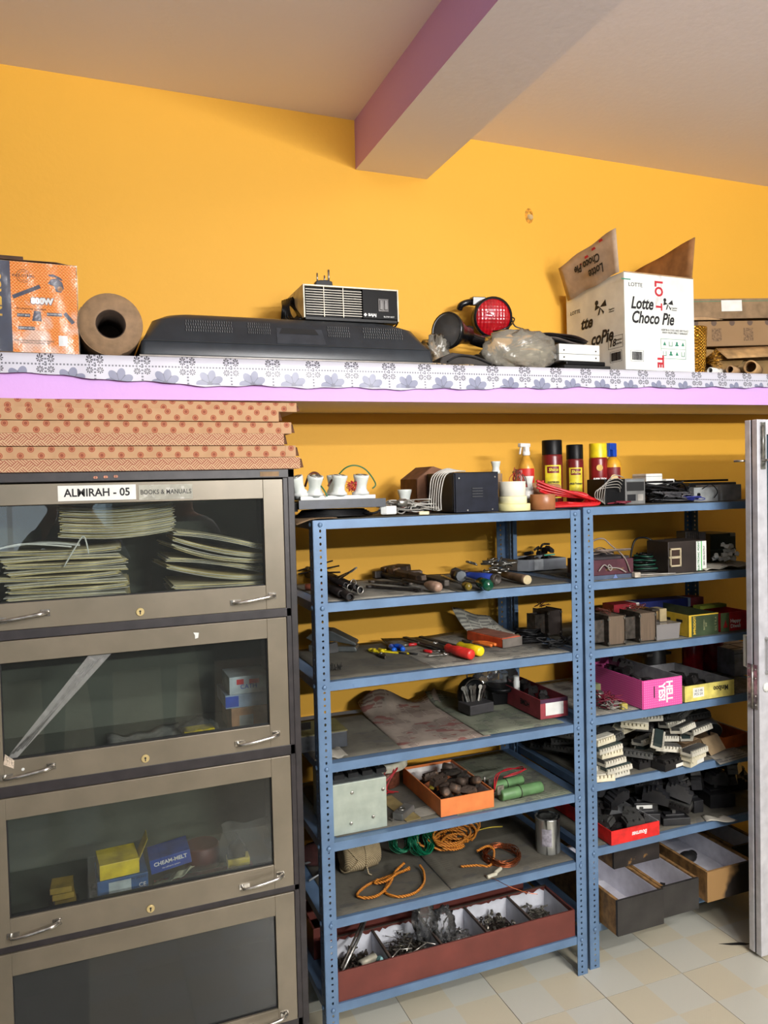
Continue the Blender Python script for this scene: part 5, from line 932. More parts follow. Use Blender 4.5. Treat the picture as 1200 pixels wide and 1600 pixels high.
for i in range(140): a=RND(0,6.28); b=RND(-.04,.035); q.tube([(b,0,.012),(b+RND(-.004,.004),.014*math.cos(a),.014+.012*math.sin(a)*1.0)],.0006,3)
o=single('wire_brush','black round bristle brush at the front left of the third shelf','brush',q,DBLACK,(cc.x-.005,cc.y+.01,zz+.001),R(-20),kind='stuff')
def pliers(lab,hp,tp,z,m,spread=.022,hr=.006,hl=.085,m2=None,jaw=1):
    a=G(*hp,z); b=G(*tp,z); d=b-a; an=math.atan2(d.y,d.x); L=d.length; o=thing('pliers',lab,'pliers',(b.x,b.y,z+.001),an); m2=m2 or DSTEEL     # tip at origin, handles towards -x
    part('jaws',MB().prism([(0,-.002),(-.03,-.010),(-.05,-.012),(-.062,-.004),(-.062,.004),(-.05,.012),(-.03,.010),(0,.002)],0,.008),m2,o,.001)
    part('pivot',MB().lathe([(.006,.008),(.005,.0105)],12,TR((-.05,0,0))),STEEL,o)
    for s_ in (1,-1): part('grip',MB().tube(spl([(-.055,.004*s_,.006),(-.075,spread*.5*s_,.008),(-.062-hl*.5,spread*s_,.009),(-.062-hl,spread*.8*s_,.008)],5),[hr*.8]*5+[hr]*11,8),m,o)
    return o
def combtool(lab,p,an,m):
    o=thing('ring_spanner',lab,'spanner',(p.x,p.y,p.z+.001),an); q=MB(); q.prism([(.0,-.005),(.09,-.004),(.09,.004),(.0,.005)],.0,.005); q.tube([(-.011+.011*math.cos(a),.011*math.sin(a),.0035) for a in [R(40)+R(280)*k/12 for k in range(13)]],.0042,6); part('spanner_body',q,m,o); part('black_tip',MB().cyl((.085,0,.003),(.12,0,.003),.003,n=8),DBLACK,o); return o
YP=mat('yellow_tool',(228,204,36),.35)
combtool('left of two small yellow hooked spanners, third shelf',G(586,1018,zz),R(-50),YP); combtool('right of two small yellow hooked spanners, third shelf',G(602,1019,zz),R(-50),YP)
pliers('yellow handled pliers lying behind the small yellow spanners',(571,1006),(602,1030),zz,YP,.014,.005,.05)
o=pliers('blue handled side cutter, third shelf of the left rack',(638,1030),(606,1007),zz,mat('blue_grip',(24,92,200),.35),.018,.0085,.075)
def sm(lab,a,b,z,m,nm='small_driver'):
    A_=G(*a,z);B_=G(*b,z);d=B_-A_; o=thing(nm,lab,'screwdriver',A_,math.atan2(d.y,d.x)); L=min(d.length,.12); part('grip',MB().lathe([(.004,0),(.0055,.01),(.0055,L*.5),(.003,L*.55)],10,TR((0,0,.0058),0,PI/2)),m,o); part('shank',MB().cyl((L*.5,0,.0058),(L,0,.0058),.002,n=8),STEEL,o)
sm('small red and silver driver above the blue cutter',(651,1009),(628,1011),zz,RED); sm('small red driver left of the ring spanners',(662,1019),(686,1023),zz,RED); 
for i,(px,py,a_) in enumerate(((682,1018,-.5),(692,1026,-.1),(676,1010,-.7))):
    pp=G(px,py,zz); o=thing('ring_spanner',['small chrome spanner nearest the red driver','front chrome spanner with closed ring end, third shelf','rear dark chrome spanner by the file handles'][i],'spanner',(pp.x,pp.y,zz+.001+.0045*i),a_); q=MB(); q.box(-.05,0,-.005,.005,0,.004); q.tube([(.008+.009*math.cos(a),.009*math.sin(a),.003) for a in [2*PI*k/14 for k in range(14)]],.003,6,True); part('spanner_body',q,STEEL,o)
def filetool(lab,hp,tp,z,hm,bw=.012):
    a=G(*hp,z);b=G(*tp,z);d=a-b;an=math.atan2(d.y,d.x);L=d.length;o=thing('hand_file',lab,'file',(b.x,b.y,z+.001),an)
    part('blade',MB().prism([(0,-bw*.6),(L*.66,-bw),(L*.72,-.004),(L*.72,.004),(L*.66,bw),(0,bw*.6)],.008,.014),mat('file_steel',(70,68,66),.5,.5,var=.2,vs=200),o,.0006)
    part('handle',MB().lathe([(.009,0),(.0155,.012),(.012,.03),(.0165,.06),(.0165,L*.36-.004),(.012,L*.36),(.0001,L*.36)],18,TR((L*.66,0,.0165),0,PI/2),cap=False),hm,o); return o
filetool('hand file with bright red handle, third shelf front',(735,1031),(632,1001),zz,mat('red_handle',(226,54,46),.35),.013); filetool('hand file with bright yellow handle beside the red one',(750,1026),(657,1000),zz,mat('yellow_handle',(240,206,30),.35),.012)
pliers('orange handled pliers behind the yellow file',(770,1012),(722,1003),zz,mat('orange_grip',(236,120,50),.35),.012,.0055,.085)
p=G(785,1013,zz); B_=G(732,1000,zz); an=math.atan2((p-B_).y,(p-B_).x); C_=G(822,1008,zz);
o=thing('orange_case','flat orange sided case with brown top at the shelf middle','case',(p.x,p.y,zz),an); q=MB(); q.box(-.19,.0,.0,.085,0,.032); part('case_body',q,mat('orange_red_case',(206,80,42),.4),o,.003); part('case_top',MB().box(-.186,-.003,.003,.082,.032,.0335),mat('brown_top',(150,98,80),.6),o); part('black_end',MB().box(-.0,.0022,.002,.083,.004,.028),BLACK,o); part('case_lip',MB().box(.002,.004,-.001,.086,.001,.031),mat('grey_lip',(110,104,96),.5),o)
q=MB(); q.grid(lambda u,v:(.16*u-.05*v,.03+.12*v,.002+.10*v*v*(1-.5*u)+.004*math.sin(8*u)),10,8); p=G(762,1003,zz); single('folded_newspaper','folded newspaper corner standing up behind the orange case','newspaper',q,newsmat('fresh_newspaper',(206,204,190),(90,90,90)),(p.x,p.y+.03,zz),0,solid=.0012)
o=thing('test_lead_coil','coil of black test lead with olive plug and yellow band','cable',(G(832,1004,zz).x,G(832,1004,zz).y+.02,zz),0); q=MB()
for k in range(6): q.tube(coil(0,0,.005+.006*k,.062-.004*k,.04-.003*k,1,.007,.001,24,k*1.3),.0035,5)
part('lead_loops',q,BLACK,o); part('olive_plug',MB().cyl((-.09,-.01,.016),(-.045,.0,.02),.015,.012,n=14),mat('olive_plug',(110,106,70),.4),o); part('yellow_band',MB().cyl((-.094,-.011,.016),(-.089,-.01,.016),.0165,n=14),YEL,o)
def transformer(lab,loc,w,d,h,rz,core,coilm=DBLACK,studs=True):
    o=thing('transformer',lab,'transformer',loc,rz); part('iron_core',MB().box(0,w,0,d,.004,h),core,o,.001)
    for x in (-.0025,w): part('end_clamp',MB().box(x,x+.0025,-.004,d+.004,0,h+.003),DSTEEL,o)
    part('winding',MB().lathe([(h*.30,0),(h*.34,.003),(h*.34,d*.9),(h*.3,d*.95)],20,TR((-.002-h*.0,0,h*.5),-PI/2)@Matrix.Diagonal((.55,1,1,1))) if False else MB().cyl((-.022,d*.5,h*.16),(-.022,d*.5,h*.84),d*.22,n=18),coilm,o)
    part('winding_bracket',MB().box(-.045,-.0025,d*.2,d*.24,h*.12,h*.88).box(-.045,-.0025,d*.76,d*.8,h*.12,h*.88).box(-.048,-.045,d*.2,d*.8,h*.1,h*.9),DSTEEL,o)
    if studs:
        for x in (.0,w): 
            for z in (.01,h-.008): part('bolt_head',MB().lathe([(.005,0),(.005,.004)],6,TR((x,0,z),PI/2),False),STEEL,o)
    q=MB(); [q.tube(wirepts(4,(-.02,w*.8),(.01,d*.8),(h+.003,h+.03)),.0014,4) for _ in range(4)]; part('leads',q,BRNW,o); return o
def lam(name,c1,c2):
    t=MT(name); x,y,z=t.xyz(); n=t.noise(40,3,.5,(6,1,.3)); return t.out(t.mix(c1,c2,((x*2600).sin()*.25+.4+(n-.5)*.8).mx(0).mn(1)),.6,.3)
LAMD=lam('dark_laminations',(40,34,32),(72,60,54)); LAMB=lam('brown_laminations',(82,70,58),(132,112,92))
p=G(848,1000,zz); transformer('dark transformer at the right rear of the third shelf',(p.x+.05,p.y+.04,zz),.06,.075,.092,.15,LAMD)
q=MB(); [q.tube(wirepts(5,(-.04,.10),(-.05,.04),(.004,.035)),.0028,5) for _ in range(7)]; p=G(868,1012,zz); single('black_lead_heap','heap of black leads before the dark transformer','wires',q,DBLACK,(p.x-.02,p.y,zz),kind='stuff')
# --- fourth shelf ---
s=SL[3]; zz=s+.0072
p=G(470,1150,zz); o=thing('black_tin_box','dark slate box half behind the left post, fourth shelf','box',(V(470,1150,2.22).x-.01,2.20,zz),0); part('box_body',MB().box(0,.15,0,.13,0,.048),mat('slate_box',(46,50,56),.5),o,.002); part('olive_lid',MB().box(-.001,.151,-.001,.131,.048,.052),mat('olive_lid',(92,86,50),.6),o); part('dark_slot',MB().prism([(.02,.05),(.05,.05),(.07,.12),(.03,.12)],.052,.053),DBLACK,o)
q=MB(); q.grid(lambda u,v:(.10*u,.09*v,.012*math.sin(PI*v)*math.sin(PI*u)+.004*math.sin(15*u)),10,8); p=G(470,1170,zz); single('torn_newspaper','crumpled grey paper scrap behind the left post, fourth shelf','paper',q,NW[0],(p.x+.01,2.12,zz),solid=.0008)
p=G(752,1117,zz); o=thing('metal_block','small charcoal block holding the key bunch, fourth shelf','block',(p.x-.0,p.y+.0,zz+.003),R(8)); part('block_body',MB().box(-.045,.055,.0,.075,0,.034),mat('charcoal_block',(52,50,52),.6),o,.003)
o=thing('key_bunch','bunch of small steel keys and pins on the charcoal block','keys',(p.x+.0,p.y+.04,zz+.038),0)
for k in range(7): 
    q=MB(); a=-.6+.22*k; q.box(-.003,.003,-.0012,.0012,-.0,.045); q.lathe([(.008,0),(.008,.002)],10,TR((0,.001,.048),PI/2)); part('key',q,STEEL,o,loc=(.008*k-.03,.004*math.sin(k*2),0),rot=(RND(-.2,.2),a*.5,RND(-.8,.8)))
o=thing('black_lamp_ring','black ringed lamp body standing behind the key bunch','lamp',(p.x+.0,p.y+.10,zz+.055),R(15)); q=MB(); q.lathe([(.05,0),(.055,.01),(.055,.03),(.045,.04),(.02,.045)],24,TR((0,0,0),PI/2)); part('ring_body',q,BLACK,o); 
for k in range(3): part('ring_band',MB().tube([((.028+.012*k)*math.cos(a),-.032-.006*(2-k),(.028+.012*k)*math.sin(a)) for a in [2*PI*i/20 for i in range(20)]],.003,5,True),DSTEEL,o)
part('stand_legs',MB().cyl((-.03,0,-.045),(-.035,0,-.054),.008,n=8).cyl((.03,0,-.045),(.035,0,-.054),.008,n=8),BLACK,o); part('antenna_pin',MB().cyl((.0,0,.05),(.002,0,.085),.0025,n=8),STEEL,o)
p=G(800,1103,zz); o=thing('black_tub','black plastic tub holding a round black speaker disc','tub',(p.x,p.y+.03,zz),R(-6)); BP=BLACK; q=MB(); q.add([(-.05,0,0),(.05,0,0),(.05,.09,0),(-.05,.09,0),(-.062,-.006,.045),(.062,-.006,.045),(.062,.1,.045),(-.062,.1,.045),(-.058,-.002,.045),(.058,-.002,.045),(.058,.096,.045),(-.058,.096,.045)],[(3,2,1,0),(0,1,5,4),(1,2,6,5),(2,3,7,6),(3,0,4,7),(4,5,9,8),(5,6,10,9),(6,7,11,10),(7,4,8,11)]); part('tub_body',q,BP,o,solid=.0015); part('tub_rim',MB().tray(-.064,.064,-.008,.102,.043,.047,.004),BP,o,.001)
o=thing('speaker_disc','round black speaker with greenish cone lying on the tub','speaker',(p.x-.02,p.y+.05,zz+.05),0,None,R(6)); part('frame',MB().lathe([(.042,0),(.052,.006),(.052,.016),(.046,.018)],28),BLACK,o); part('cone',MB().lathe([(.046,.0185),(.03,.014),(.0001,.010)],28,cap=False),mat('green_grey_cone',(66,76,70),.4),o)
bag('clear_bag','small clear bag upright behind the black tub','bag',745,812,1082,2.42,.06,.12,12,POLY)
o=bpy.data.objects['clear_bag.002'] if 'clear_bag.002' in bpy.data.objects else None
if o: o.location.z=zz+.001
p=G(805,1103,zz); a=V(812,1082,2.33); b=V(869,1103,2.22)
o=thing('home_carton','dull red open carton lettered HOME at the right of the fourth shelf','box',(min(V(869,1103,2.19).x,1.388),2.165,zz+.002),R(0)); HB=mat('dull_red_carton',(150,58,66),.6,var=.1)
WL=.065
q=MB(); q.box(0,.003,0,.30,0,WL); q.box(.003,.105,0,.003,0,WL); q.box(.105,.108,0,.30,0,WL); q.box(.003,.105,.297,.3,0,WL); q.box(.003,.105,.003,.297,0,.003); part('carton_body',q,HB,o); part('barcode_label',MB().box(.02,.09,-.0008,0,.01,.052),PAPER,o); part('purple_face',MB().box(.0,.108,-.0005,0,.052,WL),mat('plum_print',(70,30,60),.6),o); text('HOME',INK,o,(-.0008,.095,.034),.026,rot=(PI/2,PI,-PI/2),bold=.0006,sx=.8)
for i,(dx,dy,h,r,m,lab) in enumerate(((.03,.20,.095,.012,WHITE,'white plastic bottle standing at the back of the red HOME carton'),(.02,.26,.09,.011,GREY,'small silver capped tin at the rear of the HOME carton'))): single('small_bottle',lab,'bottle',MB().lathe([(r,0),(r,h*.8),(r*.85,h*.82),(r*.85,h)],16),m,(o.location.x+dx,2.165+dy,zz+.006))
clutter('black_switch','small black switch heaped in the red HOME carton','switch',18,(.02,.09),(.03,.26),(.03,.062),(.7,1.2),None,(o.location.x,2.165,zz),'switches in the HOME carton',shapes=[blk(.03,.02,.018,BKM,2).mesh('black_switch',BKM)])
# --- fifth shelf ---
s=SL[4]; zz=s+NEWS
a=V(514,1307,2.125); b=V(606,1291,2.125); ht=V(606,1213,2.125).z-b.z
o=thing('grey_metal_box','pale grey steel box with black terminals on top, fifth shelf','box',(.6455,2.128,zz),R(0)); PG_=mat('pale_grey_green',(168,178,166),.45,.1,var=.06,c2=(120,128,118),thr=.7)
Wb=b.x-.6455; part('box_body',MB().box(0,Wb,0,.19,0,ht),PG_,o,.002); part('box_top',MB().box(.004,Wb-.004,.004,.186,ht,ht+.002),mat('grey_top',(84,88,86),.5),o)
for x,z in ((.065,.80),(Wb-.012,.76),(Wb-.045,.25),(.06,.2)): part('screw',MB().lathe([(.0055,0),(.005,.003),(.003,.004)],6,TR((x,0,ht*z),PI/2),False),STEEL,o)
for i in range(4): part('terminal_strip',MB().box(.02+.045*i,.052+.045*i,.03,.16,ht+.002,ht+.016),DBLACK,o); part('terminal_stud',MB().cyl((.035+.045*i,.05,ht+.01),(.035+.045*i,.05,ht+.034),.003,n=8),STEEL,o)
p=V(640,1200,2.35); o=thing('white_ring_coil','white plastic ring resting on a copper wound coil, fifth shelf','coil',(V(635,1200,2.36).x-.06,2.44,zz)); part('copper_winding',MB().lathe([(.055,0),(.062,.004),(.062,.055),(.055,.06),(.03,.06)],30),mat('wound_copper',(112,62,44),.5,.3,var=.3,vs=90),o)
part('white_ring',MB().lathe([(.088,.068),(.09,.07),(.09,.094),(.086,.096),(.072,.096),(.072,.068)],36),mat('ivory_ring',(218,214,192),.4),o,rot=(0,0,0)); part('black_fins',MB().lathe([(.07,.09),(.02,.1),(.0001,.1)],18,cap=False),DBLACK,o)
q=MB(); [q.tube(spl([(RND(.0,.05),-.05,.09),(RND(-.03,.03),-.09,.08),(RND(-.06,0),-.11,.03),(RND(-.04,.04),-.1,.006)],5),.0018,4) for _ in range(5)]; part('red_leads',q,PINKW,o)
# orange tray
P=[G(642,1212,zz+.05),G(715,1197,zz+.05),G(775,1241,zz+.05),G(690,1250,zz+.05)]
cx=G(690,1278,zz); dx=G(775,1263,zz); an=math.atan2(dx.y-cx.y,dx.x-cx.x)
o=thing('orange_carton_tray','orange open carton tray with iron parts on the fifth shelf','tray',(cx.x,cx.y+.004,zz),0); w=(dx-cx).length
ORC=mat('orange_card',(226,128,66),.6,var=.05); WIN=mat('white_card_inside',(222,220,218),.7)
dpt=.30; t_=.003; q=MB(); hh=.055
q.box(0,w,0,t_,0,hh); q.box(0,w,dpt-t_,dpt,0,hh); q.box(0,t_,t_,dpt-t_,0,hh); q.box(w-t_,w,t_,dpt-t_,0,hh); q.box(t_,w-t_,t_,dpt-t_,0,.002); part('tray_wall',q,ORC,o)
q=MB(); e=t_+.0004; q.box(e,w-e,e,e+.001,.002,hh-.008); q.box(e,w-e,dpt-e-.001,dpt-e,.002,hh-.008); q.box(e,e+.001,e,dpt-e,.002,hh-.008); q.box(w-e-.001,w-e,e,dpt-e,.002,hh-.008); part('white_lining',q,WIN,o)
ex,ey=o.location.x,o.location.y
IRN=[blk(.05,.018,.02,RST,3).mesh('iron_part',RST),MB().prism([(-.03,-.006),(.03,-.01),(.03,.01),(-.03,.006)],0,.012).mesh('iron_part',DSTEEL),MB().lathe([(.006,0),(.012,.004),(.012,.03),(.007,.034)],12,TR((0,0,.012),0,PI/2)).mesh('iron_part',RST)]
clutter('iron_part','rusty iron fitting heaped in the orange tray','fitting',26,(.03,w-.03),(.05,.21),(.006,.03),(.8,1.25),None,(ex,ey,zz),'fittings in the orange tray',shapes=IRN)
single('yellow_marked_block','yellow edged olive block leaning in the orange tray','block',MB().box(-.008,.008,-.03,.03,0,.016),mat('yellow_strip',(226,210,80),.5),(ex+.05,ey+.17,zz+.03),R(-30),ry=.3,bev=.001)
single('iron_bar','grey iron bar lying against the right side of the orange tray','bar',MB().box(-.008,.008,-.09,.09,0,.012),DSTEEL,(ex+w-.035,ey+.17,zz+.034),R(14),bev=.001)
# green cylinders
for i,(pa,pb,r,lab) in enumerate((((782,1243),(845,1229),.0185,'front green enamel resistor tube with clip, fifth shelf'),((768,1230),(815,1218),.016,'rear green resistor tube behind the front one'))):
    A_=G(*pa,zz+r);B_=G(*pb,zz+r); d=B_-A_; o=thing('green_resistor',lab,'resistor',A_,math.atan2(d.y,d.x)); part('tube_body',MB().lathe([(r*.6,0),(r*.95,.001),(r,.004),(r,d.length-.004),(r*.95,d.length),(r*.6,d.length)],20,TR((0,0,0),0,PI/2)),GREEN,o); part('clip_band',MB().tube([(d.length*.45,(r+.001)*math.cos(a),(r+.001)*math.sin(a)) for a in [2*PI*k/20 for k in range(20)]],.0015,5,True),DSTEEL,o); part('terminal',MB().box(-.012,.012,-.002,.002,r*.2,r+.014),STEEL,o)
q=MB(); A_=G(770,1242,zz)
for k in range(2): q.tube(spl([(.0,-.01,.012),(.03+.01*k,.03,.05),(.09,.05+.01*k,.052),(.13,.08,.04),(.15,.06-.02*k,.05),(.13,.02,.055),(.09,.01+.01*k,.05),(.05,.015,.045)],6),.0022,5)
single('red_lead','red lead looped over the green resistor tubes','wire',q,PINKW,(A_.x,A_.y,zz))
o=thing('switch_frame','small dark terminal clamp left of the green tubes','clamp',(G(762,1240,zz).x,G(762,1240,zz).y+.02,zz)); part('clamp_body',blk(.035,.05,.03,BKM,2),BKM,o); part('stud',MB().cyl((0,0,.028),(0,0,.05),.003,n=8),STEEL,o)
o=thing('iron_plate','flat brown plate under the front green resistor','plate',(G(790,1252,zz).x,G(790,1252,zz).y,zz-.0008),R(18)); part('plate_body',MB().box(0,.13,0,.05,0,.002),mat('brown_plate',(84,66,54),.6),o)
A_=G(630,1278,zz); o=thing('metal_bracket','small galvanised bracket beside the grey metal box','bracket',(A_.x,A_.y+.01,zz),R(40)); part('bracket_body',MB().prism([(-.03,0),(.05,0),(.056,.008),(.05,.022),(-.03,.022)],-.018,.018,TR((0,0,0),PI/2)),mat('galvanised',(142,142,140),.35,.7),o,.003); part('ring',MB().tube([(.0+.010*math.cos(a),.010*math.sin(a),.025) for a in [2*PI*i/14 for i in range(14)]],.0018,5,True),STEEL,o); part('hole',MB().lathe([(.003,0),(.003,.0006)],10,TR((.0545,0,.012),0,PI/2)),DBLACK,o)
o=thing('brown_card_strip','olive brown card strip beside the orange tray','card',(G(650,1282,zz).x,G(650,1282,zz).y+.005,zz),R(5)); part('card_sheet',MB().box(-.03,.02,.0,.20,0,.002),mat('olive_strip',(140,124,80),.6),o); part('printed_note',MB().box(.022,.085,.01,.07,.0,.001),NW[0],o)
for i in range(3): single('metal_clip','tiny steel clip by the grey box front corner','clip',MB().box(-.003,.003,-.012,.012,0,.003),STEEL,(A_.x-.04+.012*i,A_.y+.0+.01*i,zz+.0005),RND(-.5,.5),'tiny clips on the fifth shelf')
# --- sixth shelf of the left rack ---
s=SL[5]; zz=s+.005
JUT=MT('jute_twine'); x,y,z=JUT.xyz(); JT=JUT.out(JUT.mix((112,96,70),(196,178,140),((x+y+z)*900).sin()*.4+.5+(JUT.noise(60,3)-.5)*.6),.85)
A_=G(570,1368,zz); o=thing('twine_ball','fat spool of beige jute twine lying on the sixth shelf','twine',(A_.x,A_.y+.05,zz+.054),R(6))
part('twine_core',MB().lathe([(.03,-.065),(.046,-.058),(.050,0),(.046,.058),(.03,.065)],24,TR((0,0,0),0,PI/2)),JT,o)
for k in range(34):
    side=1 if k%2 else -1; t0=(k//2)/17*.09-.045; q=MB(); pts=[]
    for i in range(25):
        a=2*PI*i/24; xx=t0*.6+side*.036*math.sin(a); pts.append((xx,.0515*math.cos(a)*(1-.06*abs(xx)/.06),.0515*math.sin(a)*(1-.06*abs(xx)/.06)))
    q.tube(pts,.0026,5); part('twine_turn',q,JT,o)
q=MB(); q.tube([(.0,.055*math.cos(a),.055*math.sin(a)) for a in [2*PI*i/24 for i in range(24)]],.0022,5,True); q.tube([(0,-.052,-.02),(.004,-.06,-.045),(.012,-.065,-.05)],.002,5); part('tie_string',q,JT,o)
GW=mat('green_enamel_wire',(16,128,88),.2,.3,var=.2)
def wirecoil(lab,px,py,r,tilt,rz,n,m,thick,nm,z0=None,wr=.0011,dy=.04):
    A_=G(px,py,zz); o=thing(nm,lab,'wire',(A_.x,A_.y+dy,z0 or zz+r*math.cos(tilt)*.2+.02),rz,None,tilt)
    for g in range(4):
        q=MB()
        for k in range(n//4):
            rr=r*(.82+.2*random.random()); zo=RND(-thick,thick); ph=RND(0,6); q.tube([((rr+.004*math.sin(3*a+ph))*math.cos(a),(rr+.004*math.cos(2*a+ph))*math.sin(a),zo+.006*math.sin(2*a+ph)) for a in [2*PI*i/22 for i in range(22)]],wr,4,True)
        part('wire_bundle',q,m,o,kind='stuff')
    return o
wirecoil('shiny green enamelled wire hank left of the taller one, sixth shelf',634,1345,.034,R(60),R(10),28,GW,.02,'green_wire_hank',zz+.05)
wirecoil('taller green enamelled wire hank before the orange rope','666' and 668,1350,.042,R(70),R(25),36,GW,.022,'green_wire_hank',zz+.06); 
wirecoil('copper brown wire hank behind the green wire, sixth shelf',640,1318,.04,R(60),R(-10),20,mat('brown_copper_wire',(140,70,36),.3,.6),.02,'copper_wire_hank',zz+.045,dy=.1)
wirecoil('flat ring of thin copper wire right of the orange rope',784,1342,.062,R(4),0,16,mat('copper_wire',(176,96,56),.25,.85),.006,'copper_wire_ring',zz+.014,.0012,.0)
ROPE=MT('orange_twisted_rope'); x,y,z=ROPE.xyz(); RP=ROPE.out(ROPE.mix((236,160,58),(176,86,26),((x*1.0+y*.8+z*1.2)*760).sin()*.45+.45),.5,0,.5,((x+y*.8+z*1.2)*760).sin(),.002)
def rope(lab,P,r=.0042,nm='orange_rope'): 
    c=P[0]; return single(nm,lab,'rope',MB().tube([Vector(p)-Vector(c) for p in spl(P,7)],r,7),RP,c)
pt=lambda px,py,dz=0: tuple(G(px,py,zz+.0045+dz))
rope('orange twisted rope with two loops at the front of the sixth shelf',[pt(640,1355,.02),pt(628,1362,.012),pt(600,1372),pt(574,1383),pt(558,1398,.002),pt(572,1403),pt(592,1398,.003),pt(608,1382,.008),pt(618,1362,.014),pt(632,1348,.03)],.0045)
rope('shorter orange rope end curling toward the shelf edge',[pt(590,1374,.01),pt(586,1380,.006),pt(604,1376,.012),pt(622,1364,.018),pt(640,1358,.004)],.0042)
rope('orange rope sweeping right below the green hanks',[pt(606,1380,.004),pt(602,1394),pt(622,1401),pt(648,1395),pt(662,1380),pt(662,1362,.004),pt(656,1352,.01)],.0042)
A_=G(716,1340,zz)
o=thing('orange_rope_heap','heaped coil of orange twisted rope in the middle of the sixth shelf','rope',(A_.x,A_.y+.05,zz))
for k in range(13):
    r=RND(.045,.085); tx=RND(.2,1.1); ph=RND(0,6); cx,cy,cz=RND(-.05,.04),RND(-.03,.04),RND(.0,.03); P=[]
    for i in range(20):
        a=2*PI*i/19*.93+ph; P.append((cx+r*math.cos(a),cy+r*.6*math.sin(a)*math.cos(tx),max(.005,cz+.02+r*.75*math.sin(tx)*(1+math.sin(a))*.6)))
    part('rope_loop',MB().tube(P,.0042,7),RP,o)
rope('loose orange rope end lying right of the heap',[pt(745,1330,.03),pt(762,1322,.04),pt(772,1330,.01),pt(766,1352),pt(745,1352),pt(720,1354,.004)],.004)
single('yellow_string','short yellow nylon string end behind the rope heap','string',MB().tube(spl([(-.05,0,.01),(0,.0,.012),(.05,-.005,.008)],4),.0022,5),mat('yellow_nylon',(216,190,60),.5),(G(765,1298,zz).x,G(765,1298,zz).y,zz))
o=thing('paint_can','dented steel paint can with dark drips by the right post','can',(G(864,1334,zz).x,G(864,1334,zz).y+.03,zz)); r=.042; h=.118
t=MT('dripped_tin'); n=t.noise(26,4,.6,(1,1,.12)); PT=t.out(t.mix((178,180,176),(52,52,52),((n-.5)*12).mx(0).mn(1)),.28,.75)
part('can_wall',MB().lathe([(r*.97,0),(r,.002),(r*.985,.006),(r*.985,h-.006),(r*1.01,h-.003),(r*1.01,h),(r*.93,h),(r*.92,h-.005),(r*.8,h-.005)],32,None,True,False),PT,o); part('lid',MB().lathe([(r*.8,h-.004),(r*.78,h-.001),(r*.6,h-.001),(r*.58,h-.005),(.0001,h-.005)],28,cap=False),mat('dirty_lid',(96,96,92),.35,.7,var=.4,vs=90),o); part('bottom',MB().lathe([(r*.97,0.0005),(.0001,.0005)],24,cap=False),DSTEEL,o); wrap(o,r,.03,.088,R(-150),R(-105),mat('faded_label',(150,146,156),.5,var=.2,vs=80),'paper_label')
for i,(a,b) in enumerate(((-.02,.0),(.015,.012))): A_=G(770,1372,zz); single('fuse_wire_roll','small clear capped fuse piece on the creased paper, number by the shelf edge' if 0 else ['upper small white fuse piece on the creased paper','lower small white fuse piece near the shelf edge'][i],'fuse',MB().lathe([(.005,0),(.006,.003),(.006,.035),(.005,.038)],12,TR((0,0,.0065),0,PI/2)),mat('pearl_fuse',(206,200,180),.3),(A_.x+a,A_.y+b,zz+.001),R(10+20*i))
single('thin_copper_lead','thin copper lead hanging over the front of the sixth shelf','wire',MB().tube(spl([(0,0,.004),(.02,-.03,.002),(.045,-.075,-.005),(.10,-.095,-.028),(.13,-.105,-.034)],6),.0012,4),mat('copper_wire',(176,96,56),.25,.85),(A_.x-.02,A_.y+.02,zz))
o=thing('grey_wire_frame','bent grey wire frame behind the left post, sixth shelf','frame',(G(510,1362,zz).x-.02,G(510,1362,zz).y+.02,zz)); part('bent_wire',MB().tube([(-.06,0,.03),(.045,0,.04),(.03,-.02,.01),(-.05,-.06,.004)],.0035,6),GREY,o)
single('dark_fabric_lump','dark reddish rag lump at the left rear of the sixth shelf','rag',MB().sph((0,0,.04),.045,(1.7,1,.85),14),mat('maroon_rag',(62,28,26),.9,var=.3,bump=.003,bs=30),(.69,2.42,zz))
# --- seventh shelf: maroon compartment trays ---
s=SL[6]; zz=s+.001
MTM=mat('maroon_tray_paint',(112,56,48),.5,.1,var=.1,vs=9); MTI=mat('tray_top_grey',(86,72,64),.6); WP=mat('torn_white_lining',(216,218,226),.7,var=.05)
def comptray(lab,x0,y0,W_,D_,H_,cuts,lin_=True):
    o=thing('compartment_tray',lab,'tray',(x0,y0,zz)); t_=.006
    part('front_board',MB().box(0,W_,0,t_,0,H_),MTM,o,.0008); part('back_board',MB().box(0,W_,D_-t_,D_,0,H_),MTM,o,.0008); part('side_board',MB().box(0,t_,t_,D_-t_,0,H_),MTM,o); part('side_board',MB().box(W_-t_,W_,t_,D_-t_,0,H_),MTM,o); part('floor_board',MB().box(t_,W_-t_,t_,D_-t_,0,.004),MTI,o)
    part('top_edge',MB().box(0,W_,D_-t_-.001,D_+.001,H_,H_+.0015),MTI,o)
    ed=[t_]+cuts+[W_-t_]
    for c in cuts: part('divider',MB().box(c-.003,c+.003,t_,D_-t_,.004,H_-.002),MTI,o)
    if lin_:
        for a,b in zip(ed,ed[1:]):
            q=MB(); 
            n=16; vs=[(a+.004+(b-a-.008)*i/n,D_-t_-.0012,.006) for i in range(n+1)]+[(a+.004+(b-a-.008)*i/n,D_-t_-.0012,H_-.004-.012*random.random()**2) for i in range(n+1)]
            q.add(vs,[(i,i+1,n+2+i,n+1+i) for i in range(n)]); q.add([(b-.0045,t_+.002,.006),(b-.0045,D_-t_-.002,.006),(b-.0045,D_-t_-.002,H_-.006),(b-.0045,t_+.002,H_-.010)],[(0,1,2,3)]); part('white_lining',q,WP,o)
    return o
tx0=RX+.042; TWd=.822; TH=.088
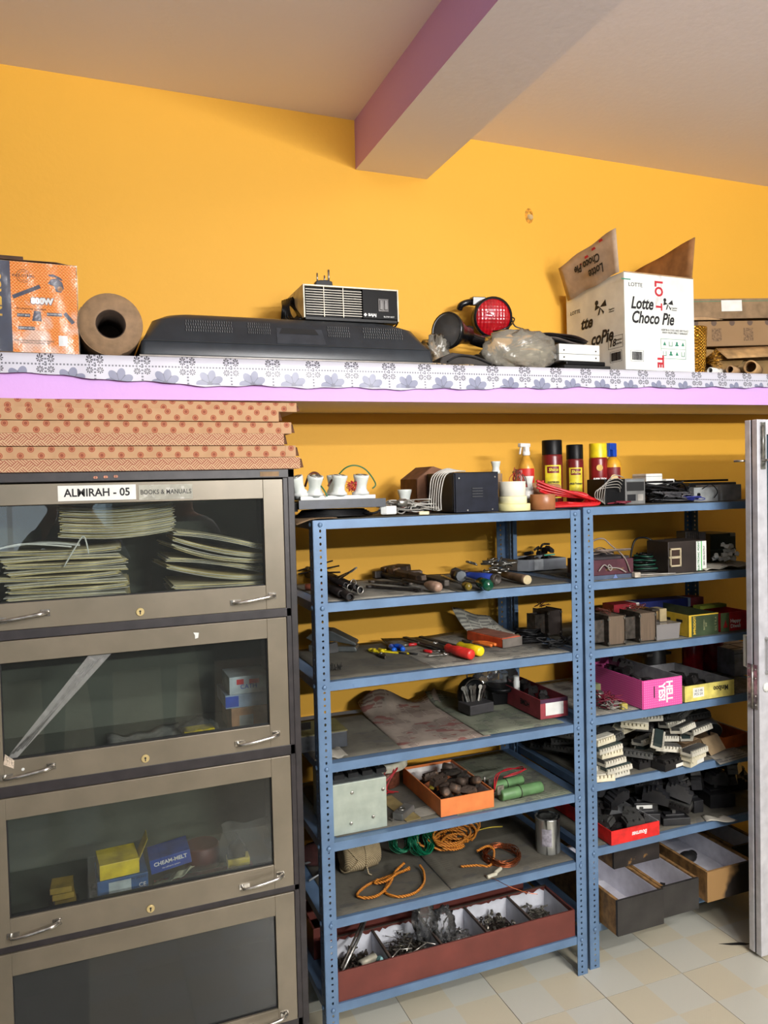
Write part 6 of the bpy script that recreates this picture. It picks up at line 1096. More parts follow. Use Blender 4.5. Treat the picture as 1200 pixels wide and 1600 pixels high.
trx=comptray('front long maroon compartment tray full of nails and bolts, bottom shelf',tx0,2.103,TWd,.175,TH,[.17,.34,.50,.665])
comptray('rear long maroon tray behind the front one, bottom shelf',tx0-.01,2.325,TWd-.05,.19,TH+.012,[.2,.4,.6],False)
single('green_marker_strip','green printed strip along the rear maroon tray top','strip',MB().box(0,.08,0,.02,0,.006),mat('strip_green',(70,150,90),.5),(tx0+.38,2.335,zz+TH+.014))
def heap(n,x0,x1,y0,y1,z0,zc,kind,lab,m,cat,nm,grp):
    q=MB()
    for i in range(n):
        x=RND(x0+.02,x1-.02); y=RND(y0+.012,y1-.012); z=z0+.004+zc*(.35+.65*math.sin(PI*(x-x0)/(x1-x0)))*random.random(); a=RND(0,6.28); b=RND(-.3,.3)
        M=TR((x,y,z+.004),0,b,a)
        if kind=='nail': L=RND(.02,.036); q.cyl(tuple(M@Vector((-L/2,0,0))),tuple(M@Vector((L/2,0,0))),.0013,.0009,4); q.lathe([(.0034,0),(.0034,.001)],6,M@TR((-L/2,0,0),0,PI/2),False)
        elif kind=='nut': q.lathe([(.0035,0),(.0065,0),(.0065,.005),(.0035,.005),(.0035,0)],6,M@Euler((RND(0,3),RND(0,3),0)).to_matrix().to_4x4(),False,False)
        elif kind=='bolt': L=RND(.012,.026); q.lathe([(.0055,0),(.0055,.004),(.0028,.004),(.0028,L)],6,M@TR((0,0,0),0,PI/2),False)
    return single(nm,lab,cat,q,m,kind='stuff')
DK=mat('dull_iron_bolts',(74,66,58),.45,.6,var=.4,vs=90); ZN=mat('zinc_bolts',(134,130,118),.35,.7,var=.35,vs=90)
TX=lambda a: tx0+a; ya,yb=2.112,2.265
heap(120,TX(.012),TX(.16),ya,yb,zz+.006,.048,'bolt','dark iron bolts filling the leftmost tray compartment',DK,'bolts','bolt_heap',None)
heap(230,TX(.18),TX(.33),ya,yb,zz+.006,.055,'nail','long nails and bolts filling the second tray compartment',DK,'nails','nail_heap',None); heap(60,TX(.18),TX(.33),ya,yb,zz+.03,.035,'nail','brighter nails scattered over the second tray compartment',ZN,'nails','nail_heap',None)
heap(90,TX(.35),TX(.49),ya,yb,zz+.006,.03,'bolt','small screws in bags in the third tray compartment',ZN,'screws','screw_heap',None)
heap(150,TX(.51),TX(.655),ya,yb,zz+.006,.040,'nut','hex nuts heaped in the fourth tray compartment',DK,'nuts','nut_heap',None); heap(40,TX(.51),TX(.655),ya,yb,zz+.025,.03,'nut','shiny zinc nuts on the fourth compartment heap',ZN,'nuts','nut_heap',None)
heap(150,TX(.675),TX(.80),ya,yb,zz+.006,.034,'bolt','small bolts in the rightmost tray compartment',ZN,'bolts','bolt_heap',None)
single('long_chrome_rod','long steel bar slanting across the left tray compartment','bar',MB().tube([(0,0,0),(.09,.09,.045),(.15,.16,.075)],.0055,8),STEEL,(TX(.016),2.125,zz+.065)); single('long_chrome_rod','thinner dark bar beside the slanting steel bar','bar',MB().tube([(0,0,0),(.15,.16,.07)],.004,6),DSTEEL,(TX(.016),2.125,zz+.085))
for i in range(5): a=R((35,-25,50,20,-50)[i]); L=.06; single('long_bolt','long shiny bolt lying on top of the nail heap','bolt',MB().cyl((-L/2*math.cos(a),-L/2*math.sin(a),0),(L/2*math.cos(a),L/2*math.sin(a),.006),.0022,n=6),mat('bright_bolt',(200,196,184),.25,.8),(TX(.2+.028*i),2.15+.012*(i%3),zz+.066),0,'long bolts on the nail heap')
o=thing('pipe_fitting','pale cast fitting on the bolts of the left compartment','fitting',(TX(.085),2.15,zz+.062),R(20)); part('fitting_body',MB().lathe([(.008,0),(.014,.0),(.014,.035),(.011,.06),(.007,.062)],14,TR((0,0,0),0,PI/2)),mat('pale_cast',(172,168,150),.5,.3,var=.3),o); part('bore',MB().lathe([(.0078,-.0004),(.0078,.0004)],12,TR((0,0,0),0,PI/2)),DBLACK,o)
single('blue_capped_stud','blue green capped stud beside the pale fitting','stud',MB().lathe([(.01,0),(.01,.006),(.005,.006),(.005,.025)],14,TR((0,0,0),R(60))),mat('patina_blue',(100,140,140),.4,.4),(TX(.15),2.16,zz+.058))
bg=bag('clear_bag','tall clear polythene bag rising from the second tray compartment','bag',640,668,1490,2.16,.045,.15,21,POLY,crunch=.007); bg.location=(TX(.315),2.19,zz+.06)
bg=bag('clear_bag','smaller clear bag beside the tall one in the tray','bag',664,690,1495,2.15,.05,.11,22,POLY,crunch=.008); bg.location=(TX(.375),2.17,zz+.05); bg=bag('clear_bag','flat clear bag of screws in the third compartment','bag',680,716,1485,2.15,.07,.04,23,POLY,crunch=.005); bg.location=(TX(.43),2.17,zz+.03)
# ================= things on the right rack =================
# --- top shelf ---
s=SR[0]; zz=s+.0035
o=thing('black_adapter','black adapter block with looped grey lead, right rack top shelf','adapter',(V(947,788,2.13).x,2.135,zz)); w=V(978,788,2.13).x-V(947,788,2.13).x; part('adapter_body',MB().box(0,w,0,.10,0,.088),BLACK,o,.003); q=MB()
for k in range(5): q.tube(spl([(w*(.9-.05*k),-.006,.092-.012*k),(w*.45,-.010-.002*k,.100-.010*k),(.0-.009*k,-.012,.078-.006*k),(-.012-.009*k,-.01,.03),(-.01-.004*k,-.01,.004+.003*k)],6),.0016,5)
part('grey_lead',q,GRYW,o)
o=thing('digital_timer','grey and silver panel meter with two dark windows','meter',(V(979,790,2.125).x,2.13,zz)); w=V(1010,786,2.125).x-V(979,790,2.125).x; part('meter_body',MB().box(0,w,0,.09,0,.088),mat('silver_grey_plastic',(108,108,106),.4),o,.002); part('display_window',MB().box(.006,w-.006,-.0015,0,.046,.076),DBLACK,o); part('slot_window',MB().box(.008,w*.5,-.0015,0,.012,.034),mat('dark_window',(40,40,44),.2),o); part('button',MB().box(w*.6,w-.010,-.0015,0,.012,.034),mat('button_silver',(150,146,140),.4),o); part('top_strip',MB().box(.004,w-.004,-.001,0,.078,.084),GREY,o)
q=MB(); ct=V(1045,785,2.18)
for i in range(11): q.tube(wirepts(6,(-.11,.10),(-.04,.09),(.004,.075)),.0034,6)
single('black_cable_heap','heap of black cables in the middle of the right top shelf','cables',q,BLACK,(ct.x,2.19,zz),kind='stuff'); q=MB(); [q.tube(wirepts(5,(-.09,.10),(-.04,.02),(.004,.04)),.0028,5) for _ in range(6)]; single('grey_cable_heap','grey cable strands over the black heap on the right top shelf','cables',q,mat('dark_grey_cable',(70,70,74),.45),(ct.x,2.17,zz+.002),kind='stuff')
q=MB(); [q.tube(wirepts(5,(-.04,.04),(-.03,.02),(.003,.02)),.0016,4) for _ in range(6)]; single('blue_wire_heap','dark blue wires at the front of the right top shelf','wires',q,mat('navy_wire',(30,40,120),.4),(V(1080,785,2.14).x,2.145,zz),kind='stuff'); q=MB(); [q.tube(wirepts(4,(-.06,.05),(-.01,.015),(.002,.012)),.0018,4) for _ in range(3)]; single('maroon_wire','dark red wire running in front of the adapter and meter','wire',q,mat('maroon_wire',(120,30,50),.4),(V(965,790,2.115).x+.02,2.12,zz))
p=V(1010,752,2.30); o=thing('white_junction_box','white plastic junction box raised behind the cables','box',(p.x,2.30,zz)); part('box_body',MB().box(0,.075,0,.08,.06,.105),WHITE,o,.003); part('lid_line',MB().box(-.0006,.0756,-.0006,.08,.094,.0955),GREY,o); part('grey_base',MB().box(0.004,.07,.004,.076,0,.06),mat('dark_grey_cable',(70,70,74),.45),o)
p=V(1040,756,2.28); o=thing('white_switch_box','smaller white box with black end beside the junction box','box',(p.x+.002,2.28,zz+.001)); part('box_body',MB().box(0,.04,0,.05,.05,.083),WHITE,o,.002); part('black_end',MB().box(.04,.052,.005,.045,.052,.08),BLACK,o,.001); part('grey_base',MB().box(0.0,.05,.0,.05,0,.05),DBLACK,o)
def openbox(lab,x,y,w,d,h,m,nm='metal_box',rz=0,z0=None):
    o=thing(nm,lab,'box',(x,y,z0 if z0 is not None else zz),rz); part('box_body',MB().tray(0,w,0,d,0,h,.002),m,o); return o
a=V(1091,783,2.13); b=V(1129,780,2.13); o=openbox('left light grey metal box on the right end of the top shelf',a.x,2.15,b.x-a.x,.13,.05,mat('light_grey_box',(142,146,146),.5),rz=.02); part('black_knob',MB().lathe([(.006,0),(.006,.005)],12,TR((.02,0,.025),PI/2)),BLACK,o); part('cable_loop',MB().tube(spl([(.035,-.004,.045),(.06,-.02,.06),(.09,-.02,.035),(.085,-.01,.012)],6),.0018,5),BLACK,o)
a=V(1131,780,2.14); o=openbox('right grey metal box half hidden by the door',a.x+.004,2.16,.10,.12,.058,mat('light_grey_box2',(126,130,132),.5),rz=.0)
single('flat_sheet','flat black lid lying over the rear of the grey metal boxes','lid',MB().box(0,.22,0,.09,0,.008),BLACK,(V(1080,745,2.34).x,2.36,zz+.07),R(3),bev=.001); single('dark_bundle','dark equipment case at the rear under the black lid','case',MB().box(0,.24,0,.12,0,.066),mat('rear_case',(44,46,48),.5),(V(1080,745,2.34).x,2.35,zz),bev=.003)
# --- second shelf ---
s=SR[1]; zz=s+.0035
a=V(931,903,2.125); b=V(991,900,2.125); w=b.x-a.x+.02
o=thing('maroon_control_unit','maroon and grey control unit with wires on top, right rack','control unit',(a.x-.02,2.128,zz)); part('unit_body',MB().box(0,w,0,.13,.014,.066),mat('maroon_case',(76,38,48),.45),o,.002); part('grey_base',MB().box(-.002,w+.002,-.003,.13,0,.014),mat('slate_base',(70,82,102),.45),o,.001); part('top_rails',MB().box(.0,w-.01,.01,.03,.066,.074).box(.0,w-.01,.05,.07,.066,.074).box(.0,w-.02,.09,.11,.066,.08),mat('dark_rails',(50,44,48),.5),o); text('FREQUENCY UNIT',mat('dull_gold_print',(150,120,70),.5),o,(w*.56,-.0008,.032),.009); part('triangle_mark',MB().prism([(-.009,-.006),(.009,-.006),(0,.008)],0,.0006,TR((w*.56,-.003,.008),PI/2)),mat('blue_print',(110,130,180),.5),o)
q=MB(); [q.tube(wirepts(5,(0,w),(.0,.12),(.08,.10)),.0022,5) for _ in range(6)]; q.tube(spl([(.02,.05,.07),(.04,.05,.12),(.08,.04,.135),(.11,.03,.11),(.14,.0,.07),(.16,-.005,.02)],6),.0028,6); part('grey_leads',q,mat('taupe_lead',(120,106,96),.5),o)
q=MB(); q.tube(spl([(.03,-.006,.03),(.05,-.008,.05),(.07,-.008,.04),(.11,-.008,.035),(.14,-.008,.02)],6),.002,5); q.tube(spl([(.07,-.008,.05),(.08,-.01,.04),(.075,-.01,.03),(.065,-.01,.04)],5,True),.002,5); part('front_lead',q,GRYW,o); part('white_connector',MB().box(w-.012,w+.012,-.022,-.004,0.001,.018),mat('dirty_white',(186,176,160),.5),o,.002)
single('grey_lead','grey lead lying on the shelf before the green cable coil','wire',MB().tube(spl([(0,0,.004),(.05,-.01,.003),(.11,-.02,.003),(.15,-.035,.003)],5),.0028,6),GRYW,(a.x+w,2.15,zz))
q=MB(); ct=V(1014,890,2.22); o=thing('green_cable_coil','coil of dark green and black cables beside the labelled transformer','cable',(ct.x,2.24,zz)); q2=MB()
for k in range(9): (q if k%2 else q2).tube(coil(0,0,.006+.007*k,.06-.003*k,.045-.002*k,1,.008,.001,22,k),.003,5)
q2.tube(spl([(-.05,.02,.04),(-.03,.02,.11),(.02,.02,.12),(.07,.0,.09),(.08,0,.07)],6),.0036,6); part('green_turns',q,mat('deep_green_cable',(24,70,54),.4),o); part('black_turns',q2,BLACK,o)
a=V(1045,893,2.135); b=V(1104,890,2.135); w=b.x-a.x; o=thing('labelled_transformer','black transformer with cream winding frame and green striped label','transformer',(a.x,2.137,zz)); part('core',MB().box(0,w,0,.11,0,.112),mat('transformer_brown_black',(40,32,28),.5),o,.002)
fr=MB(); 
for q_ in ((.004,.05,.024,.03),(.004,.05,.083,.089),(.004,.008,.024,.089),(.046,.052,.024,.089),(.0,.05,.053,.061)): fr.box(q_[0],q_[1],-.008,0,q_[2],q_[3])
part('winding_frame',fr,mat('cream_frame',(186,172,142),.5),o,.001); part('winding',MB().box(.009,.045,-.004,0,.03,.083),mat('dark_winding',(52,34,26),.5),o)
part('white_label',MB().box(w-.045,w+.0008,-.001,.0,.004,.108),PAPER,o); part('green_stripe',MB().box(w-.024,w-.020,-.0016,0,.004,.108),mat('stripe_green',(60,170,80),.5),o); text('ELECTRONIC POINT',mat('label_green',(40,120,70),.6),o,(w-.035,-.0016,.056),.0115,rot=(PI/2,-PI/2,0),bold=.0003); text('230V 50Hz OUTPUT',INK,o,(w-.010,-.0016,.056),.008,rot=(PI/2,-PI/2,0),bold=.0002)
p=V(1067,850,2.3); o=thing('black_relay','black ribbed relay block above the labelled transformer','relay',(p.x,2.285,zz)); part('relay_body',MB().box(0,.065,0,.05,.098,.132),BKM,o,.002); part('riser',MB().box(.005,.10,.005,.12,0,.098),DBLACK,o); 
for i in range(6): part('rib',MB().box(.004+.010*i,.008+.010*i,-.002,0,.102,.128),DSTEEL,o)
part('side_block',MB().box(.067,.098,.0,.04,.098,.126),mat('block_grey',(66,60,58),.5),o,.001)
a=V(1106,890,2.33); o=thing('dark_green_instrument','dark teal instrument case right of the labelled transformer','instrument',(a.x+.03,2.345,zz)); part('case_body',MB().box(0,.13,0,.14,0,.112),mat('teal_case',(36,48,50),.45),o,.002); part('panel_line',MB().box(.0,.13,-.0015,0,.045,.05),mat('teal_line',(60,78,78),.5),o); part('corner_plate',MB().box(.10,.126,-.0015,0,.098,.11),GREY,o)
q=MB(); q.grid(lambda u,v:(.24*u,.10*v,.004+.018*abs(math.sin(3.2*u+1.1*v))*(.4+.6*v)+.004*math.sin(17*u+6*v)),16,8); single('crumpled_newspaper','crumpled pale newspaper at the right end of the second shelf','newspaper',q,newsmat('pale_newspaper',(176,172,158),(100,100,98)),(V(1106,895,2.12).x-.01,2.118,zz),solid=.0008)
tm=MB().box(-.01,.01,-.007,.007,0,.012).lathe([(.004,.012),(.004,.016)],8); tme=tm.mesh('white_terminal',WHITE)
for i in range(16): q=link('white_terminal',tme); q.location=(V(1150,888,2.15).x+RND(-.035,.05),2.2+RND(-.03,.03),zz+.02+.028*random.random()); q.rotation_euler=(RND(-.4,.4),RND(-.4,.4),RND(0,6)); HEAP.append((q,q.location.x-.03,q.location.x+.03,2.16,2.25,zz+.02,zz+.08)); tag(q,'small white terminal block heaped on the crumpled newspaper','terminal','white terminals on the second shelf')
# --- third shelf ---
s=SR[2]; zz=s+.0035
for i,(x0,x1) in enumerate(((952,977),(1001,1025))):
    a=V(x0,1010,2.125); b=V(x1,1008,2.125); w=b.x-a.x; transformer(['left of the two large transformers with striped brown laminations','right of the two large transformers with striped brown laminations'][i],(a.x,2.128,zz),w,.10,.10,0,LAMB,BLACK)
a=V(1033,980,2.16); o=thing('small_transformer','small transformer with cream core on the clear box','transformer',(a.x,2.165,zz+.056)); part('core',MB().box(.0,.03,0,.05,0,.045),mat('cream_core',(160,144,108),.5),o,.001); part('winding',MB().lathe([(.014,.006),(.016,.008),(.016,.036),(.014,.038)],16,Matrix.Translation((-.012,.02,0))),mat('brass_winding',(150,124,84),.4,.4),o); part('yoke',MB().box(-.03,0,.005,.045,-.0,.005),DSTEEL,o); part('yoke',MB().box(-.03,0,.005,.045,.04,.045),DSTEEL,o)
a=V(1026,1003,2.125); b=V(1064,1000,2.125); o=thing('clear_plastic_box','translucent grey plastic box under the small transformer','box',(a.x,2.13,zz)); w=b.x-a.x; part('box_body',MB().add([(.004,0,0),(w-.004,0,0),(w-.004,.08,0),(.004,.08,0),(0,-.002,.05),(w,-.002,.05),(w,.083,.05),(0,.083,.05)],[(3,2,1,0),(0,1,5,4),(1,2,6,5),(2,3,7,6),(3,0,4,7)]),glass('milky_plastic',(176,172,170),.55,.15),o,solid=.0015); part('lid',MB().box(-.002,w+.002,-.004,.085,.05,.0545),glass('milky_plastic',(176,172,170),.55,.15),o,.001); part('contents',MB().box(.008,w-.008,.006,.07,.003,.03),mat('grey_contents',(110,106,104),.7),o)
YG=mat('carton_yellow',(206,172,52),.5,var=.1); DG=mat('carton_green',(52,66,42),.5)
a=V(1077,1002,2.12); b=V(1123,996,2.12); w=b.x-a.x; hh=V(1077,962,2.12).z-zz
o=thing('printed_carton','open yellow and dark green battery carton with worn edges on the third shelf','box',(a.x,2.122,zz)); dp=.30
part('front_wall',MB().box(0,w,0,.003,0,hh),DG,o); part('right_wall',MB().box(w-.003,w,.003,dp,0,hh),DG,o); part('left_wall',MB().box(0,.003,.003,dp,0,hh),YG,o); part('back_wall',MB().box(.003,w-.003,dp-.003,dp,0,hh),YG,o); part('floor_wall',MB().box(.003,w-.003,.003,dp-.003,0,.003),YG,o); part('yellow_edge',MB().box(0,.012,-.0008,0,0,hh).box(.012,w,-.0008,0,hh-.004,hh),YG,o)
text('PRODOT',YG,o,(.026,-.001,hh*.56),.0135,rot=(PI/2,-PI/2,0),bold=.0006); part('logo_triangle',MB().prism([(-.006,-.005),(.006,-.005),(0,.007)],0,.0007,TR((.026,-.0001,.012),PI/2)),YG,o); text('U L T R A',mat('dull_lettering',(150,150,110),.6),o,(w-.012,-.001,hh*.5),.012,rot=(PI/2,-PI/2,0)); text('BATTERY\nSMF',mat('dull_lettering',(150,150,110),.6),o,(w*.55,-.001,hh*.5),.009,rot=(PI/2,-PI/2,0))
for k in range(4): part('printed_mark',MB().box(-.0008,0,.03+.06*k,.06+.06*k,hh*.62,hh*.74),INK,o)
o=thing('blue_red_box','long blue and red printed carton lying on the rear cartons, third shelf','box',(V(985,955,2.33).x-.02,2.40,zz+.05)); part('blue_part',MB().box(.12,.36,0,.07,0,.035),mat('deep_navy_print',(26,36,96),.45),o,.001); part('red_part',MB().box(0,.105,0,.07,0,.035),mat('crimson_print',(150,30,44),.45),o,.001); part('white_band',MB().box(.105,.12,0,.07,0,.035),PAPER,o,.001); part('white_band',MB().box(.36,.374,0,.07,0,.035),mat('pale_blue_box',(140,160,186),.4),o,.001); part('red_end',MB().box(.374,.44,0,.07,0,.034),mat('dull_red_carton',(150,58,66),.6),o,.001); text('P',WINK,o,(.07,-.001,.018),.03,rot=(PI/2,PI,0)); part('support_tray',MB().tray(0,.44,-.02,.09,-.05,-.002,.003),CARDD,o)
clutter('black_component','small black component heaped behind the two transformers','component',16,(0,.22),(0,.06),(.01,.06),(.9,1.4),None,(V(940,985,2.28).x,2.28,zz),'components behind the transformers',shapes=clips)
a=V(1127,1003,2.14); b=V(1163,996,2.14); o=thing('gift_carton','red and green gift carton lettered Diwali beside the door','box',(a.x,2.142,zz)); w=.13; hh=.068
part('carton_body',MB().tray(0,w,0,.14,0,hh,.003),mat('gift_red',(180,34,40),.5),o); part('green_panel',MB().box(0,.040,-.0008,0,0,hh),mat('gift_green',(84,104,66),.5),o); part('tree_print',MB().prism([(-.010,-.012),(.010,-.012),(0,.016)],0,.0006,TR((.022,-.0009,.026),PI/2)),mat('gift_red',(180,34,40),.5),o); text('Happy\nDiwali',WINK,o,(.070,-.001,.026),.019,bold=.0004); part('lime_rim',MB().box(0.002,w,.1,.137,hh,hh+.012),mat('lime_card',(120,130,40),.6),o)
# --- fourth shelf ---
s=SR[3]; zz=s+.0035
def pinkmat():
    t=MT('pink_dotted_card'); x,y,z=t.xyz(); P=.008; u=((x+y)/P); v=z/P; a=(u.mod(1.0)-.5).sq()+(v.mod(1.0)-.5).sq(); return t.out(t.mix((226,84,160),(240,160,204),a.lt(.03)),.5)
PKM=pinkmat(); a=G(1005,1115,zz); b=V(1066,1108,2.11)
o=thing('pink_carton','pink dotted open carton lettered HELL YES on the fourth shelf','box',(V(1006,1112,2.10).x,2.10,zz+.001),0); w=V(1066,1108,2.10).x-V(1006,1112,2.10).x; hh=.098; dp=.40; t_=.003
part('front_wall',MB().box(0,w,0,t_,0,hh),PKM,o); part('left_wall',MB().add([(0,t_,0),(0,dp,0),(0,dp,hh*1.0),(0,t_,hh)],[(0,1,2,3)]),PKM,o,solid=.003); part('right_wall',MB().box(w-t_,w,t_,dp,0,hh),mat('grey_card_inside',(146,146,148),.7),o); part('back_wall',MB().box(0,w,dp-t_,dp,0,hh+.01),PKM,o); part('floor_wall',MB().box(t_,w-t_,t_,dp-t_,0,.003),CARDD,o)
text('HELL\nYES!',WINK,o,(w*.56,-.0008,hh*.52),.038,rot=(PI/2,PI/2,0),bold=.0016,ls=.85,sx=.88); part('barcode_line',MB().box(w*.26,w*.285,-.0007,0,.035,.075),INK,o)
clutter('mains_plug','black plug top heaped inside the pink carton','plug',26,(.015,w-.02),(.06,.33),(.03,.072),(.9,1.5),None,(o.location.x,2.10,zz),'plugs in the pink carton',shapes=[blk(.03,.026,.024,BKM,2).mesh('mains_plug',BKM),clips[1]])
YB2=mat('pale_yellow_carton',(222,208,112),.5); a=V(1068,1105,2.11); b=V(1145,1092,2.11); w=b.x-a.x
o=thing('yellow_carton','pale yellow carton lettered upside down beside the pink one','box',(a.x+.002,2.105,zz+.001)); hh=.056; part('front_wall',MB().box(0,w,0,.003,0,hh),YB2,o); part('side_wall',MB().box(0,.003,.003,.3,0,hh),YB2,o); part('side_wall',MB().box(w-.003,w,.003,.3,0,hh),mat('grey_card_inside',(146,146,148),.7),o); part('back_wall',MB().box(0.003,w-.003,.297,.3,0,hh),mat('grey_card_inside',(146,146,148),.7),o); part('floor_wall',MB().box(.003,w-.003,.003,.297,0,.003),CARDD,o)
text('Miniboo',INK,o,(w*.72,-.0008,hh*.6),.026,rot=(PI/2,PI,0),bold=.0006,sx=.8); part('barcode_label',MB().box(w*.16,w*.38,-.0007,0,.012,.046),PAPER,o); text('10 3 05\nPCS 2X',INK,o,(w*.27,-.0009,.029),.012)
clutter('black_socket','small black socket heaped inside the pale yellow carton','socket',16,(.015,w-.03),(.06,.2),(.014,.03),(.8,1.2),None,(o.location.x,2.105,zz),'sockets in the yellow carton',shapes=[blk(.03,.026,.024,BKM,2).mesh('black_socket',BKM)])
for i,(x0,x1,yy) in enumerate(((1070,1095,2.43),(1100,1126,2.43))):
    a=V(x0,1040,yy); b=V(x1,1040,yy); r=(b.x-a.x)/2; o=thing('red_can',['left red enamelled can at the dark rear of the fourth shelf','right red enamelled can at the dark rear of the fourth shelf'][i],'can',((a.x+b.x)/2,yy,zz)); part('can_body',MB().lathe([(r*.95,0),(r,.004),(r,.12),(r*.9,.132),(r*.5,.134)],24),mat('red_enamel',(150,16,28),.25),o)
    for dx in (-r*.5,r*.5): part('stud',MB().cyl((dx,0,.13),(dx,0,.15),.006,n=10),STEEL,o); part('black_cap',MB().cyl((dx,0,.15),(dx,0,.175),.009,n=10),BLACK,o)
o=thing('white_divided_box','white box with blue divider lines beside the folded door','box',(V(1128,1060,2.3).x+.065,2.30,zz)); part('box_body',MB().box(0,.16,0,.2,0,.105),mat('lilac_white_card',(186,188,206),.6),o,.001); 
for k in range(3): part('blue_line',MB().box(0,.16,.02+.07*k,.026+.07*k,.105,.1062),mat('line_blue',(40,60,110),.5),o)
part('blue_line',MB().box(.06,.066,0,.2,.105,.106),mat('line_blue',(40,60,110),.5),o); part('blue_line',MB().box(.0,.16,-.0008,0,.088,.09),mat('line_blue',(40,60,110),.5),o)
o=thing('black_pump','black motor body at the dark rear behind the pink carton','motor',(V(1025,1045,2.45).x,2.46,zz)); part('motor_body',MB().lathe([(.04,0),(.045,.01),(.045,.1),(.02,.13),(.02,.16)],20),BKM,o); part('flange',MB().box(-.06,.06,-.03,.03,.085,.095),DSTEEL,o)
q=MB(); [q.tube(wirepts(5,(-.05,.06),(-.04,.06),(.003,.05)),.0018,4) for _ in range(12)]; single('maroon_wire_heap','tangle of maroon wires left of the pink carton','wires',q,mat('maroon_wire',(120,30,50),.4),(V(950,1110,2.17).x,2.18,zz),kind='stuff'); q=MB(); [q.tube(wirepts(4,(-.04,.05),(-.03,.03),(.003,.03)),.0016,4) for _ in range(8)]; single('grey_wire_heap','grey wire ends over the maroon tangle, fourth shelf','wires',q,GRYW,(V(955,1112,2.15).x,2.16,zz),kind='stuff')
single('yellow_coil_core','small yellow wound core at the end of the maroon wires','coil',MB().box(-.012,.012,-.01,.01,0,.02),mat('coil_yellow',(186,170,84),.4),(V(974,1108,2.14).x,2.14,zz),bev=.003); single('grey_motor','small grey cylindrical motor at the left of the maroon wires','motor',MB().lathe([(.018,0),(.02,.004),(.02,.045),(.016,.048)],18),mat('motor_grey',(110,106,100),.4,.4),(V(938,1100,2.2).x+.005,2.22,zz)); single('olive_relay','olive topped relay behind the maroon wires','relay',MB().box(-.02,.02,-.015,.015,0,.055),mat('olive_relay',(120,122,84),.5),(V(938,1085,2.24).x+.01,2.29,zz),bev=.002)
def HP(q,*a): HEAP.append((q,)+a)
# --- fifth shelf: heap of terminal strips and relays ---
s=SR[4]; zz=s+.0035
def strip(w,d,h,body,top,n,seed):
    b=MB(); b.cur=0; b.box(-w/2,w/2,-d/2,d/2,0,h*.45); b.cur=1; b.box(-w/2,w/2,-d*.32,d*.32,h*.45,h)
    b.cur=0
    for i in range(n):
        x=-w/2+(i+.5)*w/n
        for sg in (-1,1): b.box(x-w/n*.34,x+w/n*.34,sg*d*.5-(.0 if sg<0 else d*.14),sg*d*.5+(d*.14 if sg<0 else 0),h*.45,h*.85)
    return b
WR=mat('aged_white_bakelite',(206,202,186),.5,var=.12); DKG=mat('dark_green_cap',(48,62,60),.5); GRR=mat('grey_black_relay',(66,66,64),.5,var=.2); CRR=mat('ivory_relay',(222,214,186),.5,var=.08)
smesh=[strip(.115,.042,.020,WR,DKG,9,1).mesh('terminal_strip',[WR,DKG]),strip(.10,.045,.022,WR,GRR,8,2).mesh('terminal_strip',[WR,GRR]),strip(.11,.04,.022,GRR,BKM,8,3).mesh('terminal_strip',[GRR,BKM]),strip(.095,.045,.024,CRR,WR,7,4).mesh('terminal_strip',[CRR,WR]),strip(.12,.045,.022,GRR,GRR,9,5).mesh('terminal_strip',[GRR,GRR])]
def put(me,px,py,dz,rz,lab,grp,rx=0,ry=0,nm='terminal_strip',cat='terminal strip',sc=1):
    p=G(px,py,zz+dz); q=link(nm,me); q.location=p; q.rotation_euler=(rx,ry,rz); q.scale=(sc,)*3; return tag(q,lab,cat,grp)
g1='terminal strips heaped on the fifth shelf'
front=[(958,1212,.0,.12,0,'lowest'),(962,1203,.021,.12,0,'second lowest'),(955,1192,.043,.16,1,'third from the bottom'),(950,1180,.066,.1,3,'fourth from the bottom'),(948,1172,.088,.2,0,'second from the top'),(940,1160,.11,.25,3,'topmost')]
for px,py,dz,rz,k,w_ in front: put(smesh[k],px,py,dz,rz,'%s strip in the stacked white relays nearest the post'%w_,g1)
for (px,py,dz,rz,k,w_,rx) in ((936,1218,.0,-.2,3,'short cream strip lying flat before the post base',0),(938,1200,.02,.0,1,'whitish strip half behind the post, low',0),(936,1185,.045,.1,3,'whitish strip half behind the post, higher',0),(1014,1172,.03,.2,0,'white and black strip right of the stack, shelf middle',.1),(1008,1160,.055,.3,1,'grey capped strip resting on the middle heap',-.1),(975,1138,.10,.35,3,'white strip tilted at the top of the heap',.5),(948,1146,.09,.1,4,'grey strip behind the tilted white one',.2)): put(smesh[k],px,py,dz,rz,w_,g1,rx)
for i in range(34):
    px=RND(990,1095); py=RND(1150,1185)-(px-990)*.12; put(smesh[random.choice((2,4,0,1,3,4,1))],px,py,RND(.002,.06),RND(-.8,.9),'relay strip in the mixed heap behind the front stack, fifth shelf',g1,RND(-.25,.25),RND(-.2,.2)); HP(bpy.context.scene.collection.objects[-1],RXR+.10,RXR+.60,2.20,2.50,zz,zz+.13)
for i,(px,py,dz,k,w_) in enumerate(((1080,1192,0,3,'lowest ivory relay of the front right stack'),(1083,1184,.024,3,'middle ivory relay of the front right stack'),(1085,1176,.048,1,'top grey relay of the front right stack'))): put(smesh[k],px,py,dz,.35-.05*i,w_,g1)
p=G(1052,1200,zz); o=thing('black_contactor','black contactor with white label strip at the fifth shelf front','contactor',(p.x,p.y+.02,zz),.22); part('contactor_body',blk(.12,.055,.034,BKM,5),BKM,o); part('white_label',MB().box(-.0,.055,-.0285,-.0275,.003,.014),PAPER,o)
p=G(1016,1200,zz); o=thing('black_contactor','plain black contactor left of the labelled one','contactor',(p.x,p.y+.03,zz),.1); part('contactor_body',blk(.10,.05,.03,BKM,5),BKM,o)
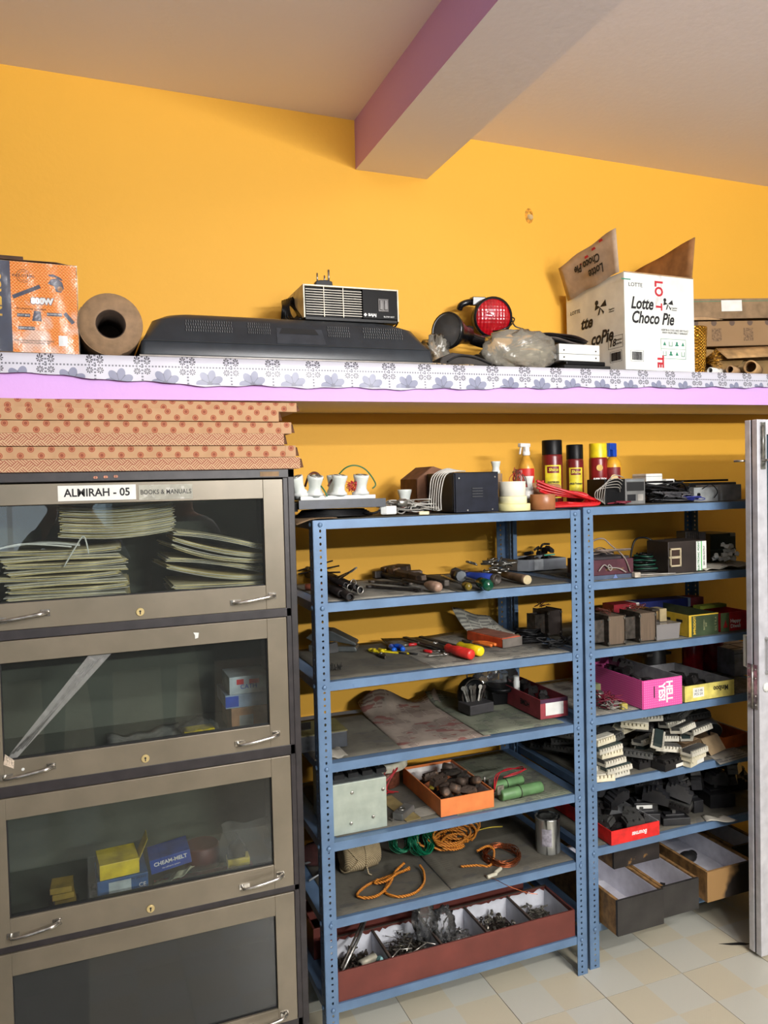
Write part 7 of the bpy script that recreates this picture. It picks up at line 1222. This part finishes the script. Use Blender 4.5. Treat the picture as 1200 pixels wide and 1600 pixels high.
p=G(1093,1198,zz); o=thing('ivory_label_box','ivory relay with printed label at the shelf edge','relay',(p.x-.02,p.y+.01,zz),.3); part('relay_body',MB().box(-.0,.075,0,.05,0,.028),CRR,o,.002); part('printed_label',MB().box(.028,.072,-.001,0,.003,.024),PAPER,o); part('teeth',MB().box(.0,.012,.0,.05,.028,.034).box(.018,.03,0,.05,.028,.034).box(.036,.048,0,.05,.028,.034),CRR,o)
a=V(1105,1185,2.13); o=thing('brown_open_carton','brown open cardboard carton with torn flaps, fifth shelf right','box',(a.x+.0,2.16,zz+.001),R(12)); part('carton_body',MB().tray(0,.10,0,.19,0,.06,.003),CARDD,o); part('front_flap',MB().add([(0,0,.058),(.1,0,.058),(.098,-.035,.012),(.008,-.035,.006)],[(0,1,2,3)]),mat('tan_flap',(150,128,96),.8),o,solid=.002); part('side_flap',MB().add([(0,0.01,.06),(0,.18,.06),(-.055,.15,.05),(-.05,.03,.045)],[(0,1,2,3)]),CARDD,o,solid=.002)
a=V(1142,1190,2.13); o=thing('orange_open_carton','orange open carton holding a grey cylinder beside the door','box',(a.x+.004,2.17,zz),R(2)); part('carton_body',MB().tray(0,.13,0,.21,0,.045,.003),mat('burnt_orange',(184,92,38),.6),o)
o=thing('grey_cylinder','grey steel capacitor cylinder lying across the orange carton','capacitor',(o.location.x-.01,2.20,zz+.066),R(62)); part('cylinder_wall',MB().lathe([(.026,0),(.028,.003),(.028,.118),(.026,.12)],26,TR((0,0,0),0,PI/2)),mat('grey_can',(96,96,98),.4,.4),o); part('black_end',MB().lathe([(.0255,-.002),(.0255,0)],26,TR((0,0,0),0,PI/2)),BLACK,o)
single('flat_paper','brown newspaper edge hanging over the fifth shelf front right','newspaper',MB().grid(lambda u,v:(.16*u,-.03+.2*v,.001-.014*max(0,.16-v)*6*(1-u*.6)),8,8),NW[0],(V(1120,1195,2.10).x,2.115,zz+.001),R(3),solid=.0008)
# dark strips in the rack gap seen through the left rack (rear left of the fifth shelf)
for i in range(26): 
    x=RXR+.05+RND(0,.22); y=RND(2.28,2.54); q=link('terminal_strip',smesh[random.choice((2,4))]); q.location=(x,y,zz+RND(0,.07)); q.rotation_euler=(RND(-.12,.12),RND(-.12,.12),RND(-.5,.3)-.7); HP(q,RXR+.07,RXR+.26,2.30,2.50,zz,zz+.12); tag(q,'dark strip in the rear left heap seen through the left rack',"terminal strip",'dark strips at the rear left of the fifth shelf')
# --- sixth shelf: black breakers and red tray ---
s=SR[5]; zz=s+.0035
a=V(955,1334,2.10); b=V(1030,1312,2.10); o=thing('red_sweet_tray','bright red and white open tray of black parts, sixth shelf left','tray',(a.x-.0,2.098,zz+.001)); w=b.x-a.x; hh=.048; dp=.34
REDC=mat('bright_red_card',(222,36,34),.45); WC2=mat('pale_card_inside',(186,188,190),.6)
part('front_wall',MB().box(0,w,0,.003,0,hh),REDC,o); part('side_wall',MB().box(0,.003,.003,dp,0,hh),REDC,o); part('side_wall',MB().box(w-.003,w,.003,dp,0,hh),WC2,o); part('back_wall',MB().box(.003,w-.003,dp-.003,dp,0,hh),WC2,o); part('floor_wall',MB().box(.003,w-.003,.003,dp-.003,0,.003),WC2,o); part('lining',MB().box(w-.0045,w-.003,.003,dp-.003,.003,hh+.002),WC2,o); text('Bournes',WINK,o,(w*.58,-.0008,hh*.5),.022,rot=(PI/2,PI,0),shear=.2,bold=.0006,sx=.85)
clutter('breaker_part','dark grey part lying in the red tray','part',24,(.02,w-.02),(.03,.30),(.005,.03),(.9,1.5),None,(o.location.x,2.098,zz),'parts in the red tray',shapes=[blk(.05,.03,.02,GRR,3).mesh('breaker_part',GRR),blk(.04,.018,.03,BKM,0).mesh('breaker_part',BKM)])
def breaker(m1,m2,seed):
    b=MB(); b.box(-.045,.045,-.018,.018,0,.034); b.box(-.030,.030,-.018,.018,.034,.044); b.box(-.018,.018,-.018,.018,.044,.052); b.box(-.004,.004,-.008,.008,.052,.062); b.box(-.047,-.045,-.012,.012,.008,.018); return b
brk=[breaker(BKM,0,1).mesh('circuit_breaker',mat('breaker_black',(34,34,36),.45,var=.25)),breaker(BKM,0,1).mesh('circuit_breaker',mat('breaker_charcoal',(52,52,54),.5,var=.2)),strip(.1,.05,.026,BKM,GRR,6,2).mesh('circuit_breaker',[BKM,GRR])]
g2='black breakers heaped on the sixth shelf'
for i in range(74):
    u=random.random(); px=RND(960,1150); py=RND(1228,1272)-(px-960)*.10
    p=G(px,py,zz+RND(.0,.045)); 
    if p.y>2.54 or p.y<2.2: continue
    q=link('circuit_breaker',random.choice(brk)); q.location=(p.x,p.y,max(zz,p.z-.005)); q.rotation_euler=(RND(-.3,.3),RND(-.3,.3),RND(-1.2,1.2)); HP(q,RXR+.14,RXR+.80,2.17,2.52,zz,zz+.125); tag(q,'black circuit breaker in the big dark heap of the sixth shelf','breaker',g2)
def bigbrk(lab,px,py,w,d,h,rz,lb=True,dz=0):
    p=G(px,py,zz+dz); o=thing('circuit_breaker',lab,'breaker',(p.x,p.y,zz+dz),rz); part('breaker_body',MB().box(-w/2,w/2,0,d,0,h).box(-w/2*.7,w/2*.7,d*.25,d*.75,h,h+.008),mat('breaker_black',(34,34,36),.45,var=.25),o,.0015)
    part('toggle',MB().box(-.006,.006,d*.4,d*.6,h+.008,h+.018),GRR,o)
    if lb: part('white_label',MB().box(-w*.42,w*.25,-.0008,0,h*.45,h*.8),PAPER,o)
    return o
bigbrk('large black breaker with white label at the middle front of the heap',1010,1270,.085,.06,.035,-.35,True,.035); bigbrk('long black breaker lying under the white labelled one',1006,1290,.12,.05,.04,-.35,False); bigbrk('wide black breaker right of the long one, sixth shelf front',1058,1290,.10,.06,.026,-.3,False); bigbrk('tall black breaker standing tilted at the shelf right',1092,1270,.04,.09,.045,-.1,False); bigbrk('smooth black box breaker beside the door, sixth shelf',1130,1262,.10,.12,.05,-.25,False)
single('small_white_strip','small white toothed strip near the back of the dark heap','terminal strip',MB().box(-.03,.03,-.01,.01,0,.02),WR,G(983,1238,zz+.035),-.05,bev=.001); q=MB().grid(lambda u,v:(.11*u*(1-.3*v),.05*v,.001+.004*math.sin(7*u)),6,4); single('torn_paper','torn white newspaper scrap at the right front of the sixth shelf','newspaper',q,newsmat('pale_newspaper2',(196,192,178),(90,90,88)),G(1104,1284,zz),-.4,solid=.0006)
# --- seventh shelf: wooden drawer boxes ---
s=SR[6]; zz=s+.001
BW_=mat('blackened_wood_face',(46,44,42),.6,var=.2,vs=14); PLY=mat('raw_ply_edge',(142,106,62),.7,var=.25,vs=40); WLN=mat('white_drawer_lining',(236,236,244),.6,var=.05)
def tandark():
    t=MT('tan_face_dark_right'); x,y,z=t.xyz(); n=t.noise(9,3); return t.out(t.mix((150,116,72),(34,28,24),(((x*4.5-z*2+n)-.72)*6).mx(0).mn(1)),.6)  # tan face turning near-black towards the lower right
def drawer(lab,x,y,w,d,h,rz,face,z0=None,num=None):
    o=thing('wooden_box',lab,'drawer',(x,y,z0 or zz),rz); t_=.012
    part('front_board',MB().box(0,w,0,.010,0,h),face,o,.001); part('side_board',MB().box(0,t_,.010,d,0,h),PLY,o,.001); part('side_board',MB().box(w-t_,w,.010,d,0,h),PLY,o,.001); part('back_board',MB().box(t_,w-t_,d-t_,d,0,h),PLY,o); part('bottom_board',MB().box(t_,w-t_,.010,d-t_,0,.006),PLY,o)
    e=t_+.0008; q=MB(); q.box(e,w-e,d-t_-.0015,d-t_-.0005,.006,h-.006); q.box(e-.0005,e+.0005,.012,d-t_-.002,.006,h-.006); q.box(w-e-.0005,w-e+.0005,.012,d-t_-.002,.006,h-.006); q.box(e,w-e,.0105,.0115,.006,h-.006); q.box(e,w-e,.012,d-t_-.002,.006,.0068); part('white_lining',q,WLN,o)
    if num: text(num,INK,o,(w*.55,d-t_-.003,h*.75),.022)
    return o
F1=V(950,1458,2.02); F2=V(1024,1435,2.02)
d1=drawer('blackened wooden drawer box nearest the post, bottom shelf right rack',1.574,2.02,V(1024,1436,2.02).x-V(951,1458,2.02).x,.40,.118,0,BW_)
x=V(1033,1438,2.03).x; d2=drawer('blackened drawer box numbered 6 beside the post drawer',d1.location.x+.205,2.045,.158,.40,.108,0,BW_,num='6')
d3=drawer('tan wooden drawer box darker to the right beside the door',d2.location.x+.21,2.06,.215,.42,.108,0,tandark()); d4=drawer('wooden drawer box set back behind the folded door',d3.location.x+.225,2.16,.14,.36,.11,0,BW_)
d5=drawer('upturned charred drawer stacked across the two black drawers',d1.location.x+.12,2.19,.20,.22,.085,0,mat('charred_face',(40,34,30),.7,var=.4,vs=14,c2=(130,96,50),thr=.60),zz+.12)
for d_,n_ in ((d1,5),(d2,6),(d3,0)):
    for i in range(n_): q=link('black_clip',clips[i%2]); q.location=(d_.location.x+RND(.04,.12),d_.location.y+RND(.05,.2),zz+.008+.02*random.random()); q.rotation_euler=(RND(-.4,.4),RND(-.4,.4),RND(0,6)); tag(q,'small black part lying in a black drawer box','part','parts in the drawer boxes')
single('black_rubber_lump','lump of black rubber bits in the tan drawer','rubber',MB().sph((0,0,.0),.028,(1.3,1,.7),12).sph((.03,.01,.0),.018,(1,1,.8),10),DBLACK,(d3.location.x+.10,2.26,zz+.055)); part('paper_bed',MB().box(.014,.2,.1,.40,.007,.034),WLN,d3)
# ================= let the heaped small things settle so that none pass through another =================
from mathutils.bvhtree import BVHTree
bpy.context.view_layer.update()
def _root(o):
    while o.parent: o=o.parent
    return o
dg=bpy.context.evaluated_depsgraph_get()
hs={h[0].name for h in HEAP}
def gather(o):
    ev=o.evaluated_get(dg); me=ev.to_mesh(); mw=o.matrix_world; vs=[mw@v.co for v in me.vertices]; ps=[tuple(p.vertices) for p in me.polygons]; ev.to_mesh_clear(); return vs,ps
def bb(vs): return [min(v[i] for v in vs) for i in range(3)]+[max(v[i] for v in vs) for i in range(3)]
def hit(a,b): return all(a[i]<b[i+3] and b[i]<a[i+3] for i in range(3))
zone=[(h[1]-.2,h[3]-.1,(h[5] or 1.3)-.06,h[2]+.2,h[4]+.3,h[6]+.1) for h in HEAP]
fixed=[]
for o in COL.objects:
    if o.type!='MESH' or o.name in hs: continue
    c=[o.matrix_world@Vector(k) for k in o.bound_box]; b=bb(c)
    if not any(hit(b,z) for z in set(zone)): continue
    vs,ps=gather(o)
    if ps: fixed.append((b,BVHTree.FromPolygons(vs,ps)))
loc_m={}
def free(me,M,near_extra):
    if me.name not in loc_m: loc_m[me.name]=([v.co.copy() for v in me.vertices],[tuple(p.vertices) for p in me.polygons])
    vs,ps=loc_m[me.name]; w_=[M@v for v in vs]; b=bb(w_); t=None
    for q in fixed:
        if hit(b,q[0]):
            t=t or BVHTree.FromPolygons(w_,ps)
            if t.overlap(q[1]): return None,b
    return (t or BVHTree.FromPolygons(w_,ps)),b
for (o,x0,x1,y0,y1,z0,z1) in sorted(HEAP,key=lambda h:h[0].location.z):
    ok=False; rot=o.rotation_euler.to_matrix().to_4x4()@Matrix.Diagonal((*o.scale,1)); zl=min((rot@Vector(k)).z for k in o.bound_box)
    fx=z0 is None; dz=.0016 if fx else .004
    if fx: z0=1.3105
    for tr in range(1 if fx else 10):
        p=Vector(o.location) if tr==0 else Vector((RND(x0,x1),RND(y0,y1),0)); z=(z0-zl if not fx else o.location.z)+.0005
        while z<z1:
            t,b=free(o.data,Matrix.Translation((p.x,p.y,z))@rot,None)
            if t: ok=True; break
            z+=dz
        if ok: break
    if ok: o.location=(p.x,p.y,z); fixed.append((b,t))
    else: bpy.data.objects.remove(o)
# ================= the two people whose reflections show in the almirah panes =================
def person(lab,loc,rz,arm,shirt,trouser):
    N=[];E=[];Rr=[]
    def nd(p,r,par=None):
        N.append(Vector(p)); Rr.append(r); 
        if par is not None: E.append((par,len(N)-1))
        return len(N)-1
    pel=nd((0,0,.94),(.135,.105)); sp=nd((0,.0,1.12),(.125,.095),pel); ch=nd((0,.0,1.33),(.15,.11),sp); up=nd((0,-.01,1.42),(.10,.08),ch); nk=nd((0,.0,1.50),(.055,.055),up); h1=nd((0,.015,1.575),(.072,.085),nk); h2=nd((0,.01,1.65),(.078,.098),h1); nd((0,.0,1.715),(.055,.07),h2); 
    for s_ in (-1,1):
        hip=nd((.095*s_,0,.88),(.095,.095),pel); kn=nd((.12*s_,.02,.50),(.062,.062),hip); an=nd((.13*s_,-.01,.10),(.045,.045),kn); ft=nd((.135*s_,.05,.045),(.042,.035),an); nd((.14*s_,.15,.035),(.04,.028),ft)
        sh=nd((.18*s_,-.01,1.41),(.062,.06),up)
        if arm: el=nd((.27*s_,.06,1.24),(.045,.045),sh); wr=nd((.085*s_,.27,1.53),(.028,.03),el); pm=nd((.075*s_,.285,1.585),(.036,.018),wr); fd=Vector((-.25*s_,.1,.97))
        else: el=nd((.25*s_,-.03,1.12),(.045,.045),sh); wr=nd((.25*s_,.05,.88),(.028,.03),el); pm=nd((.25*s_,.065,.82),(.018,.036),wr); fd=Vector((0,.15,-.98))
        side=Vector((1,0,0)) if arm else Vector((0,1,0))
        for k in range(4):
            b=N[pm]+side*(.012*(k-1.5))+fd*.035; L=(.034,.04,.037,.028)[k]
            f1=nd(b,(.0095,.0095),pm); f2=nd(b+fd*L*.6+Vector((0,.006,0)),(.0085,.0085),f1); nd(b+fd*L+Vector((0,.016,0)),(.0075,.0075),f2)
        t1=nd(N[pm]+side*(-.035*(s_ if arm else -1))*-1+fd*.0,(.011,.011),pm); nd(N[t1]+fd*.03+Vector((0,.012,0)),(.009,.009),t1)
    me=bpy.data.meshes.new('person'); me.from_pydata(N,E,[]); o=bpy.data.objects.new('person',me); COL.objects.link(o); o.location=loc; o.rotation_euler=(0,0,rz)
    m=o.modifiers.new('skin','SKIN'); m.use_smooth_shade=True
    if not me.skin_vertices: me.skin_vertices.new() if hasattr(me.skin_vertices,'new') else None
    if me.skin_vertices:
        for i,v in enumerate(me.skin_vertices[0].data): v.radius=Rr[i]; v.use_root=(i==0)
    m2=o.modifiers.new('sub','SUBSURF'); m2.levels=1; m2.render_levels=1
    t=MT('clothes_'+shirt[0]); x,y,z=t.xyz(); hand=((x.abs().lt(.14))*(y.gt(.2))+(x.abs().gt(.2))*z.lt(.90)*z.gt(.7)).mn(1)
    c=t.mix(trouser,shirt[1],z.gt(.96)); c=t.mix(c,(150,104,78),z.gt(1.47).mx(hand)); c=t.mix(c,(24,20,18),(z.gt(1.67)).mx(z.gt(1.56)*y.lt(.0))); c=t.mix(c,(40,34,30),z.lt(.075))
    me.materials.append(t.out(c,.8))
    tag(o,lab,'person'); 
    q=MB(); 
    for s_ in (-1,1): q.sph((.032*s_,.102,1.625),.0105,n=8)
    part('eyes',q,WHITE,o); part('nose',MB().sph((0,.108,1.595),.013,(.8,1.1,1.6),8),mat('skin_tone',(150,104,78),.6),o); part('mouth',MB().box(-.024,.024,.096,.104,1.556,1.562),mat('lip_tone',(120,66,58),.6),o,.001)
    for s_ in (-1,1): part('ear',MB().sph((.078*s_,.0,1.605),.02,(.4,.7,1.2),8),mat('skin_tone',(150,104,78),.6),o)
    return o
person('person in dark trousers and slate shirt holding up a phone to photograph',(-.06,-.34,0),0,True,('slate',(70,78,90)),(26,28,36))
single('phone','dark phone held upright in the hands of the photographer','phone',MB().box(-.037,.037,-.009,-.001,-.075,.075),BLACK,(0.0,-.012,1.60),R(-21),bev=.0006)
person('person in black trousers standing with arms down in the room behind',(.62,-1.15,0),.2,False,('grey',(96,92,88)),(20,20,24))
